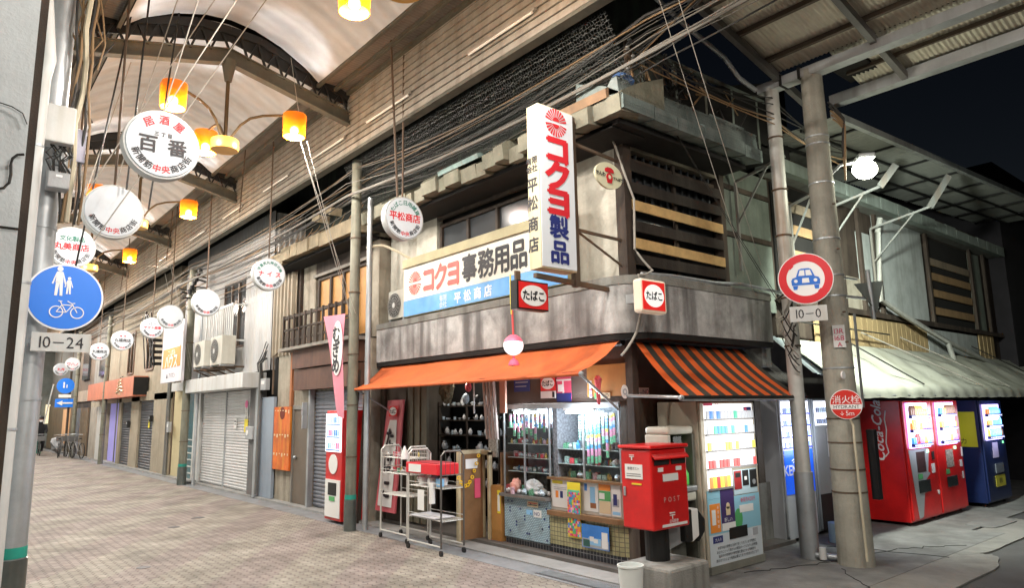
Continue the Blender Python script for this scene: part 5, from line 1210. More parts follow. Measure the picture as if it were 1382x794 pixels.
# street-side brown wall notices
t = thing('no_smoking_plate', 'small white NO plate on the brown wall above the post box', 'plate', (6.28,5.27,1.95))
B(6.22,6.46,5.268,5.277,1.93,2.02).build('plate', whi, t); text(MB(), 'NO', (6.40,5.2655,1.975), '-Y', .06).build('lettering', navy_ink, t); B(6.235,6.33,5.264,5.2675,1.955,1.965).build('fine_print', gy, t)
t = thing('vertical_notice', 'white vertical notice with black characters between the two cigarette machines', 'notice', (8.35,5.1,1.4))
B(8.18,8.36,5.1,5.11,1.42,1.82).build('sheet', whi, t); vtext(MB(), '防犯カメラ作動中', (8.27,5.0975,1.62), '-Y', .045, .048).build('lettering', black_ink, t)
B(8.08,8.16,5.12,5.13,1.6,1.8).build('blue_sheet', lb, t)

# ================================================================== MACHINES AND STREET FURNITURE
red = mat('glossy_red_enamel', (.58,.012,.012), .3, var=.25, scale=3, bump=.04, bscale=12, spec=.6, streak=.3, sscale=(5,5,1.2), sr=(.6,.75), dirt=(.25,.02,.02))
t = thing('post_box', 'bright red square post box on a dark foot', 'post box', (5.74,4.7,0))
MB().box(5.46,6.02,4.47,4.86,.62,1.385).build('body', red, t, bevel=.018)
MB().box(5.44,6.04,4.45,4.88,1.39,1.425).build('lid', red, t, bevel=.012)
MB().extr([(5.47,4.47,1.33),(6.01,4.47,1.33),(6.01,4.43,1.29),(5.47,4.43,1.29)], (0,0,.012)).build('slot_hood', red, t)
mb = MB(); mb.box(5.50,5.725,4.460,4.467,1.235,1.30).box(5.765,5.985,4.460,4.467,1.235,1.30); mb.build('mail_slot', dark_void, t)
mb = MB(); mb.box(5.55,5.63,4.462,4.467,1.17,1.21).box(5.83,5.92,4.462,4.467,1.17,1.21).box(5.62,5.86,4.462,4.467,1.075,1.145); mb.build('slot_label', whi, t)
mb = MB(); mb.box(5.70,5.78,4.462,4.467,.765,.775).box(5.70,5.78,4.462,4.467,.745,.752).box(5.735,5.745,4.462,4.467,.71,.745); mb.build('postal_mark', whi, t)
text(MB(), 'POST', (5.745,4.4635,.90), '-Y', .055, space=1.6).build('lettering', flat('worn_white_print', (.6,.35,.33)), t)
B(5.58,5.97,4.462,4.467,.645,.67).build('number_strip', whi, t)
text(MB(), '日本郵便', (5.76,4.4635,.692), '-Y', .035).build('small_lettering', white_ink, t)
mb = MB(); mb.box(5.452,5.459,4.58,4.80,1.10,1.24); mb.build('side_notice', whi, t)
mb = MB(); text(mb, '郵便ポスト', (5.4505,4.69,1.20), '-X', .03); mb.box(5.4503,5.4515,4.60,4.78,1.125,1.13); mb.box(5.4503,5.4515,4.60,4.78,1.145,1.15); mb.build('notice_print', black_ink, t)
B(5.452,5.459,4.60,4.72,1.045,1.06).build('yellow_strip', yel, t)
mb = MB(); mb.box(5.447,5.459,4.80,4.83,.93,1.02); mb.build('lock', galv, t, bevel=.004)
mb = MB(); mb.box(5.452,5.459,4.68,4.74,1.325,1.332).box(5.452,5.459,4.68,4.74,1.31,1.315).box(5.452,5.459,4.705,4.715,1.28,1.31); mb.build('postal_mark', whi, t)
MB().cyl((5.75,4.68,.3),(5.75,4.68,.62),.12,n=20).build('foot', black_steel, t)
t = thing('concrete_pedestal', 'rough concrete block under the red post box', 'pedestal', (5.8,4.6,0))
MB().extr([(5.45,4.30,0),(6.10,4.32,0),(6.10,4.90,0),(5.44,4.88,0)], (0,0,.30)).build('block', concrete, t, bevel=.03)
t = thing('white_bucket', 'white plastic bucket standing before the concrete pedestal', 'bucket', (5.2,4.56,0))
MB().lathe((5.2,4.56,0), [(.095,0),(.118,.33),(.125,.335),(.125,.35),(.112,.35),(.09,.02)], 28).build('bucket_body', mat('white_bucket_plastic', (.66,.70,.68), .4, var=.06, bump=0), t, smooth=True)
# public telephone cabinet
t = thing('telephone_cabinet', 'cream telephone cabinet with a bright green telephone behind the post box', 'telephone cabinet', (6.2,4.9,0))
cr = mat('cream_fibreglass', (.55,.55,.47), .5, streak=.2, dirt=(.3,.28,.22), var=.1, bump=0)
X0_, X1_, Y0_, Y1_ = 6.08, 6.54, 4.74, 5.05
mb = MB(); mb.box(X0_,X1_,Y0_,Y1_,1.50,1.585); mb.build('hood_top', cr, t, bevel=.03)
mb = MB(); mb.box(X0_,X0_+.05,Y0_,Y1_,1.0,1.50); mb.build('hood_side', cr, t, bevel=.01)
B(X1_-.04,X1_,Y0_,Y1_,.2,1.50).build('hood_side', mat('dark_olive_panel', (.10,.10,.08), .5, var=.2), t)
B(X0_+.05,X1_-.04,Y1_-.03,Y1_,.8,1.5).build('back_panel', MC['dark_olive_panel'], t)
MB().quad((X0_+.05,Y0_+.02,1.3),(X1_-.2,Y0_+.02,1.3),(X1_-.2,Y0_+.02,1.48),(X0_+.05,Y0_+.02,1.48)).build('glass', glass_m, t)
B(X0_-.02,X1_-.05,Y0_-.05,Y1_-.04,.90,.955).build('shelf', galv, t, bevel=.01)
B(X0_,X1_-.05,Y0_-.03,Y0_+.3,.80,.895).build('shelf_box', cr, t, bevel=.02)
B(X0_+.1,X1_-.1,Y1_-.2,Y1_-.04,.05,.79).build('stand', mat('olive_grey_metal', (.2,.2,.17), .6), t)
t = thing('green_telephone', 'bright green public telephone on the shelf of the cream cabinet', 'telephone', (6.28,4.98,.957))
MB().extr([(6.20,4.77,.957),(6.20,4.99,.957),(6.20,4.99,1.27),(6.20,4.90,1.27),(6.20,4.77,1.08)], (.26,0,0)).build('body', flat('telephone_green', (.10,.62,.10), .35), t, bevel=.012)
MB().box(6.22,6.26,4.74,4.78,1.05,1.25).build('handset', flat('dark_green_handset',(.02,.12,.03),.4), t, bevel=.012)
mb = MB()
for i in range(3):
    for j in range(4): mb.obox((6.31+i*.035,4.80+j*.02,1.11+j*.03),(.022,.03,.02))
mb.build('keypad', black_steel, t)
t = thing('striped_cover', 'folded black and white striped cover hanging below the telephone cabinet', 'cover', (6.3,4.65,.3))
for k, m_ in enumerate((black_steel, whi, black_steel)):
    MB().extr([(6.12+k*.11,4.60,.42-.01*k),(6.12+k*.11,4.60,.74),(6.24+k*.11,4.60,.74-.12*(k==2)),(6.24+k*.11,4.60,.42+.04*k)], (0,.14,0)).build('striped_panel', m_, t, bevel=.015)
t = thing('grey_kick_board', 'grey board leaning between the post box and striped cover', 'board', (5.95,4.8,.3))
MB().extr([(5.9,4.75,.32),(6.16,4.66,.42),(6.16,4.66,.62),(5.9,4.75,.62)], (0,.02,0)).build('board', MC['galvanised_steel'], t)

# vending machine helper
def vend(name, label, x0, x1, yf, depth, h, body, z0=.05, front=None, bevel=.012):
    t = thing(name, label, 'vending machine', ((x0+x1)/2, yf+depth/2, 0))
    B(x0, x1, yf, yf+depth, z0, h).build('body', body, t, bevel=bevel)
    B(x0+.01, x1-.01, yf-.035, yf-.002, z0+.03, h-.01).build('door', front or body, t, bevel=bevel)
    mb = MB()
    for x in (x0+.08, x1-.08):
        for y in (yf+.08, yf+depth-.08): mb.cyl((x,y,0.005),(x,y,z0),.025,n=10)
    mb.build('foot', black_steel, t)
    return t
drinkm = [flat('drink_colour_%d' % i, c_, .3, emit=c_, es=.45*LK) for i, c_ in enumerate([(.8,.25,.05),(.7,.05,.05),(.1,.35,.75),(.8,.65,.1),(.15,.55,.2),(.75,.75,.75),(.35,.15,.5),(.15,.08,.05),(.85,.45,.1),(.2,.6,.75)])]
canp = []
for i, m_ in enumerate(drinkm):
    o = MB().lathe((0,0,0), [(.022,0),(.026,.008),(.026,.105 if i % 2 else .085),(.02,.125 if i % 2 else .098),(.012,.15 if i % 2 else .10)], 10).build('p', m_, smooth=True); canp.append(o.data); bpy.data.objects.remove(o)
def sample(parent, i, loc, s=1):
    o = bpy.data.objects.new('drink_sample', canp[i]); COL.objects.link(o); o.parent = parent; o.location = WM(parent).inverted()@V(loc); o.scale = (s,s,s)
litwin = emis('lit_display_back', (.95,.97,1), 1.5*LK); violet = emis('violet_edge_light', (.45,.35,1), 3.2*LK)
def window(t, x0, x1, yd, z0, z1, rows, cols, seed, s=1.0, pricem=None):
    rnd = random.Random(seed)
    B(x0, x1, yd-.006, yd-.001, z0, z1).build('display_back', litwin, t)
    mb = MB(); mb.box(x0-.02,x0,yd-.03,yd-.001,z0-.02,z1+.02).box(x1,x1+.02,yd-.03,yd-.001,z0-.02,z1+.02).box(x0,x1,yd-.03,yd-.001,z1,z1+.02).box(x0,x1,yd-.03,yd-.001,z0-.02,z0); mb.build('display_frame', violet, t)
    H = (z1-z0)/rows
    for r_ in range(rows):
        zb = z0+H*r_
        B(x0+.003,x1-.003,yd-.075,yd-.0065,zb+.001,zb+.045).build('price_rail', flat('price_rail_blue',(.02,.03,.15)), t)
        mb = MB(); W = (x1-x0)/cols
        for c_ in range(cols): mb.box(x0+W*(c_+.2),x0+W*(c_+.8),yd-.079,yd-.0755,zb+.012,zb+.032)
        mb.build('select_button', flat('select_button_print', (.6,.6,.65), emit=(.5,.5,.9), es=.3*LK) , t)
        run = rnd.randrange(10)
        for c_ in range(cols):
            if rnd.random() < .45: run = rnd.randrange(10)
            sample(t, run, (x0+W*(c_+.5), yd-.045, zb+.047), min(1.2, (H-.06)/.155)*s)
# cigarette machine
beige = mat('beige_machine_enamel', (.42,.38,.30), .45, var=.1, bump=0, streak=.1)
t = vend('cigarette_machine', 'tall lit cigarette vending machine under the striped awning', 6.56, 7.66, 4.70, .55, 1.85, beige, z0=.06)
YF = 4.663
B(6.58,7.64,YF-.02,YF+.03,.02,.10).build('plinth', MC['olive_grey_metal'], t)
B(6.63,7.60,YF-.004,YF-.001,1.10,1.82).build('lit_panel', emis('lit_cigarette_panel', (1,1,.98), 1.05*LK), t)
B(6.63,7.10,YF-.004,YF-.001,.885,1.097).build('lit_lower_panel', bpy.data.materials['lit_cigarette_panel'], t)
mb = MB()
for z in (1.635,1.47,1.29,1.10): mb.box(6.63,7.60,YF-.03,YF-.005,z,z+.018)
mb.box(6.63,7.10,YF-.03,YF-.005,.885,.905); mb.build('shelf_bar', flat('grey_shelf_bar',(.2,.19,.19)), t)
B(6.63,6.80,YF-.006,YF-.0045,1.80,1.83).build('red_tab', MC['print_red'], t)
text(MB(), 'たばこ', (6.9,YF-.006,1.812), '-Y', .03).build('lettering', red_ink, t)
B(7.42,7.58,YF-.007,YF-.0045,1.72,1.78).build('card_plate', navy_ink, t); B(7.43,7.48,YF-.009,YF-.0072,1.73,1.77).build('card_mark', MC['print_red'], t)
rnd = random.Random(31)
packm = [flat('cigarette_pack_%d' % i, c_, .4, emit=c_, es=.5*LK) for i, c_ in enumerate([(.45,.47,.5),(.1,.25,.6),(.65,.08,.08),(.8,.7,.1),(.1,.45,.3),(.6,.3,.1)])]
for z, xs in ((1.655,range(14)),(1.49,range(14)),(1.31,range(14)),(1.12,range(14)),(.907,range(6))):
    for k in xs:
        x = 6.66+.068*k; mp_ = rnd.choice([0,0,0,1,4]) if z > 1.4 else rnd.choice([3,0,0]) if z > 1.3 else (rnd.choice([2,0,0]) if z > 1.1 else rnd.choice([5,3,2]))
        MB().box(x,x+.045,YF-.024,YF-.006,z,z+(.12 if z < 1 else .085)).build('cigarette_pack', packm[mp_], t)
mb = MB(); mb.box(7.12,7.60,YF-.006,YF-.001,.80,1.07); mb.build('coin_panel', flat('pale_blue_enamel', (.42,.56,.62), .4), t)
B(7.13,7.27,YF-.012,YF-.0065,.86,1.06).build('card_reader', flat('reader_red',(.3,.02,.02)), t); B(7.15,7.25,YF-.015,YF-.0125,.99,1.04).build('reader_screen', black_steel, t)
B(7.30,7.42,YF-.012,YF-.0065,.89,1.06).build('note_slot', black_steel, t); B(7.33,7.38,YF-.014,YF-.0125,.95,.99).build('label', whi, t)
B(7.45,7.59,YF-.012,YF-.0065,.86,1.06).build('coin_unit', black_steel, t); mb = MB(); mb.cyl((7.52,YF-.02,.92),(7.52,YF-.0125,.92),.03,n=14); mb.build('coin_return', galv, t)
B(6.60,7.62,YF-.005,YF-.001,.42,.79).build('poster_panel', flat('poster_sky', (.25,.50,.62), .4), t)
B(6.60,7.10,YF-.0052,YF-.0012,.792,.883).build('poster_panel_top', MC['poster_sky'], t)
B(6.63,6.82,YF-.009,YF-.0055,.44,.74).build('orange_poster', orr, t); B(6.66,6.73,YF-.011,YF-.0095,.52,.68).build('poster_print', whi, t); vtext(MB(), '未成年喫煙', (6.775,YF-.0105,.60), '-Y', .035, .05).build('lettering', white_ink, t)
B(6.84,7.10,YF-.009,YF-.0055,.47,.875).build('dark_poster', flat('poster_violet',(.05,.03,.12)), t)
B(6.84,7.10,YF-.0105,YF-.0095,.44,.52).build('poster_base', whi, t); text(MB(), '新しい.', (6.97,YF-.011,.555), '-Y', .05).build('lettering', white_ink, t)
MB().cyl((6.97,YF-.012,.70),(6.97,YF-.0095,.70),.035,n=12).box(6.93,7.01,YF-.012,YF-.0097,.60,.69).build('poster_figure', bg_, t)
text(MB(), '新発売420円', (7.38,YF-.0075,.735), '-Y', .055, sx=.9).build('lettering', flat('lettering_pink',(.6,.06,.12)), t)
B(7.2,7.48,YF-.008,YF-.0055,.60,.68).build('white_box', whi, t); MB().disc((7.17,YF-.0055,.54),(0,-1,0),.08,.11,.002,20).build('green_leaf', grn, t)
B(6.60,7.62,YF-.0055,YF-.0012,.10,.418).build('white_panel', mat('bluish_white_enamel', (.56,.62,.66), .45, var=.06, bump=0), t)
B(6.97,7.32,YF-.014,YF-.006,.34,.46).build('delivery_slot', black_steel, t); B(7.44,7.54,YF-.009,YF-.006,.33,.41).build('dark_sticker', gy, t)
B(6.66,6.84,YF-.009,YF-.006,.33,.40).build('navy_sticker', navy_ink, t); text(MB(), '大人の', (6.75,YF-.0115,.365), '-Y', .04).build('lettering', white_ink, t)
mb = MB()
for r_, s_ in enumerate(('未成年者の喫煙は法律で禁じられています喫煙は','あなたにとって肺がんの原因の一つとなり心筋梗塞','脳卒中の危険性や肺気腫を悪化させる危険性を','高めます人により程度は異なりますが依存が生じます')):
    text(mb, s_, (7.11,YF-.008,.275-r_*.043), '-Y', .034)
mb.build('small_lettering', black_ink, t)
lamp('panel_light', (7.1,YF-.25,1.35), 7*LK, (1,1,.97), t, typ='AREA', size=(.9,.7), rot=(R(90),0,0))
# KENT machine
t = vend('cigarette_machine', 'blue and white cigarette machine with KENT panel behind the galvanised pole', 8.8, 9.6, 5.02, .5, 1.88, mat('white_machine_enamel', (.55,.57,.6), .4, var=.06, bump=0), z0=.05)
YK = 4.985
B(8.84,9.56,YK-.005,YK-.001,1.22,1.84).build('lit_panel', emis('lit_blue_white_panel', (.86,.9,1), 2.2*LK), t)
mb = MB()
for z in (1.66,1.50,1.35,1.21): mb.box(8.83,9.57,YK-.02,YK-.006,z,z+.02)
mb.build('shelf_bar', flat('royal_blue_bar',(.03,.04,.4),emit=(.1,.1,1),es=.3*LK), t)
for z in (1.68,1.52,1.37,1.23):
    mb = MB()
    for k in range(13): 
        if rnd.random() < .75: mb.box(8.86+k*.053,8.89+k*.053,YK-.018,YK-.0065,z,z+.07)
    mb.build('cigarette_packs', palette('pack_row_%g' % z, [(.2,.3,.5),(.6,.65,.7),(.1,.15,.3),(.35,.5,.6)]), t)
B(8.82,9.58,YK-.006,YK-.001,.62,1.19).build('blue_panel', mat('glowing_blue_panel', (.02,.12,.62), .3, var=.5, scale=3, bump=0, emit=(.01,.10,.9), es=.55*LK), t)
text(MB(), 'KENT', (9.02,YK-.009,.93), '-Y', .15, bold=.02).build('lettering', white_ink, t)
mb = MB(); mb.bar((9,YK-.009,1.05),(9.2,YK-.009,1.12),.004,.012); mb.bar((9.03,YK-.009,1.02),(9.24,YK-.009,1.15),.004,.01); mb.build('silver_stroke', whi, t)
B(8.82,9.58,YK-.004,YK-.001,.06,.60).build('white_panel', bpy.data.materials['white_machine_enamel'], t); B(9.08,9.33,YK-.012,YK-.006,.40,.50).build('delivery_slot', black_steel, t)
lamp('panel_light', (9.18,YK-.2,1.4), 10*LK, (.75,.8,1), t, typ='AREA', size=(.7,.6), rot=(R(90),0,0))
t = vend('cigarette_machine', 'third cigarette machine half hidden behind the concrete pole', 9.7, 10.43, 5.02, .5, 1.88, mat('grey_machine_enamel', (.3,.33,.33), .4, var=.06, bump=0))
B(9.73,10.4,YK-.005,YK-.001,1.50,1.84).build('lit_panel', bpy.data.materials['lit_blue_white_panel'], t)
mb = MB(); 
for z in (1.68,1.52):
    for k in range(11): mb.box(9.76+k*.056,9.79+k*.056,YK-.018,YK-.0065,z,z+.07)
mb.build('cigarette_packs', palette('third_pack_row', [(.2,.3,.5),(.1,.15,.3),(.35,.5,.6)]), t)
B(10.03,10.38,YK-.010,YK-.006,1.05,1.45).build('white_poster', whi, t); B(10.08,10.33,YK-.013,YK-.0105,1.1,1.4).build('green_poster', grn, t)
B(9.72,10.41,YK-.0055,YK-.001,.06,.55).build('dark_panel', black_steel, t)
tag(MB().cyl((9.35,4.6,.015),(9.35,4.6,.26),.12,n=20).build('painted_tin', palette('tin_print',[(.35,.5,.6)])), 'small patterned tin standing between the two poles', 'tin')
# soft drink machines
t = vend('soft_drink_machine', 'red soft drink machine with big white script on its side', 11.2, 12.31, 4.41, .72, 1.83, red, z0=.06)
YC = 4.373
window(t, 11.31, 12.02, YC, 1.14, 1.77, 3, 10, 1)
mb = MB(); q = V((11.197,4.72,1.30)); q = V((11.197,4.76,1.40)); text(mb, 'Coca-Cola', q, (V((0,-1,0)), V((0,0,1))), .165, rot=PI/2, bold=.02, shear=.35); mb.build('white_script', white_ink, t)
mb = MB(); mb.path([(11.197,4.68,1.0),(11.197,4.63,1.06),(11.197,4.655,1.2),(11.197,4.63,1.4),(11.197,4.645,1.55),(11.197,4.62,1.68)], .009, 5); mb.build('white_wave', white_ink, t)
vs = [(11.24,1.10),(11.98,1.10),(11.98,1.0),(11.90,.75),(11.97,.72),(11.75,.62),(11.55,.12),(11.40,.10),(11.30,.75)]
MB().extr([(x,YC-.001,z) for x, z in vs], (0,-.003,0)).build('silver_swoosh', mat('silver_grey_panel', (.42,.45,.47), .35, .3, var=.05, bump=0), t)
B(11.50,11.82,YC-.010,YC-.0045,.76,1.06).build('selection_panel', mat('mottled_black_panel', (.06,.03,.03), .4, var=.9, scale=40, bump=0), t)
B(11.50,11.66,YC-.010,YC-.0045,.66,.735).build('green_sticker', grn, t); B(11.48,11.92,YC-.014,YC-.0045,.46,.64).build('delivery_flap', flat('dark_flap',(.02,.025,.025),.25), t, bevel=.01)
B(12.05,12.17,YC-.008,YC-.002,.72,.86).build('white_sticker', whi, t); B(11.9,12.0,YC-.008,YC-.0045,1.03,1.08).build('green_lamp', emis('green_digits',(.1,1,.3),1.5*LK), t)
mb = MB(); mb.cyl((12.22,YC-.008,.42),(12.22,YC-.002,.42),.035,n=14); mb.build('round_sticker', whi, t); B(12.1,12.16,YC-.02,YC-.002,.92,1.04).build('coin_slot', black_steel, t)
lamp('panel_light', (11.66,YC-.25,1.45), 12*LK, (.85,.88,1), t, typ='AREA', size=(.7,.6), rot=(R(90),0,0))
t = vend('soft_drink_machine', 'plain red soft drink machine right of the one with white script', 12.34, 13.45, 4.41, .72, 1.83, red, z0=.06)
window(t, 12.46, 13.14, YC, 1.14, 1.77, 3, 10, 2)
B(12.68,12.98,YC-.008,YC-.002,.76,1.04).build('photo_sticker', mat('mottled_photo', (.35,.3,.25), .4, var=.9, scale=30, bump=0), t); B(12.62,12.76,YC-.008,YC-.002,.66,.735).build('green_sticker', grn, t)
B(12.62,13.05,YC-.014,YC-.002,.46,.62).build('delivery_flap', MC['dark_flap'], t, bevel=.01); B(13.05,13.15,YC-.008,YC-.002,1.03,1.08).build('green_lamp', MC['green_digits'], t)
B(13.25,13.35,YC-.008,YC-.002,.74,.85).build('white_sticker', whi, t); B(13.3,13.36,YC-.008,YC-.002,.55,.66).build('white_sticker', whi, t); B(13.36,13.42,YC-.008,YC-.002,.9,1.05).build('white_sticker', whi, t)
lamp('panel_light', (12.8,YC-.25,1.45), 12*LK, (.85,.88,1), t, typ='AREA', size=(.7,.6), rot=(R(90),0,0))
t = vend('soft_drink_machine', 'dark blue drink machine with yellow side poster, farthest right', 13.98, 15.15, 4.25, .75, 1.82, mat('dark_navy_enamel', (.008,.018,.075), .35, var=.15, bump=0), z0=.08)
YB = 4.213
window(t, 14.12, 14.86, YB, 1.15, 1.72, 3, 9, 3)
B(13.972,13.979,4.30,4.95,1.02,1.62).build('yellow_poster', mat('acid_yellow_poster', (.5,.5,.02), .5, var=.1, bump=0), t)
mb = MB(); text(mb, 'ポッカ', (13.9715,4.62,1.12), '-X', .11); mb.build('lettering', black_ink, t)
B(14.38,14.66,YB-.008,YB-.002,.82,1.08).build('lilac_sheet', flat('lilac_print',(.45,.4,.6)), t); B(14.35,14.85,YB-.008,YB-.002,.33,.52).build('yellow_plate', flat('dull_yellow',(.45,.42,.05)), t)
text(MB(), '100', (14.6,YB-.011,.43), '-Y', .1).build('lettering', black_ink, t); B(14.4,14.8,YB-.02,YB-.002,.56,.72).build('delivery_flap', flat('glossy_grey_flap',(.15,.17,.2),.1), t); B(14.95,15.0,YB-.008,YB-.002,1.05,1.09).build('green_lamp', MC['green_digits'], t)
lamp('panel_light', (14.5,YB-.25,1.4), 7*LK, (.8,.85,1), t, typ='AREA', size=(.7,.5), rot=(R(90),0,0))
t = thing('red_fire_bucket_box', 'small dark red box behind the foot of the concrete pole', 'box', (8.6,4.0,0))
B(8.55,8.78,4.0,4.22,.012,.22).build('lower_box', red, t, bevel=.01); B(8.56,8.76,4.02,4.2,.225,.42).build('upper_box', red, t, bevel=.01)
# arcade-side vending machine by the post
t = thing('drink_machine', 'narrow red and white drink machine behind the steel post near the shutter', 'vending machine', (5.6,11.3,0))
B(5.32,5.85,10.75,11.35,.05,1.83).build('body', red, t, bevel=.01)
YV = 10.748
B(5.30,5.316,10.77,11.33,1.15,1.78).build('lit_panel', emis('lit_white_panel',(.9,.95,1),1.6*LK), t)
for i in range(3): B(5.292,5.299,10.80+.0,11.30,1.17+i*.21,1.19+i*.21).build('shelf_bar', bl, t)
mb = MB()
for i in range(3):
    for k in range(7): mb.box(5.290,5.2985,10.82+k*.07,10.865+k*.07,1.2+i*.21,1.3+i*.21)
mb.build('drink_samples', palette('arcade_drinks',[(.1,.3,.7),(.5,.7,.8),(.7,.2,.4),(.2,.5,.6),(.7,.7,.75)]), t)
MB().disc((5.316,11.05,.95),(-1,0,0),.16,.16,.01,24).build('round_print', whi, t); B(5.305,5.316,10.78,11.32,.1,.70).build('white_lower', whi, t); B(5.298,5.304,10.9,11.2,.45,.65).build('delivery_flap', black_steel, t); B(5.296,5.303,10.95,11.15,.36,.43).build('green_sticker', grn, t)
# ================================================================== ARCADE HOUSES BEYOND THE CORNER SHOP
def shutter(parent, x, y0, y1, z0, z1, m, n, name='roller_shutter'):
    return MB().sheet((x,y0,z0),(0,0,z1-z0),(0,y1-y0,0), n, .018, (-1,0,0), 'trap').build(name, m, parent)
shw = mat('white_shutter_paint', (.60,.60,.60), .45, .1, streak=.2, dirt=(.4,.38,.33), var=.08, bump=0)
shg = mat('dull_grey_shutter', (.22,.235,.27), .5, .3, streak=.3, dirt=(.12,.11,.1), var=.15, bump=0)
shd = mat('charcoal_shutter', (.07,.075,.085), .5, .3, streak=.2, dirt=(.15,.14,.13), var=.2, bump=0)
# --- wooden house next to the shop
h = thing('wooden_shop_house', 'old wooden house with orange-lit window and dark balcony left of the corner shop', 'building', (6,12.8,0))
B(5.78, 6.2, 12.95, 14.75, 0, 3.05).build('ground_wall', plaster, h)
B(5.78, 6.2, 10.65, 10.95, 0, 3.05).build('ground_wall', plaster, h)
B(5.86, 6.2, 10.95, 12.95, 2.1, 3.05).build('ground_wall', plaster, h)
shutter(h, 5.83, 10.95, 12.93, .06, 2.2, shg, 30)
B(5.70, 5.80, 12.93, 12.99, 0, 2.25).build('shutter_guide', galv, h)
B(5.775,5.785,13.15,13.80,.05,1.86).build('brown_door', mat('taupe_door', (.13,.105,.08), .55, var=.12, bump=0), h)
o = bpy.data.objects['brown_door']; MB().sphere((5.74,13.66,.93),.035,12).cyl((5.74,13.66,.93),(5.78,13.66,.93),.015).build('door_knob', galv, o)
mb = MB(); mb.box(5.75,5.79,13.08,13.14,0,1.95).box(5.75,5.79,13.81,13.86,0,1.95).box(5.75,5.79,13.14,13.81,1.87,1.95); mb.build('door_frame', mat('grey_door_frame',(.2,.19,.17),.6), h)
B(5.60, 5.78, 10.9, 13.5, 2.24, 2.64).build('brown_signbox', mat('dark_red_brown_boards', (.09,.04,.025), .6, streak=.4, dirt=(.14,.07,.04), var=.4), h)
B(5.56, 5.78, 10.9, 13.5, 2.66, 3.02).build('brown_signbox', MC['dark_red_brown_boards'], h)
B(5.45, 5.80, 10.8, 14.0, 3.03, 3.09).build('balcony_floor', mat('grey_board', (.25,.23,.2), .8, streak=.4), h)
mb = MB(); mb.box(5.45,5.50,10.85,13.75,3.66,3.72).box(5.45,5.50,10.85,13.75,3.42,3.46).box(5.46,5.50,10.85,13.75,3.22,3.26)
for i in range(12): y = 10.85+i*.26; mb.box(5.44,5.48,y,y+.045,3.09,3.74)
for i in range(11): y = 10.95+i*.26; mb.box(5.47,5.485,y,y+.12,3.1,3.4)
mb.build('balcony_railing', dark_wood, h)
B(5.9, 6.2, 13.25, 13.85, 3.09, 5.0).build('upper_wall', plaster, h); B(5.9,6.2,10.65,10.9,3.09,5.0).build('upper_wall', plaster, h)
B(5.9, 6.2, 10.9, 13.25, 4.55, 5.2).build('upper_wall', dark_wood, h)
wg = mat('orange_lit_wooden_screen', (.45,.22,.06), .6, streak=.3, dirt=(.25,.12,.04), var=.3, bump=0, emit=(1,.5,.12), es=.05*LK)
wframe(h, 5.98, 10.95, 13.2, 3.12, 4.5, 1, 4, dark_wood, wg, .07)
B(5.86,5.90,10.9,13.3,4.5,4.56).build('window_head', mat('grey_board'  ,(.25,.23,.2)), h)
t = None
MB().sheet((5.80,13.95,3.0),(0,1.15,0),(0,0,1.75), 6, .07, (-1,0,0), 'trap').build('corrugated_brown_cladding', mat('faded_brown_corrugated_sheet', (.26,.22,.16), .6, .1, streak=.5, dirt=(.12,.08,.05), var=.2, bump=0), h)
B(5.84, 6.2, 13.87, 15.1, 3.0, 5.0).build('upper_wall', dark_wood, h)
B(5.72, 5.80, 13.88, 13.97, 1.9, 3.05).build('orange_pipe', mat('rust_orange_pipe', (.35,.13,.05), .7, var=.3), h)
rnd = random.Random(41); mb = MB(); y = 10.62
while y < 15:
    l = rnd.uniform(.3,.55); z = rnd.uniform(-.03,.03); x = 5.35+rnd.uniform(-.03,.03)
    mb.extr([(x,y,4.85+z),(x,y,5.10+z),(5.7,y,5.28+z),(6.2,y,5.5+z),(6.2,y,4.98)], (0,l-.015,0)); y += l
mb.build('tiled_eave', mat('brown_mossy_eave', (.28,.23,.15), .9, streak=.3, dirt=(.10,.09,.06), grime=.4, var=.4, bump=.5, bscale=25), h)
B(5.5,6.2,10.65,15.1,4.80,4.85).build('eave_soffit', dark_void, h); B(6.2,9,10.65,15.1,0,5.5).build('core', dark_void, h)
for k,(y,z) in enumerate(((11.6,5.45),(12.1,5.42))): tag(MB().obox((5.45,y,z),(.22,.3,.14),Matrix.Rotation(.3,3,'X')).build('loose_brick', MC['brown_mossy_eave']), ['loose block lying on the brown eave left of the steel post','second loose block further along the brown eave'][k], 'block')
# orange mural board and panels
t = thing('mural_board', 'flame orange painted board on the wall left of the taupe door', 'painted board', (5.7,14.2,.7))
mm = mat('flame_orange_paint', (.62,.13,.02), .5, var=.5, scale=2.2, streak=.55, dirt=(.65,.33,.04), bump=0)
B(5.70, 5.74, 13.85, 14.70, .66, 1.93).build('board', mm, t)
mb = MB(); rnd = random.Random(3)
for z in (.95,1.33,1.82):
    for k in range(6): y = 13.9+k*.14; mb.box(5.693,5.699,y,y+rnd.uniform(.03,.07),z+rnd.uniform(-.03,.03),z+.045)
mb.build('paint_flecks', bg_, t); mb = MB(); mb.cyl((5.694,14.25,1.80),(5.699,14.25,1.80),.13,n=14); mb.build('dark_blotch', mat('dark_red_paint',(.15,.02,.01)), t)
t = thing('blue_grey_panel', 'tall flat blue grey panel between the orange board and the white shutters', 'panel', (5.7,15.0,0)); B(5.70,5.76,14.74,15.55,.05,2.15).build('panel', mat('blue_grey_sheet',(.25,.30,.36),.5,var=.08,streak=.1,bump=0), t)
B(5.9,6.3,14.75,15.35,2.15,3.0).build('dark_opening', dark_void, h)
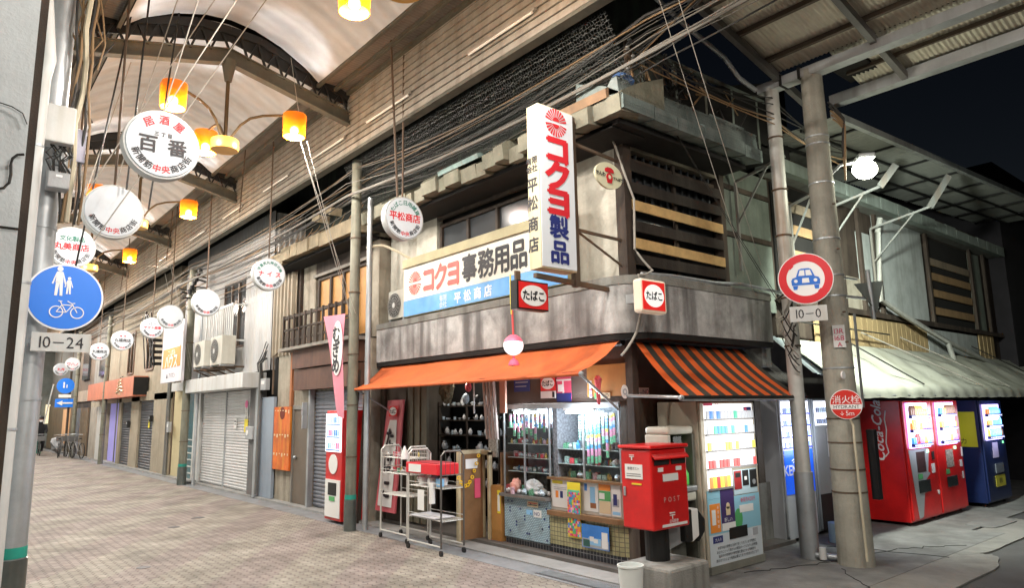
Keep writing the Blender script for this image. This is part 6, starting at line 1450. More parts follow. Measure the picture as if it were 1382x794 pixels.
# --- white corrugated house
h = thing('white_corrugated_house', 'white corrugated metal clad house over twin white roller shutters', 'building', (6,18.3,0))
sid = mat('white_corrugated_cladding', (.43,.43,.43), .5, .1, streak=.35, dirt=(.48,.43,.34), var=.1, bump=0)
for a,b,z0,z1 in ((15.3,17.0,2.75,6.4),(17.0,18.7,2.75,3.4),(17.0,18.7,5.15,6.4),(18.7,22.2,2.75,6.4)):
    MB().sheet((5.80,a,z0),(0,b-a,0),(0,0,z1-z0), max(3,int((b-a)/.10)), .022, (-1,0,0), 'trap').build('cladding', sid, h)
B(5.86,9,15.12,22.2,0,6.4).build('core', mat('white_side_wall',(.5,.5,.48),.7,streak=.3), h) if 0 else B(5.97,9,15.3,22.2,2.6,6.4).build('core', dark_void, h)
MB().sheet((5.82,15.28,2.75),(3,0,0),(0,0,3.6),24,.02,(0,-1,0),'trap').build('cladding', sid, h)
f = wframe(h, 5.86, 17.0, 18.7, 3.4, 5.15, 1, 3, mat('bronze_window_frame',(.10,.07,.05),.4,.4,bump=0), darkglass, .06)
mb = MB(); mb.box(5.45,5.49,16.9,19.2,4.38,4.43).box(5.45,5.49,16.9,19.2,3.52,3.56)
for i in range(17): y = 16.9+i*.143; mb.box(5.455,5.48,y,y+.03,3.56,4.38)
mb.box(5.48,5.8,16.9,16.93,4.38,4.42).box(5.48,5.8,19.17,19.2,4.38,4.42).box(5.48,5.8,16.9,16.93,3.52,3.56); mb.build('balcony_railing', white_paint, h)
B(5.25,5.78,15.42,19.75,2.36,2.70).build('shutter_hood', white_paint, h, bevel=.015)
B(5.66,5.80,15.42,16.05,.03,2.36).build('grey_pillar', mat('dark_grey_pillar',(.14,.14,.14),.7,streak=.3), h); B(5.60,5.66,15.42,15.55,.03,2.36).build('pillar_edge', galv, h)
sh_ = shutter(h, 5.80, 16.08, 18.0, .06, 2.35, shw, 34); sh_ = shutter(h, 5.80, 18.06, 19.95, .06, 2.35, shw, 34); B(5.765,5.80,18.0,18.06,.03,2.36).build('centre_post', galv, h)
B(5.72,5.9,19.98,20.55,.03,2.5).build('white_wall', white_paint, h); B(5.78,5.9,20.55,21.3,.03,2.4).build('teal_window_door', mat('dark_teal_glass',(.02,.10,.12),.2,var=.2), h)
mb = MB()
for i in range(6): mb.box(5.765,5.78,20.57,21.28,.2+i*.18,.23+i*.18)
mb.build('door_bars', white_paint, h); B(5.55,5.80,19.7,22.3,2.48,2.72).build('white_sign_band', white_paint, h)
B(5.78,5.9,21.3,22.9,.03,2.5).build('cream_wall', mat('cream_render',(.52,.45,.27),.8,var=.1,bump=.1), h)
B(5.9,6.5,15.4,22.9,0,2.6).build('ground_core', dark_void, h)
ac_unit('outdoor_unit', (5.22,17.25,2.92), .85, .32, .72, 'nearer of two air-conditioner units under the white railing', group='air conditioners over the white shutters')
ac_unit('outdoor_unit', (5.22,18.6,2.95), .85, .32, .68, 'farther of two air-conditioner units under the white railing', group='air conditioners over the white shutters')
t = thing('unit_brackets', 'steel brackets under the two air-conditioner units', 'bracket', (5.5,18,2.8)); mb = MB()
for y in (16.95,17.55,18.3,18.9): mb.bar((5.2,y,2.91),(5.8,y,2.91),.04); mb.bar((5.25,y,2.90),(5.79,y,2.66),.03)
mb.build('bracket_bars', rusty, t)
t = thing('meter_box', 'grey electric meter box at the right side of the white shutters', 'electric box', (5.6,15.9,1.2)); B(5.58,5.70,15.62,16.05,1.24,1.52).build('casing', MC['grey_enamel'], t, bevel=.01); MB().cyl((5.57,15.93,1.38),(5.58,15.93,1.38),.06,n=16).build('dial', whi, t)
t = thing('yellow_shutter_poster', 'narrow notice with pink top and yellow base stuck on the white shutter', 'poster', (5.77,16.6,1.5)); B(5.768,5.772,16.45,16.68,1.38,1.68).build('yellow_part', yel, t); B(5.768,5.772,16.48,16.66,1.68,1.98).build('white_part', whi, t); MB().cyl((5.762,16.57,2.02),(5.768,16.57,2.02),.09,n=16).build('pink_part', pk, t)
vtext(MB(), '空店舗', (5.7655,16.57,1.80), '-X', .08, .09).build('lettering', black_ink, t)
tag(MB().box(5.45,5.72,20.0,20.9,.045,.09).build('stone_step', kerb), 'low concrete ramp at the left end of the white shutters', 'step')
# hanging banner
t = thing('hanging_banner', 'white hanging banner with an orange square beside the far steel post', 'banner', (5.1,20.4,2.7))
B(5.05,5.12,19.45,21.5,2.68,4.30).build('board', mat('lilac_white_board',(.60,.58,.62),.6,streak=.15,var=.08,bump=0), t); B(5.042,5.0495,19.6,21.35,3.08,3.60).build('orange_square', orr, t)
mb = MB(); text(mb, 'ハウス', (5.038,20.47,3.24), '-X', .42, bold=.02); text(mb, 'こいずみ', (5.038,20.47,3.47), '-X', .18); mb.build('lettering', white_ink, t)
text(MB(), '▲ アパマン', (5.045,20.47,2.86), '-X', .16).build('small_lettering', black_ink, t)
# pink flag
t = thing('pink_flag', 'pink tapering cloth flag with black characters on a white oval, tied to the steel post', 'flag', (5.0,10.3,1.8))
pf = mat('pink_cloth_flag', (.66,.25,.32), .8, var=.1, bump=0)
mb = MB(); P = [(5.04,10.72,3.42),(5.08,10.20,3.36),(5.10,10.22,1.75),(5.10,10.34,1.72)]
n = 10; vs = []
for j in range(n+1):
    f = j/n
    yl = 11.0+(10.36-11.0)*f; yr = 10.21; z = 3.40-1.66*f
    for i in range(4): g = i/3; vs.append((5.05+.02*math.sin(3*g+f*5), yl+(yr-yl)*g, z-(.04*g)))
mb._a(vs, [(j*4+i,j*4+i+1,j*4+i+5,j*4+i+4) for j in range(n) for i in range(3)]); mb.build('cloth', pf, t, smooth=True)
MB().disc((5.02,10.40,2.82),(-1,0,0),.19,.44,.004,30).build('white_oval', whi, t)
mb = MB()
for ch, z in zip('むぎめ', (3.05,2.80,2.55)): put(mb, ch, V((5.012,10.43,z)), AX['-X'][0], AX['-X'][1], .27, .04)
mb.build('lettering', black_ink, t)
# --- beige concrete house
h = thing('beige_concrete_house', 'beige concrete house with dark shutters and an orange sign box', 'building', (6,27,0))
bc = mat('beige_streaked_concrete', (.32,.28,.21), .85, streak=.4, dirt=(.2,.16,.11), grime=.25, var=.2, bump=.2)
for a,b in ((22.9,25.0),(27.0,28.2),(29.9,30.3)): B(5.72,6.2,a,b,.03,2.5).build('ground_pillar', bc, h)
B(5.72,6.2,22.9,33.0,2.3,2.6).build('lintel', bc, h); B(5.78,6.2,22.9,33,2.6,6.4).build('upper_wall', bc, h)
shutter(h,5.80,25.0,27.0,.05,2.3,shd,26); shutter(h,5.80,28.2,29.9,.05,2.3,shd,26)
B(5.86,6.0,30.3,32.6,.05,2.3).build('lavender_lit_door', mat('lavender_door',(.30,.28,.62),.5,var=.1,bump=0,emit=(.35,.33,1),es=.12*LK), h)
for y in (23.5,25.6,28.5): wframe(h,5.80,y,y+1.0,3.3,4.9,1,2,mat('brown_window_frame',(.13,.08,.05),.5),mat('brown_curtain_pane',(.22,.15,.09),.6,var=.3),.08)
mb = MB()
for y in (23.15,22.98): mb.path([(5.68,y,.05),(5.68,y,2.9),(5.72,y+.05,3.2)],.035,8)
mb.build('drain_pipe', mat('dark_grey_pipe',(.15,.15,.14),.5), h)
t = thing('orange_sign_box', 'long faded orange sign box with a white bird-like emblem over the dark shutters', 'sign', (5.4,30,2.45))
mb = MB(); mb.extr([(5.30,26.1,2.45),(5.30,34.5,2.45),(5.30,34.5,3.12),(5.30,26.1,3.12)], (.45,0,0)); mb.build('box', mat('terracotta_sign_board',(.48,.16,.09),.6,streak=.2,dirt=(.35,.2,.15),var=.2,bump=0), t)
B(5.31,5.74,26.05,26.097,2.5,3.08).build('dark_end', dark_void, t)
mb = MB()
for k in range(4): mb.path([(5.29,28.7-k*.10,2.62+k*.12),(5.29,28.1,2.72+k*.11),(5.29,27.6+k*.12,2.66+k*.13)],.03,5)
text(mb,'美容室ヘア',(5.292,28.0,2.60),'-X',.16); mb.build('emblem', bg_, t)
t = thing('outside_spiral_stair', 'dark steel stair and lattice on the far beige house wall', 'stair', (5.5,24.6,3.6)); mb = MB()
for i in range(8): a = 24.0+i*.16; mb.bar((5.35,a,3.4+i*.2),(5.75,a,3.4+i*.2),.03,.1)
for i in range(4): mb.bar((5.4,23.9+i*.4,3.3),(5.4,24.7+i*.4,5.1),.03)
mb.bar((5.4,23.9,3.4),(5.4,25.4,5.2),.05); mb.build('steel_bars', black_steel, t)
# --- far houses
def farhouse(y0, y1, wallm, low, label, bits):
    h = thing('far_shop_house', label, 'building', (6,(y0+y1)/2,0))
    B(5.80,7.5,y0,y1,2.45,6.2).build('upper_wall', wallm, h); B(5.76,6.4,y0,y1,.03,2.45).build('ground_wall', low, h)
    for (a,b,z0,z1,m_,nm) in bits: B(5.70,5.76 if z1 < 2.6 else 5.79,a,b,z0,z1).build(nm, m_, h)
    return h
farhouse(33,36.4,mat('grey_render',(.28,.27,.25),.8,streak=.4),mat('old_cream_boards',(.42,.37,.28),.7,streak=.5), 'grey far house with pale folding doors past the orange sign box', [(33.3,34.4,.05,2.2,white_paint,'pale_door'),(34.5,36,.05,2.2,mat('pale_taupe_shutter',(.36,.33,.28),.6,streak=.3),'pale_shutter'),(33.2,36,2.5,3.0,mat('grey_sign_band',(.36,.38,.39),.6),'sign_band'),(33.6,34.8,3.5,4.8,darkglass,'window')])
farhouse(36.4,41.5,mat('brown_render',(.2,.15,.11),.8,streak=.4),dark_wood, 'brown far house by the parked bicycles', [(36.7,38.6,.05,2.2,mat('brown_old_shutter',(.2,.15,.1),.6,streak=.4),'brown_shutter'),(39,40.6,.05,2.2,shg,'grey_shutter'),(36.6,41,2.5,3.0,mat('beige_sign_band',(.5,.4,.3),.6),'sign_band'),(37.5,39,3.5,4.8,darkglass,'window')])
farhouse(41.5,50,mat('dark_render',(.12,.12,.11),.8),MC['brown_old_shutter'] , 'dark house at the far end of the right side row', [(42,44,.4,2.2,mat('lit_orange_shopwindow',(.6,.35,.2),.5,emit=(1,.55,.25),es=.25*LK),'lit_window')])
t = thing('distant_building', 'dark distant building with green shutters closing the far end of the arcade', 'building', (3,54,0))
B(-6,14,54,58,0,9).build('wall', mat('distant_dark_wall',(.26,.28,.26),.8,var=.5), t)
B(1.5,5.0,53.9,54,0,3.4).build('green_shutter', mat('dark_green_shutter',(.07,.26,.16),.6,var=.2), t)
MB().sheet((4.3,53.95,3.2),(0,0,2.6),(4,0,0),16,.05,(0,-1,0),'lap').build('grey_siding', mat('grey_green_siding',(.22,.24,.22),.7), t)
for x,z,c_ in ((2.2,5.2,'a'),(1.2,2.0,'b'),(6.0,1.4,'c')):
    B(x,x+.8,53.85,53.9,z,z+1.2).build('lit_window', emis('far_window_'+c_, {'a':(1,.5,.2),'b':(1,.15,.15),'c':(1,.8,.4)}[c_], .8*LK), t)
for k,(x,y) in enumerate(((3.1,40),(3.55,41.5))):
    t = thing('violet_tube_lamp', ['nearer violet glowing tube lamp behind the left post','second violet glowing tube lamp behind the left post'][k], 'tube lamp', (x,y,3.4)); MB().cyl((x,y,3.6+.3*k),(x+.7,y,3.75+.3*k),.06,n=10).build('tube', emis('violet_tube',(.55,.4,1),7*LK), t)
t = thing('blue_road_sign', 'far small blue round sign with a blue arrow plate under it', 'road sign', (5.0,38.5,0))
MB().cyl((5.25,39,0),(5.25,39,4.2),.05,n=10).build('pole', dark_wood, t); MB().cyl((5.05,38.9,3.25),(5.05,38.95,3.25),.36,n=28).build('round_plate', blue, t); B(4.8,5.3,38.9,38.93,2.7,2.84).build('white_plate', whi, t); B(4.68,5.46,38.9,38.95,2.25,2.64).build('arrow_plate', blue, t)
mb = MB(); mb.box(4.95,5.38,38.88,38.895,2.41,2.48).extr([(4.74,38.88,2.445),(4.97,38.88,2.56),(4.97,38.88,2.33)],(0,.01,0)); mb.build('white_arrow', whi, t)
man_ = MB(); man_.box(4.95,5.01,38.88,38.895,3.15,3.42).box(5.08,5.12,38.88,38.895,3.15,3.3); man_.build('pictogram', whi, t)
# small fittings on the fronts
for k,(y,z,w_,h_,lab) in enumerate(((13.02,1.5,.04,.5,'thin grey cable cover beside the taupe door'),(15.0,2.3,.3,.25,'small meter above the blue grey panel'),(22.6,1.3,.2,.3,'grey letter box on the cream wall'),(24.9,1.6,.12,.2,'small black intercom on the beige pillar'),(28.1,1.4,.15,.22,'dark switch box between the dark shutters'))):
    q = thing('wall_fitting', lab, 'fitting', (5.66,y,z)); B(5.60,5.70,y,y+w_,z,z+h_).build('casing', [galv,MC['grey_enamel'],MC['grey_enamel'],black_steel,black_steel][k], q, bevel=.008); B(5.594,5.599,y+w_*.2,y+w_*.8,z+h_*.5,z+h_*.8).build('cover_plate', whi if k in (1,2) else gy, q)
for k,(y,z0,z1,x) in enumerate(((14.72,2.2,3.0,5.66),(15.38,.1,2.9,5.62),(22.4,.1,4.6,5.66),(30.2,.1,3.2,5.64))):
    tag(MB().path([(x,y,z0),(x,y,(z0+z1)/2),(x,y+.03,z1),(x+.15,y+.06,z1+.12)],.022,8).build('wall_pipe', MC['dark_grey_pipe'] if k % 2 else rusty), ['short rusty pipe above the orange board','dark pipe at the right edge of the grey pillar','rusty pipe climbing the cream wall','dark pipe beside the lavender door'][k], 'pipe')
for k,(y,z,m_,lab) in enumerate(((17.2,1.45,whi,'small white notice on the left white shutter'),(25.6,1.4,yel,'small yellow notice on the nearer dark shutter'),(12.1,1.3,whi,'small white notice on the grey shutter left of the drink machine'))):
    q = thing('notice', lab, 'notice', (5.76,y,z)); B(5.766,5.770,y,y+.18,z,z+.25).build('paper', m_, q); B(5.762,5.7655,y+.03,y+.15,z+.16,z+.19).build('print_line', black_ink, q); B(5.762,5.7655,y+.03,y+.13,z+.10,z+.12).build('print_line', black_ink, q)
# bicycles
def bicycle(loc, rz, label, group):
    t = thing('bicycle', label, 'bicycle', (0,0,0), group)
    for x, nm in ((-.52,'rear'),(.52,'front')):
        w_ = MB().ring((x,0,.33),(0,1,0),.30,.33,.03,24).build('wheel', black_steel, t); mb = MB()
        for k in range(6): a = PI*k/6; mb.bar((x-math.cos(a)*.3,.015,.33-math.sin(a)*.3),(x+math.cos(a)*.3,.015,.33+math.sin(a)*.3),.004)
        mb.build('spokes', galv, w_)
    mb = MB(); mb.path([(-.52,.015,.33),(-.12,.015,.30),(-.25,.015,.78)],.016,6); mb.path([(-.12,.015,.30),(.38,.015,.70),(-.2,.015,.62)],.018,6); mb.path([(.52,.015,.33),(.36,.015,.85)],.016,6); mb.path([(-.52,.015,.33),(-.22,.015,.70)],.012,6); mb.build('frame', mat('silver_frame',(.3,.3,.3),.4,.5), t)
    MB().sphere((-.26,.015,.84),.09,10,(1.3,.7,.4)).build('saddle', black_steel, t); MB().path([(.25,-.25,.98),(.36,-.1,1.0),(.36,.13,1.0),(.25,.28,.98)],.014,6).build('handlebar', galv, t)
    mb = MB(); mb.box(.50,.80,-.15,.18,.70,.92); mb.build('basket', mat('basket_wire',(.12,.12,.12),.5), t); t.location = loc; t.rotation_euler = (0,0,rz); return t
bicycle((5.2,35.2,.05), R(100), 'parked bicycle nearest, with white parts, by the far house doors', 'parked bicycles')
bicycle((5.1,36.6,.05), R(95), 'parked bicycle in the middle of the far row', 'parked bicycles')
bicycle((4.9,38.0,.0), R(80), 'farthest parked bicycle in the row', 'parked bicycles')
crumple((5.35,42.2,.45),.3,.5,.4,61,'covered_bicycle',mat('grey_cover',(.35,.36,.37),.6,var=.2),'grey cover draped over something beside the far bicycles','cover')
tag(B(4.35,4.75,43,43.5,0,.9).build('teal_bin', teal),'small teal box behind the cyclist','box')
# cyclist
bk_ = bicycle((4.42,40.9,0), R(-92), 'dark bicycle ridden by the person in black', None)
del_ = [o for o in ()]
me = bpy.data.meshes.new('person'); pts = [(0,0,.95),(0,-.05,1.2),(0,-.12,1.42),(0,-.15,1.52),(0,-.16,1.66),(-.2,-.1,1.38),(-.25,-.28,1.15),(-.22,-.5,1.05),(.2,-.1,1.38),(.25,-.28,1.15),(.22,-.5,1.05),(-.12,-.02,.92),(-.15,-.35,.72),(-.13,-.22,.35),(-.13,-.30,.30),(.12,-.02,.92),(.15,-.28,.62),(.13,-.12,.22),(.13,-.22,.18)]
eds = [(0,1),(1,2),(2,3),(3,4),(2,5),(5,6),(6,7),(2,8),(8,9),(9,10),(0,11),(11,12),(12,13),(13,14),(0,15),(15,16),(16,17),(17,18)]
rads = [.17,.18,.17,.07,.11,.08,.06,.045,.08,.06,.045,.11,.085,.055,.05,.11,.085,.055,.05]
me.from_pydata(pts, eds, []); po = bpy.data.objects.new('person', me); COL.objects.link(po); po.location = (4.42,41.1,.02); me.materials.append(mat('black_clothing',(.012,.012,.014),.9,var=.3,bump=0))
sk = po.modifiers.new('skin','SKIN'); po.modifiers.new('sub','SUBSURF').levels = 1
bm = bmesh.new(); bm.from_mesh(me); ly = bm.verts.layers.skin.verify()
for i, v in enumerate(bm.verts): v[ly].radius = (rads[i],rads[i])
bm.verts.ensure_lookup_table(); bm.verts[0][ly].use_root = True; bm.to_mesh(me); bm.free()
tag(po, 'person in black riding a bicycle with dark helmet and white mask, far down the arcade', 'person')
for nm, c_, r_, s_, m_ in (('helmet',(4.42,40.94,1.76),.14,(1,1.1,.85),black_steel),('white_mask',(4.42,40.84,1.63),.075,(1,.6,.8),whi),('face',(4.42,40.88,1.69),.10,(1,.8,1),mat('skin_tone',(.4,.25,.18),.6,var=0,bump=0))):
    MB().sphere(c_,r_,12,s_).build(nm,m_,po,smooth=True)
tag(MB().cyl((4.9,46,0),(5.4,46,3.6),.035,n=8).build('leaning_pole', white_paint),'white pole leaning at the far end of the arcade','pole')
# ================================================================== STREET SIDE, RIGHT
h = thing('weathered_plank_house', 'weathered grey plaster house with boarded upper windows above the white tarpaulin canopy', 'building', (13.5,6,0))
gp2 = mat('pale_grey_panels', (.45,.49,.48), .8, streak=.4, dirt=(.17,.18,.16), grime=.3, var=.2, bump=.2)
B(9.32,19.2,5.22,5.4,2.7,5.6).build('upper_wall', dark_wood, h)
B(8.85,19.2,5.62,5.8,0,2.8).build('ground_wall', mat('dark_ground_wall',(.05,.045,.04),.8), h)
B(9.4,19.2,5.8,9,0,6).build('core', dark_void, h)
for a,b,z0,z1,m_ in ((10.85,11.3,3.45,5.1,gp2),(12.15,12.75,3.45,4.75,gp2),(12.85,15.0,3.30,5.15,gp2),(11.5,12.1,3.35,3.9,plaster),(17.7,18.35,3.35,5.1,greenplaster)):
    B(a,b,5.18,5.215,z0,z1).build('wall_panel', m_, h)
for a,b,zs in ((9.45,10.8,(3.55,3.95,4.35,4.7)),(15.3,17.5,(3.52,3.88,4.22,4.52))):
    B(a-.05,b+.05,5.19,5.215,3.35,5.1).build('window_opening', dark_void, h)
    for k, z in enumerate(zs):
        B(a,b,5.15,5.185,z,z+.15).build('shutter_board', mat('weathered_tan_board',(.34,.22,.11),.7,streak=.3,var=.25) if k < 3 else mat('weathered_grey_board',(.25,.2,.14),.75,streak=.3), h)
mb = MB()
for k in range(22): x = 10.3+k*.2; mb.box(x,x+.185,5.14,5.165,2.72,3.22)
mb.build('plank_row', mat('pale_cedar_planks', (.42,.31,.16), .7, streak=.35, dirt=(.25,.17,.08), var=.2), h)
mb = MB()
for k in range(4): x = 17.6+k*.25; mb.box(x,x+.2,5.14,5.165,2.72,3.3)
mb.build('plank_row', MC['pale_cedar_planks'], h)
B(14.75,17.5,5.15,5.18,2.72,3.2).build('grey_lower_panel', gp2, h)
mb = MB(); mb.box(9.3,19.2,5.10,5.16,3.25,3.34).box(9.3,19.2,5.08,5.14,2.62,2.70)
for x in (10.82,11.35,12.1,12.78,15.1,17.6,18.5): mb.box(x,x+.09,5.12,5.18,3.34,5.15)
mb.build('timber_beam', dark_wood, h)
B(9.2,19.2,4.9,5.25,5.15,5.22).build('eave_underside', mat('dusty_eave_boards',(.2,.2,.18),.8,streak=.3), h)
mb = MB(); x = 9.2
rnd = random.Random(77)
while x < 19: l = rnd.uniform(.5,.9); mb.extr([(x,4.85,5.12),(x,4.85,5.32+rnd.uniform(-.02,.02)),(x,5.3,5.5),(x,5.3,5.2)],(l-.02,0,0)); x += l
mb.build('eave_edge', mat('blotchy_green_grey_eave',(.26,.31,.28),.8,streak=.4,dirt=(.1,.12,.1),var=.3), h)
mb = MB(); mb.path([(12.6,4.95,5.0),(12.55,5.0,4.75),(12.55,5.05,3.55),(13.3,5.02,3.35),(15.2,4.98,2.95),(15.5,4.95,2.35)],.05,10); mb.path([(15.2,4.98,2.95),(19,4.9,2.35)],.05,10)
tag(mb.build('white_drain_pipe', mat('grimy_white_pipe',(.42,.43,.40),.5,streak=.4,dirt=(.2,.18,.15)), smooth=True),'long white drain pipe bending down across the plank house front','pipe')
# canopy brackets
brm = mat('grey_white_bracket_paint', (.20,.21,.20), .6, .1, streak=.5, dirt=(.18,.13,.09))
def bracket(x, y0, ytip, z, lab, w=.9):
    t = thing('canopy_bracket', lab, 'bracket', (x,y0,z), 'white angle brackets on the street-side walls')
    MB().bar((x,y0,z-1.25),(x,y0,z),.035,.035).build('upright', brm, t); MB().bar((x,y0,z),(x+.05,ytip,z+.18),.035,.035).build('top_bar', brm, t); MB().bar((x,y0,z-.6),(x+.04,ytip+.25,z+.12),.024,.024).build('diagonal', brm, t); return t
bracket(8.35,5.12,4.4,4.85,'white angle bracket left of the galvanised pole')
bracket(10.75,5.05,4.2,4.85,'white angle bracket just right of the concrete pole')
bracket(9.75,5.1,4.5,4.75,'white angle bracket between the two poles')
t = bracket(12.4,5.05,4.1,4.8,'white angle bracket with an upturned end, farthest right'); MB().bar((12.45,4.1,4.98),(12.7,3.85,5.5),.04,.10).build('upturned_plate', brm, t)
t = thing('bracket_plate', 'short white plate under the streetlight glare', 'plate', (10.8,4.2,5.0)); MB().bar((10.8,4.2,5.03),(10.95,4.0,5.35),.04,.10).build('plate', brm, t)
# tarp canopy
tarp = mat('dirty_white_tarpaulin', (.36,.37,.32), .55, streak=.0, grime=.35, dirt=(.30,.29,.20), var=.18, scale=1.5, bump=.1)
t = thing('tarpaulin_canopy', 'sagging dirty white tarpaulin canopy over the drink machines', 'canopy', (14,4.7,1.9))
nx, ny = 90, 14; vs = []; rnd = random.Random(8); ph = [rnd.uniform(0,6) for _ in range(8)]
for i in range(nx+1):
    x = 8.95+(19.6-8.95)*i/nx
    for j in range(ny+1):
        f = j/ny
        if f < .82: g = f/.82; y = 5.08+(4.08-5.08)*g; z = 2.72+(2.02-2.72)*g; am = math.sin(PI*g*.9+.1)
        else: g = (f-.82)/.18; y = 4.08-.02*g; z = 2.02-.155*g; am = .25
        z += -.07*math.sin(PI*min(1,f/.82))*abs(math.sin((x-8.95)*2.3))+am*.022*math.sin(x*9+ph[0]+f*7)+am*.014*math.sin(x*21-f*9+ph[1]); y += .012*math.sin(x*13+ph[2])*f
        vs.append((x, y, z))
mb = MB(); mb._a(vs, [(i*(ny+1)+j,i*(ny+1)+j+1,(i+1)*(ny+1)+j+1,(i+1)*(ny+1)+j) for i in range(nx) for j in range(ny)])
mb.build('tarpaulin', tarp, t, smooth=True)
MB().cyl((8.95,4.09,1.90),(19.6,4.09,1.90),.02,n=8).build('front_rail', galv, t)
for k,(x0,x1) in enumerate(((10.45,11.35),(11.75,13.9),(13.3,15.3),(16.9,18.6))):
    cable([(x0,5.1,2.95),(x0+(x1-x0)*.6,4.5,2.42),(x1,4.09,2.06)], .012, [cable_m,rope_w,rope_w,cable_m][k], ['dark chain across the tarpaulin next to the concrete pole','pale rope across the middle of the tarpaulin','second pale rope across the tarpaulin','dark chain across the right end of the tarpaulin'][k], None, 'stay_chain', 'rope')
o = MB().sheet((8.75,5.05,2.75),(.95,0,-.15),(0,-.6,-.55),9,.02,(0,-1,.3),'sine').build('plastic_sheet', mat('pale_blue_plastic_sheet',(.40,.47,.50),.4,var=.3,bump=.1)); tag(o,'pale plastic sheet between the striped awning and the tarpaulin','sheet')
tag(MB().bar((9.3,4.8,2.95),(19,4.8,2.95),.02).build('steel_wire', rusty) if 0 else MB().cyl((9.2,5.02,2.98),(12.6,5.0,2.95),.012).build('wire', cable_m),'thin wire running under the cedar planks','wire')
# dark building far right
t = thing('dark_end_building', 'unlit dark building at the right end of the street', 'building', (22,5,0))
B(19.25,30,4.9,12,0,7.5).build('wall', mat('near_black_wall',(.02,.018,.022),.9,var=.3), t)
t = thing('end_pole', 'pale pole with a small red light at the right edge of the picture', 'pole', (17.5,3.9,0))
MB().cyl((18.1,3.85,0),(18.1,3.85,5.6),.06,n=12).build('pole', white_paint, t); MB().sphere((17.9,3.9,5.3),.10,10).build('red_lamp', mat('dim_red_lamp',(.4,.05,.08),.4,emit=(1,.1,.2),es=.15*LK), t)
rnd = random.Random(61); mb = MB()
for k in range(14): a = rnd.uniform(-.3,.3); mb.path([(17.8+a,3.9,5.2+rnd.uniform(-.2,.4)),(18.2,3.8+a*.3,5.5+a),(18.6,3.95,5.3+rnd.uniform(-.3,.3))],.02,5)
mb.build('wiring', cable_m, t)
# street canopy over the right houses
cs = mat('translucent_grey_canopy_sheet', (.20,.21,.19), .6, var=.2, streak=.2, dirt=(.1,.1,.09), bump=0)
t = thing('street_canopy', 'grey corrugated street canopy over the plank house, lit by the streetlight', 'canopy', (14,4.5,5.5))
MB().sheet((8.9,3.9,5.55),(11,0,.55),(0,1.45,-.02),110,.02,(0,0,1),'sine').build('canopy_sheet', cs, t)
mb = MB(); mb.bar((8.75,3.88,5.52),(19.8,3.88,6.1),.07,.09); mb.build('edge_gutter', mat('pale_gutter',(.35,.37,.36),.5,.2,streak=.3), t)
mb = MB(); mb.bar((8.9,4.4,5.50),(19.8,4.4,6.05),.03,.04); mb.bar((8.9,4.85,5.48),(19.8,4.85,6.02),.03,.04)
for k in range(8): x = 9.6+k*1.3; mb.bar((x,3.9,5.53+.05*(x-8.9)),(x,5.3,5.49+.05*(x-8.9)),.03,.03)
mb.build('purlin', black_steel, t)
# roof over the street crossing
cr_ = mat('tan_corrugated_roof_sheet', (.62,.58,.47), .6, var=.12, streak=.2, dirt=(.3,.25,.17), bump=0)
t = thing('crossing_roof', 'tan corrugated roof with steel purlins over the street crossing', 'roof', (7,0,6))
zr = lambda x: 6.02+(8.18-x)*.225
for a, b in ((4.2,1.35),(1.35,-1.5),(-1.5,-4.5)):
    n = int(abs(b-a)/.076)
    pass
mb = MB(); y1, y0 = 4.35, -6.0; nn = int((y1-y0)/.055)
mb.sheet((5.0,y0,zr(5.0)+.06),(0,y1-y0,0),(3.18,0,zr(8.18)-zr(5.0)),nn,.012,(0,0,1),'sine'); mb.build('corrugated_sheet', cr_, t)
mb = MB(); mb.sheet((8.18,y0,zr(8.18)+.06),(0,3.6-y0,0),(.85,0,-.19),int((3.6-y0)/.055),.012,(0,0,1),'sine'); mb.build('corrugated_sheet', cr_, t)
for k in range(5):
    x = 5.35+k*.62; MB().bar((x,y0,zr(x)+.02),(x,y1,zr(x)+.02),.05,.06).build('purlin', mat('dark_brown_purlin',(.10,.075,.055),.7), t)
MB().bar((8.62,y0,zr(8.62)+.02),(8.62,3.6,zr(8.62)+.02),.04,.05).build('purlin', MC['dark_brown_purlin'], t)
for y in (4.25,3.05,.4,-2.2): MB().bar((4.95,y,zr(4.95)-.06),(8.95,y,zr(8.95)-.06),.07,.10).build('rafter', mat('dark_grey_rafter',(.13,.125,.12),.6,.2), t)
gm = mat('pale_grey_box_gutter', (.42,.44,.45), .5, .3, streak=.4, dirt=(.2,.18,.16), var=.2, bump=0)
g1 = MB(); g1.box(8.10,8.26,y0,4.55,5.86,5.98); g1.build('box_gutter', gm, t); mb = MB(); 
for y in (4.2,3.95): mb.box(8.08,8.28,y,y+.03,5.85,6.0)
mb.build('gutter_strap', black_steel, t)
MB().box(8.95,9.10,y0,4.0,5.74,5.88).build('box_gutter', gm, t)
tag(MB().path([(7.9,4.45,5.82),(7.6,4.5,5.92),(7.3,4.5,6.1),(6.6,4.55,6.3),(6.1,4.6,6.5),(5.6,4.4,6.7)],.03,8).build('grey_conduit', galv),'grey conduit climbing under the crossing roof from the galvanised pole','conduit')
B(8.3,8.95,3.3,3.7,5.95,6.0).build('dark_patch_opening', dark_void, t)

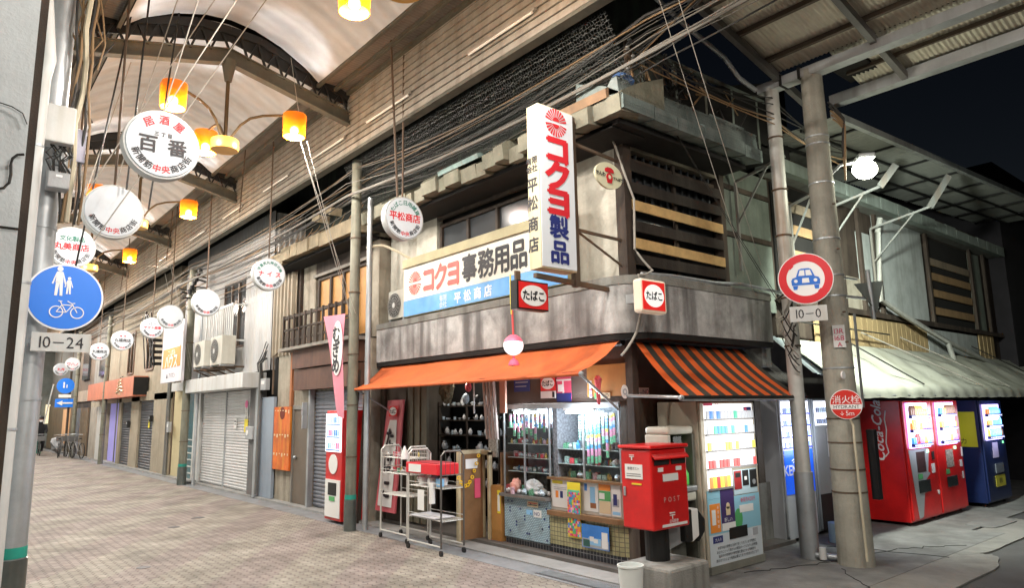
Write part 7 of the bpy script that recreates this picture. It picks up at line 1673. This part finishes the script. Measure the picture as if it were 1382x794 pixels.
# ================================================================== CABLES
def run(pts, n=14, sag=.12):
    out = []
    P = [V(p) for p in pts]
    for a, b in zip(P, P[1:]):
        for i in range(n): f = i/n; out.append(a.lerp(b,f)-V((0,0,4*sag*f*(1-f))))
    return out+[P[-1]]
rnd = random.Random(99)
GA = 'power cables strung along the arcade eaves'
LA = 'one of many parallel cables running along the arcade between the fascia and the eaves'
for k in range(15):
    x = 5.12+rnd.uniform(-.1,.5); z = 5.30+rnd.uniform(0,.62); z2 = 5.9+rnd.uniform(-.3,.5)
    pts = [(6.6+rnd.uniform(-.3,.5),-1.5,z2*.3+5.2),(5.6+rnd.uniform(-.2,.3),4.3,z+rnd.uniform(.0,.25)),(x,10.2,z),(x+rnd.uniform(-.1,.1),19.9,z+rnd.uniform(-.15,.1)),(x,31,z+rnd.uniform(-.2,.1)),(x,45,z)]
    cable(run(pts,10,rnd.uniform(.02,.24)), rnd.choice([.004,.005,.007,.010,.022]), rnd.choice([cable_m,cable_m,cable_b,mat('grey_cable_sheath',(.16,.15,.13),.6,var=.2,bump=0),mat('grey_cable_sheath',(0,0,0))]), LA, GA)
for k in range(6):
    cable(run([(4.0+.35*k,-2,6.6),(5.9,4.8,5.72+.05*k),(8.1,4.35,5.55+rnd.uniform(-.2,.2)),(9.5,4.1,5.2+rnd.uniform(-.2,.2))],8,rnd.uniform(.02,.12)), rnd.choice([.005,.008]), rnd.choice([cable_m,cable_b]), 'one of the cables crossing from the insulator post to the galvanised pole', 'cables at the roof corner')
for k,(a,b) in enumerate((((4.4,3.4,6.4),(7.95,4.6,3.55)),((5.0,3.9,6.3),(7.9,4.7,3.2)),((5.9,4.9,5.9),(8.1,4.45,3.05)),((6.0,4.9,5.8),(8.15,4.45,2.95)))):
    cable(run([a,b],10,.03), .004, [rope_w,rope_w,cable_m,cable_m][k], ['long thin white wire slanting across the boarded corner windows','second thin white wire slanting across the street-side wall','thin dark wire from the insulator post down to the galvanised pole','second thin dark wire from the insulator post to the galvanised pole'][k], None, 'wire', 'wire')
rods = [(4.62,8.2,4.7,7.0),(4.6,11.8,3.6,7.0)]
for k in range(5):
    cable(run([(8.28+.02*k,3.72,5.5-.05*k),(8.45,3.62,5.3-.04*k),(8.42,3.66,4.9-.1*k)],5,-.02), .012, rnd.choice([cable_b,cable_m]), 'one of the loops of cable tied round the top of the concrete pole', 'cable loops on the concrete pole')
for k in range(9):
    a = rnd.uniform(-.2,.2); z = 2.6+rnd.uniform(0,.9)
    cable(run([(8.05,4.28,z),(7.95+a,4.35,z-.25),(8.1,4.28,z-.5+a)],5,.05), .008, rnd.choice([cable_m,cable_m,rope_w]), 'one of the tangled thin wires hanging on the galvanised pole behind the road sign', 'tangled wires on the galvanised pole')
cable(run([(5.9,5.2,5.0),(6.15,5.1,4.2),(6.12,5.1,3.6),(6.3,5.0,3.35),(5.95,4.92,3.25),(5.96,4.9,2.9),(5.9,4.95,2.6),(5.7,5.0,2.35)],6,.02), .014, rope_w, 'white cable running down the building corner past the lit tobacco box', None)
cable(run([(5.35,10.1,4.45),(5.6,9.95,4.5),(6.0,9.6,4.2)],6,-.02), .022, mat('cream_conduit',(.5,.45,.33)), 'curved cream conduit between the thin pipe and the corner shop wall', None, 'conduit', 'conduit')
for k in range(12):
    y = 10.7+k*.35; cable(run([(5.6,y,5.4),(5.5,y+.2,5.2+rnd.uniform(-.1,.1)),(5.75,y+rnd.uniform(-.3,.5),4.9)],5,.05), .007, cable_b, 'one of the drooping thin wires along the brown eave and cladding', 'drooping wires on the wooden house')
for k in range(8):
    y = 15.3+rnd.uniform(0,.3); cable(run([(5.75,y,3.2+rnd.uniform(-.2,.2)),(5.6,y+rnd.uniform(-.2,.2),2.9),(5.68,y-.1,2.3+rnd.uniform(-.2,.2))],5,.06), .01, cable_m, 'one of the tangled wires at the right edge of the white cladding', 'tangled wires beside the white cladding')
for k in range(10):
    z = 4.9+rnd.uniform(-.3,.6); cable(run([(5.4,15,z),(5.3,19.9,z+.1),(5.4,24,z),(5.4,33,z+.1)],8,.1), .009, rnd.choice([cable_m,rope_w,cable_b]), 'one of the wires crossing in front of the white and beige houses', 'wires before the white house')
t = thing('pole_fittings', 'dark clutter of insulators and brackets at the top of the far steel post', 'fittings', (5.33,19.9,4.9)); mb = MB()
for k in range(14): a = rnd.uniform(0,6.28); z = 4.6+rnd.uniform(0,1.0); mb.bar((5.33,19.9,z),(5.33+.35*math.cos(a),19.9+.35*math.sin(a),z+rnd.uniform(-.1,.1)),.05,.04)
for k in range(6): mb.cyl((5.2+.05*k,19.7,5.0+.12*k),(5.2+.05*k,19.7,5.12+.12*k),.06,n=8)
mb.build('brackets', black_steel, t)
t = thing('hanging_rod', 'long thin rusty rod from the ceiling down to the red-lettered round sign', 'rod', (4.89,8.2,5)) ; MB().cyl((4.80,8.18,4.7),(4.62,8.1,7.0),.016,n=8).build('rod', rusty, t)
for k in range(3):
    y = 13.2+5.3*k; cable([(4.3,y,5.6),(4.45,y+.3,7.0)], .012, rusty, 'thin hanger rod dropping from the right ceiling edge down the arcade', 'hanger rods on the right')
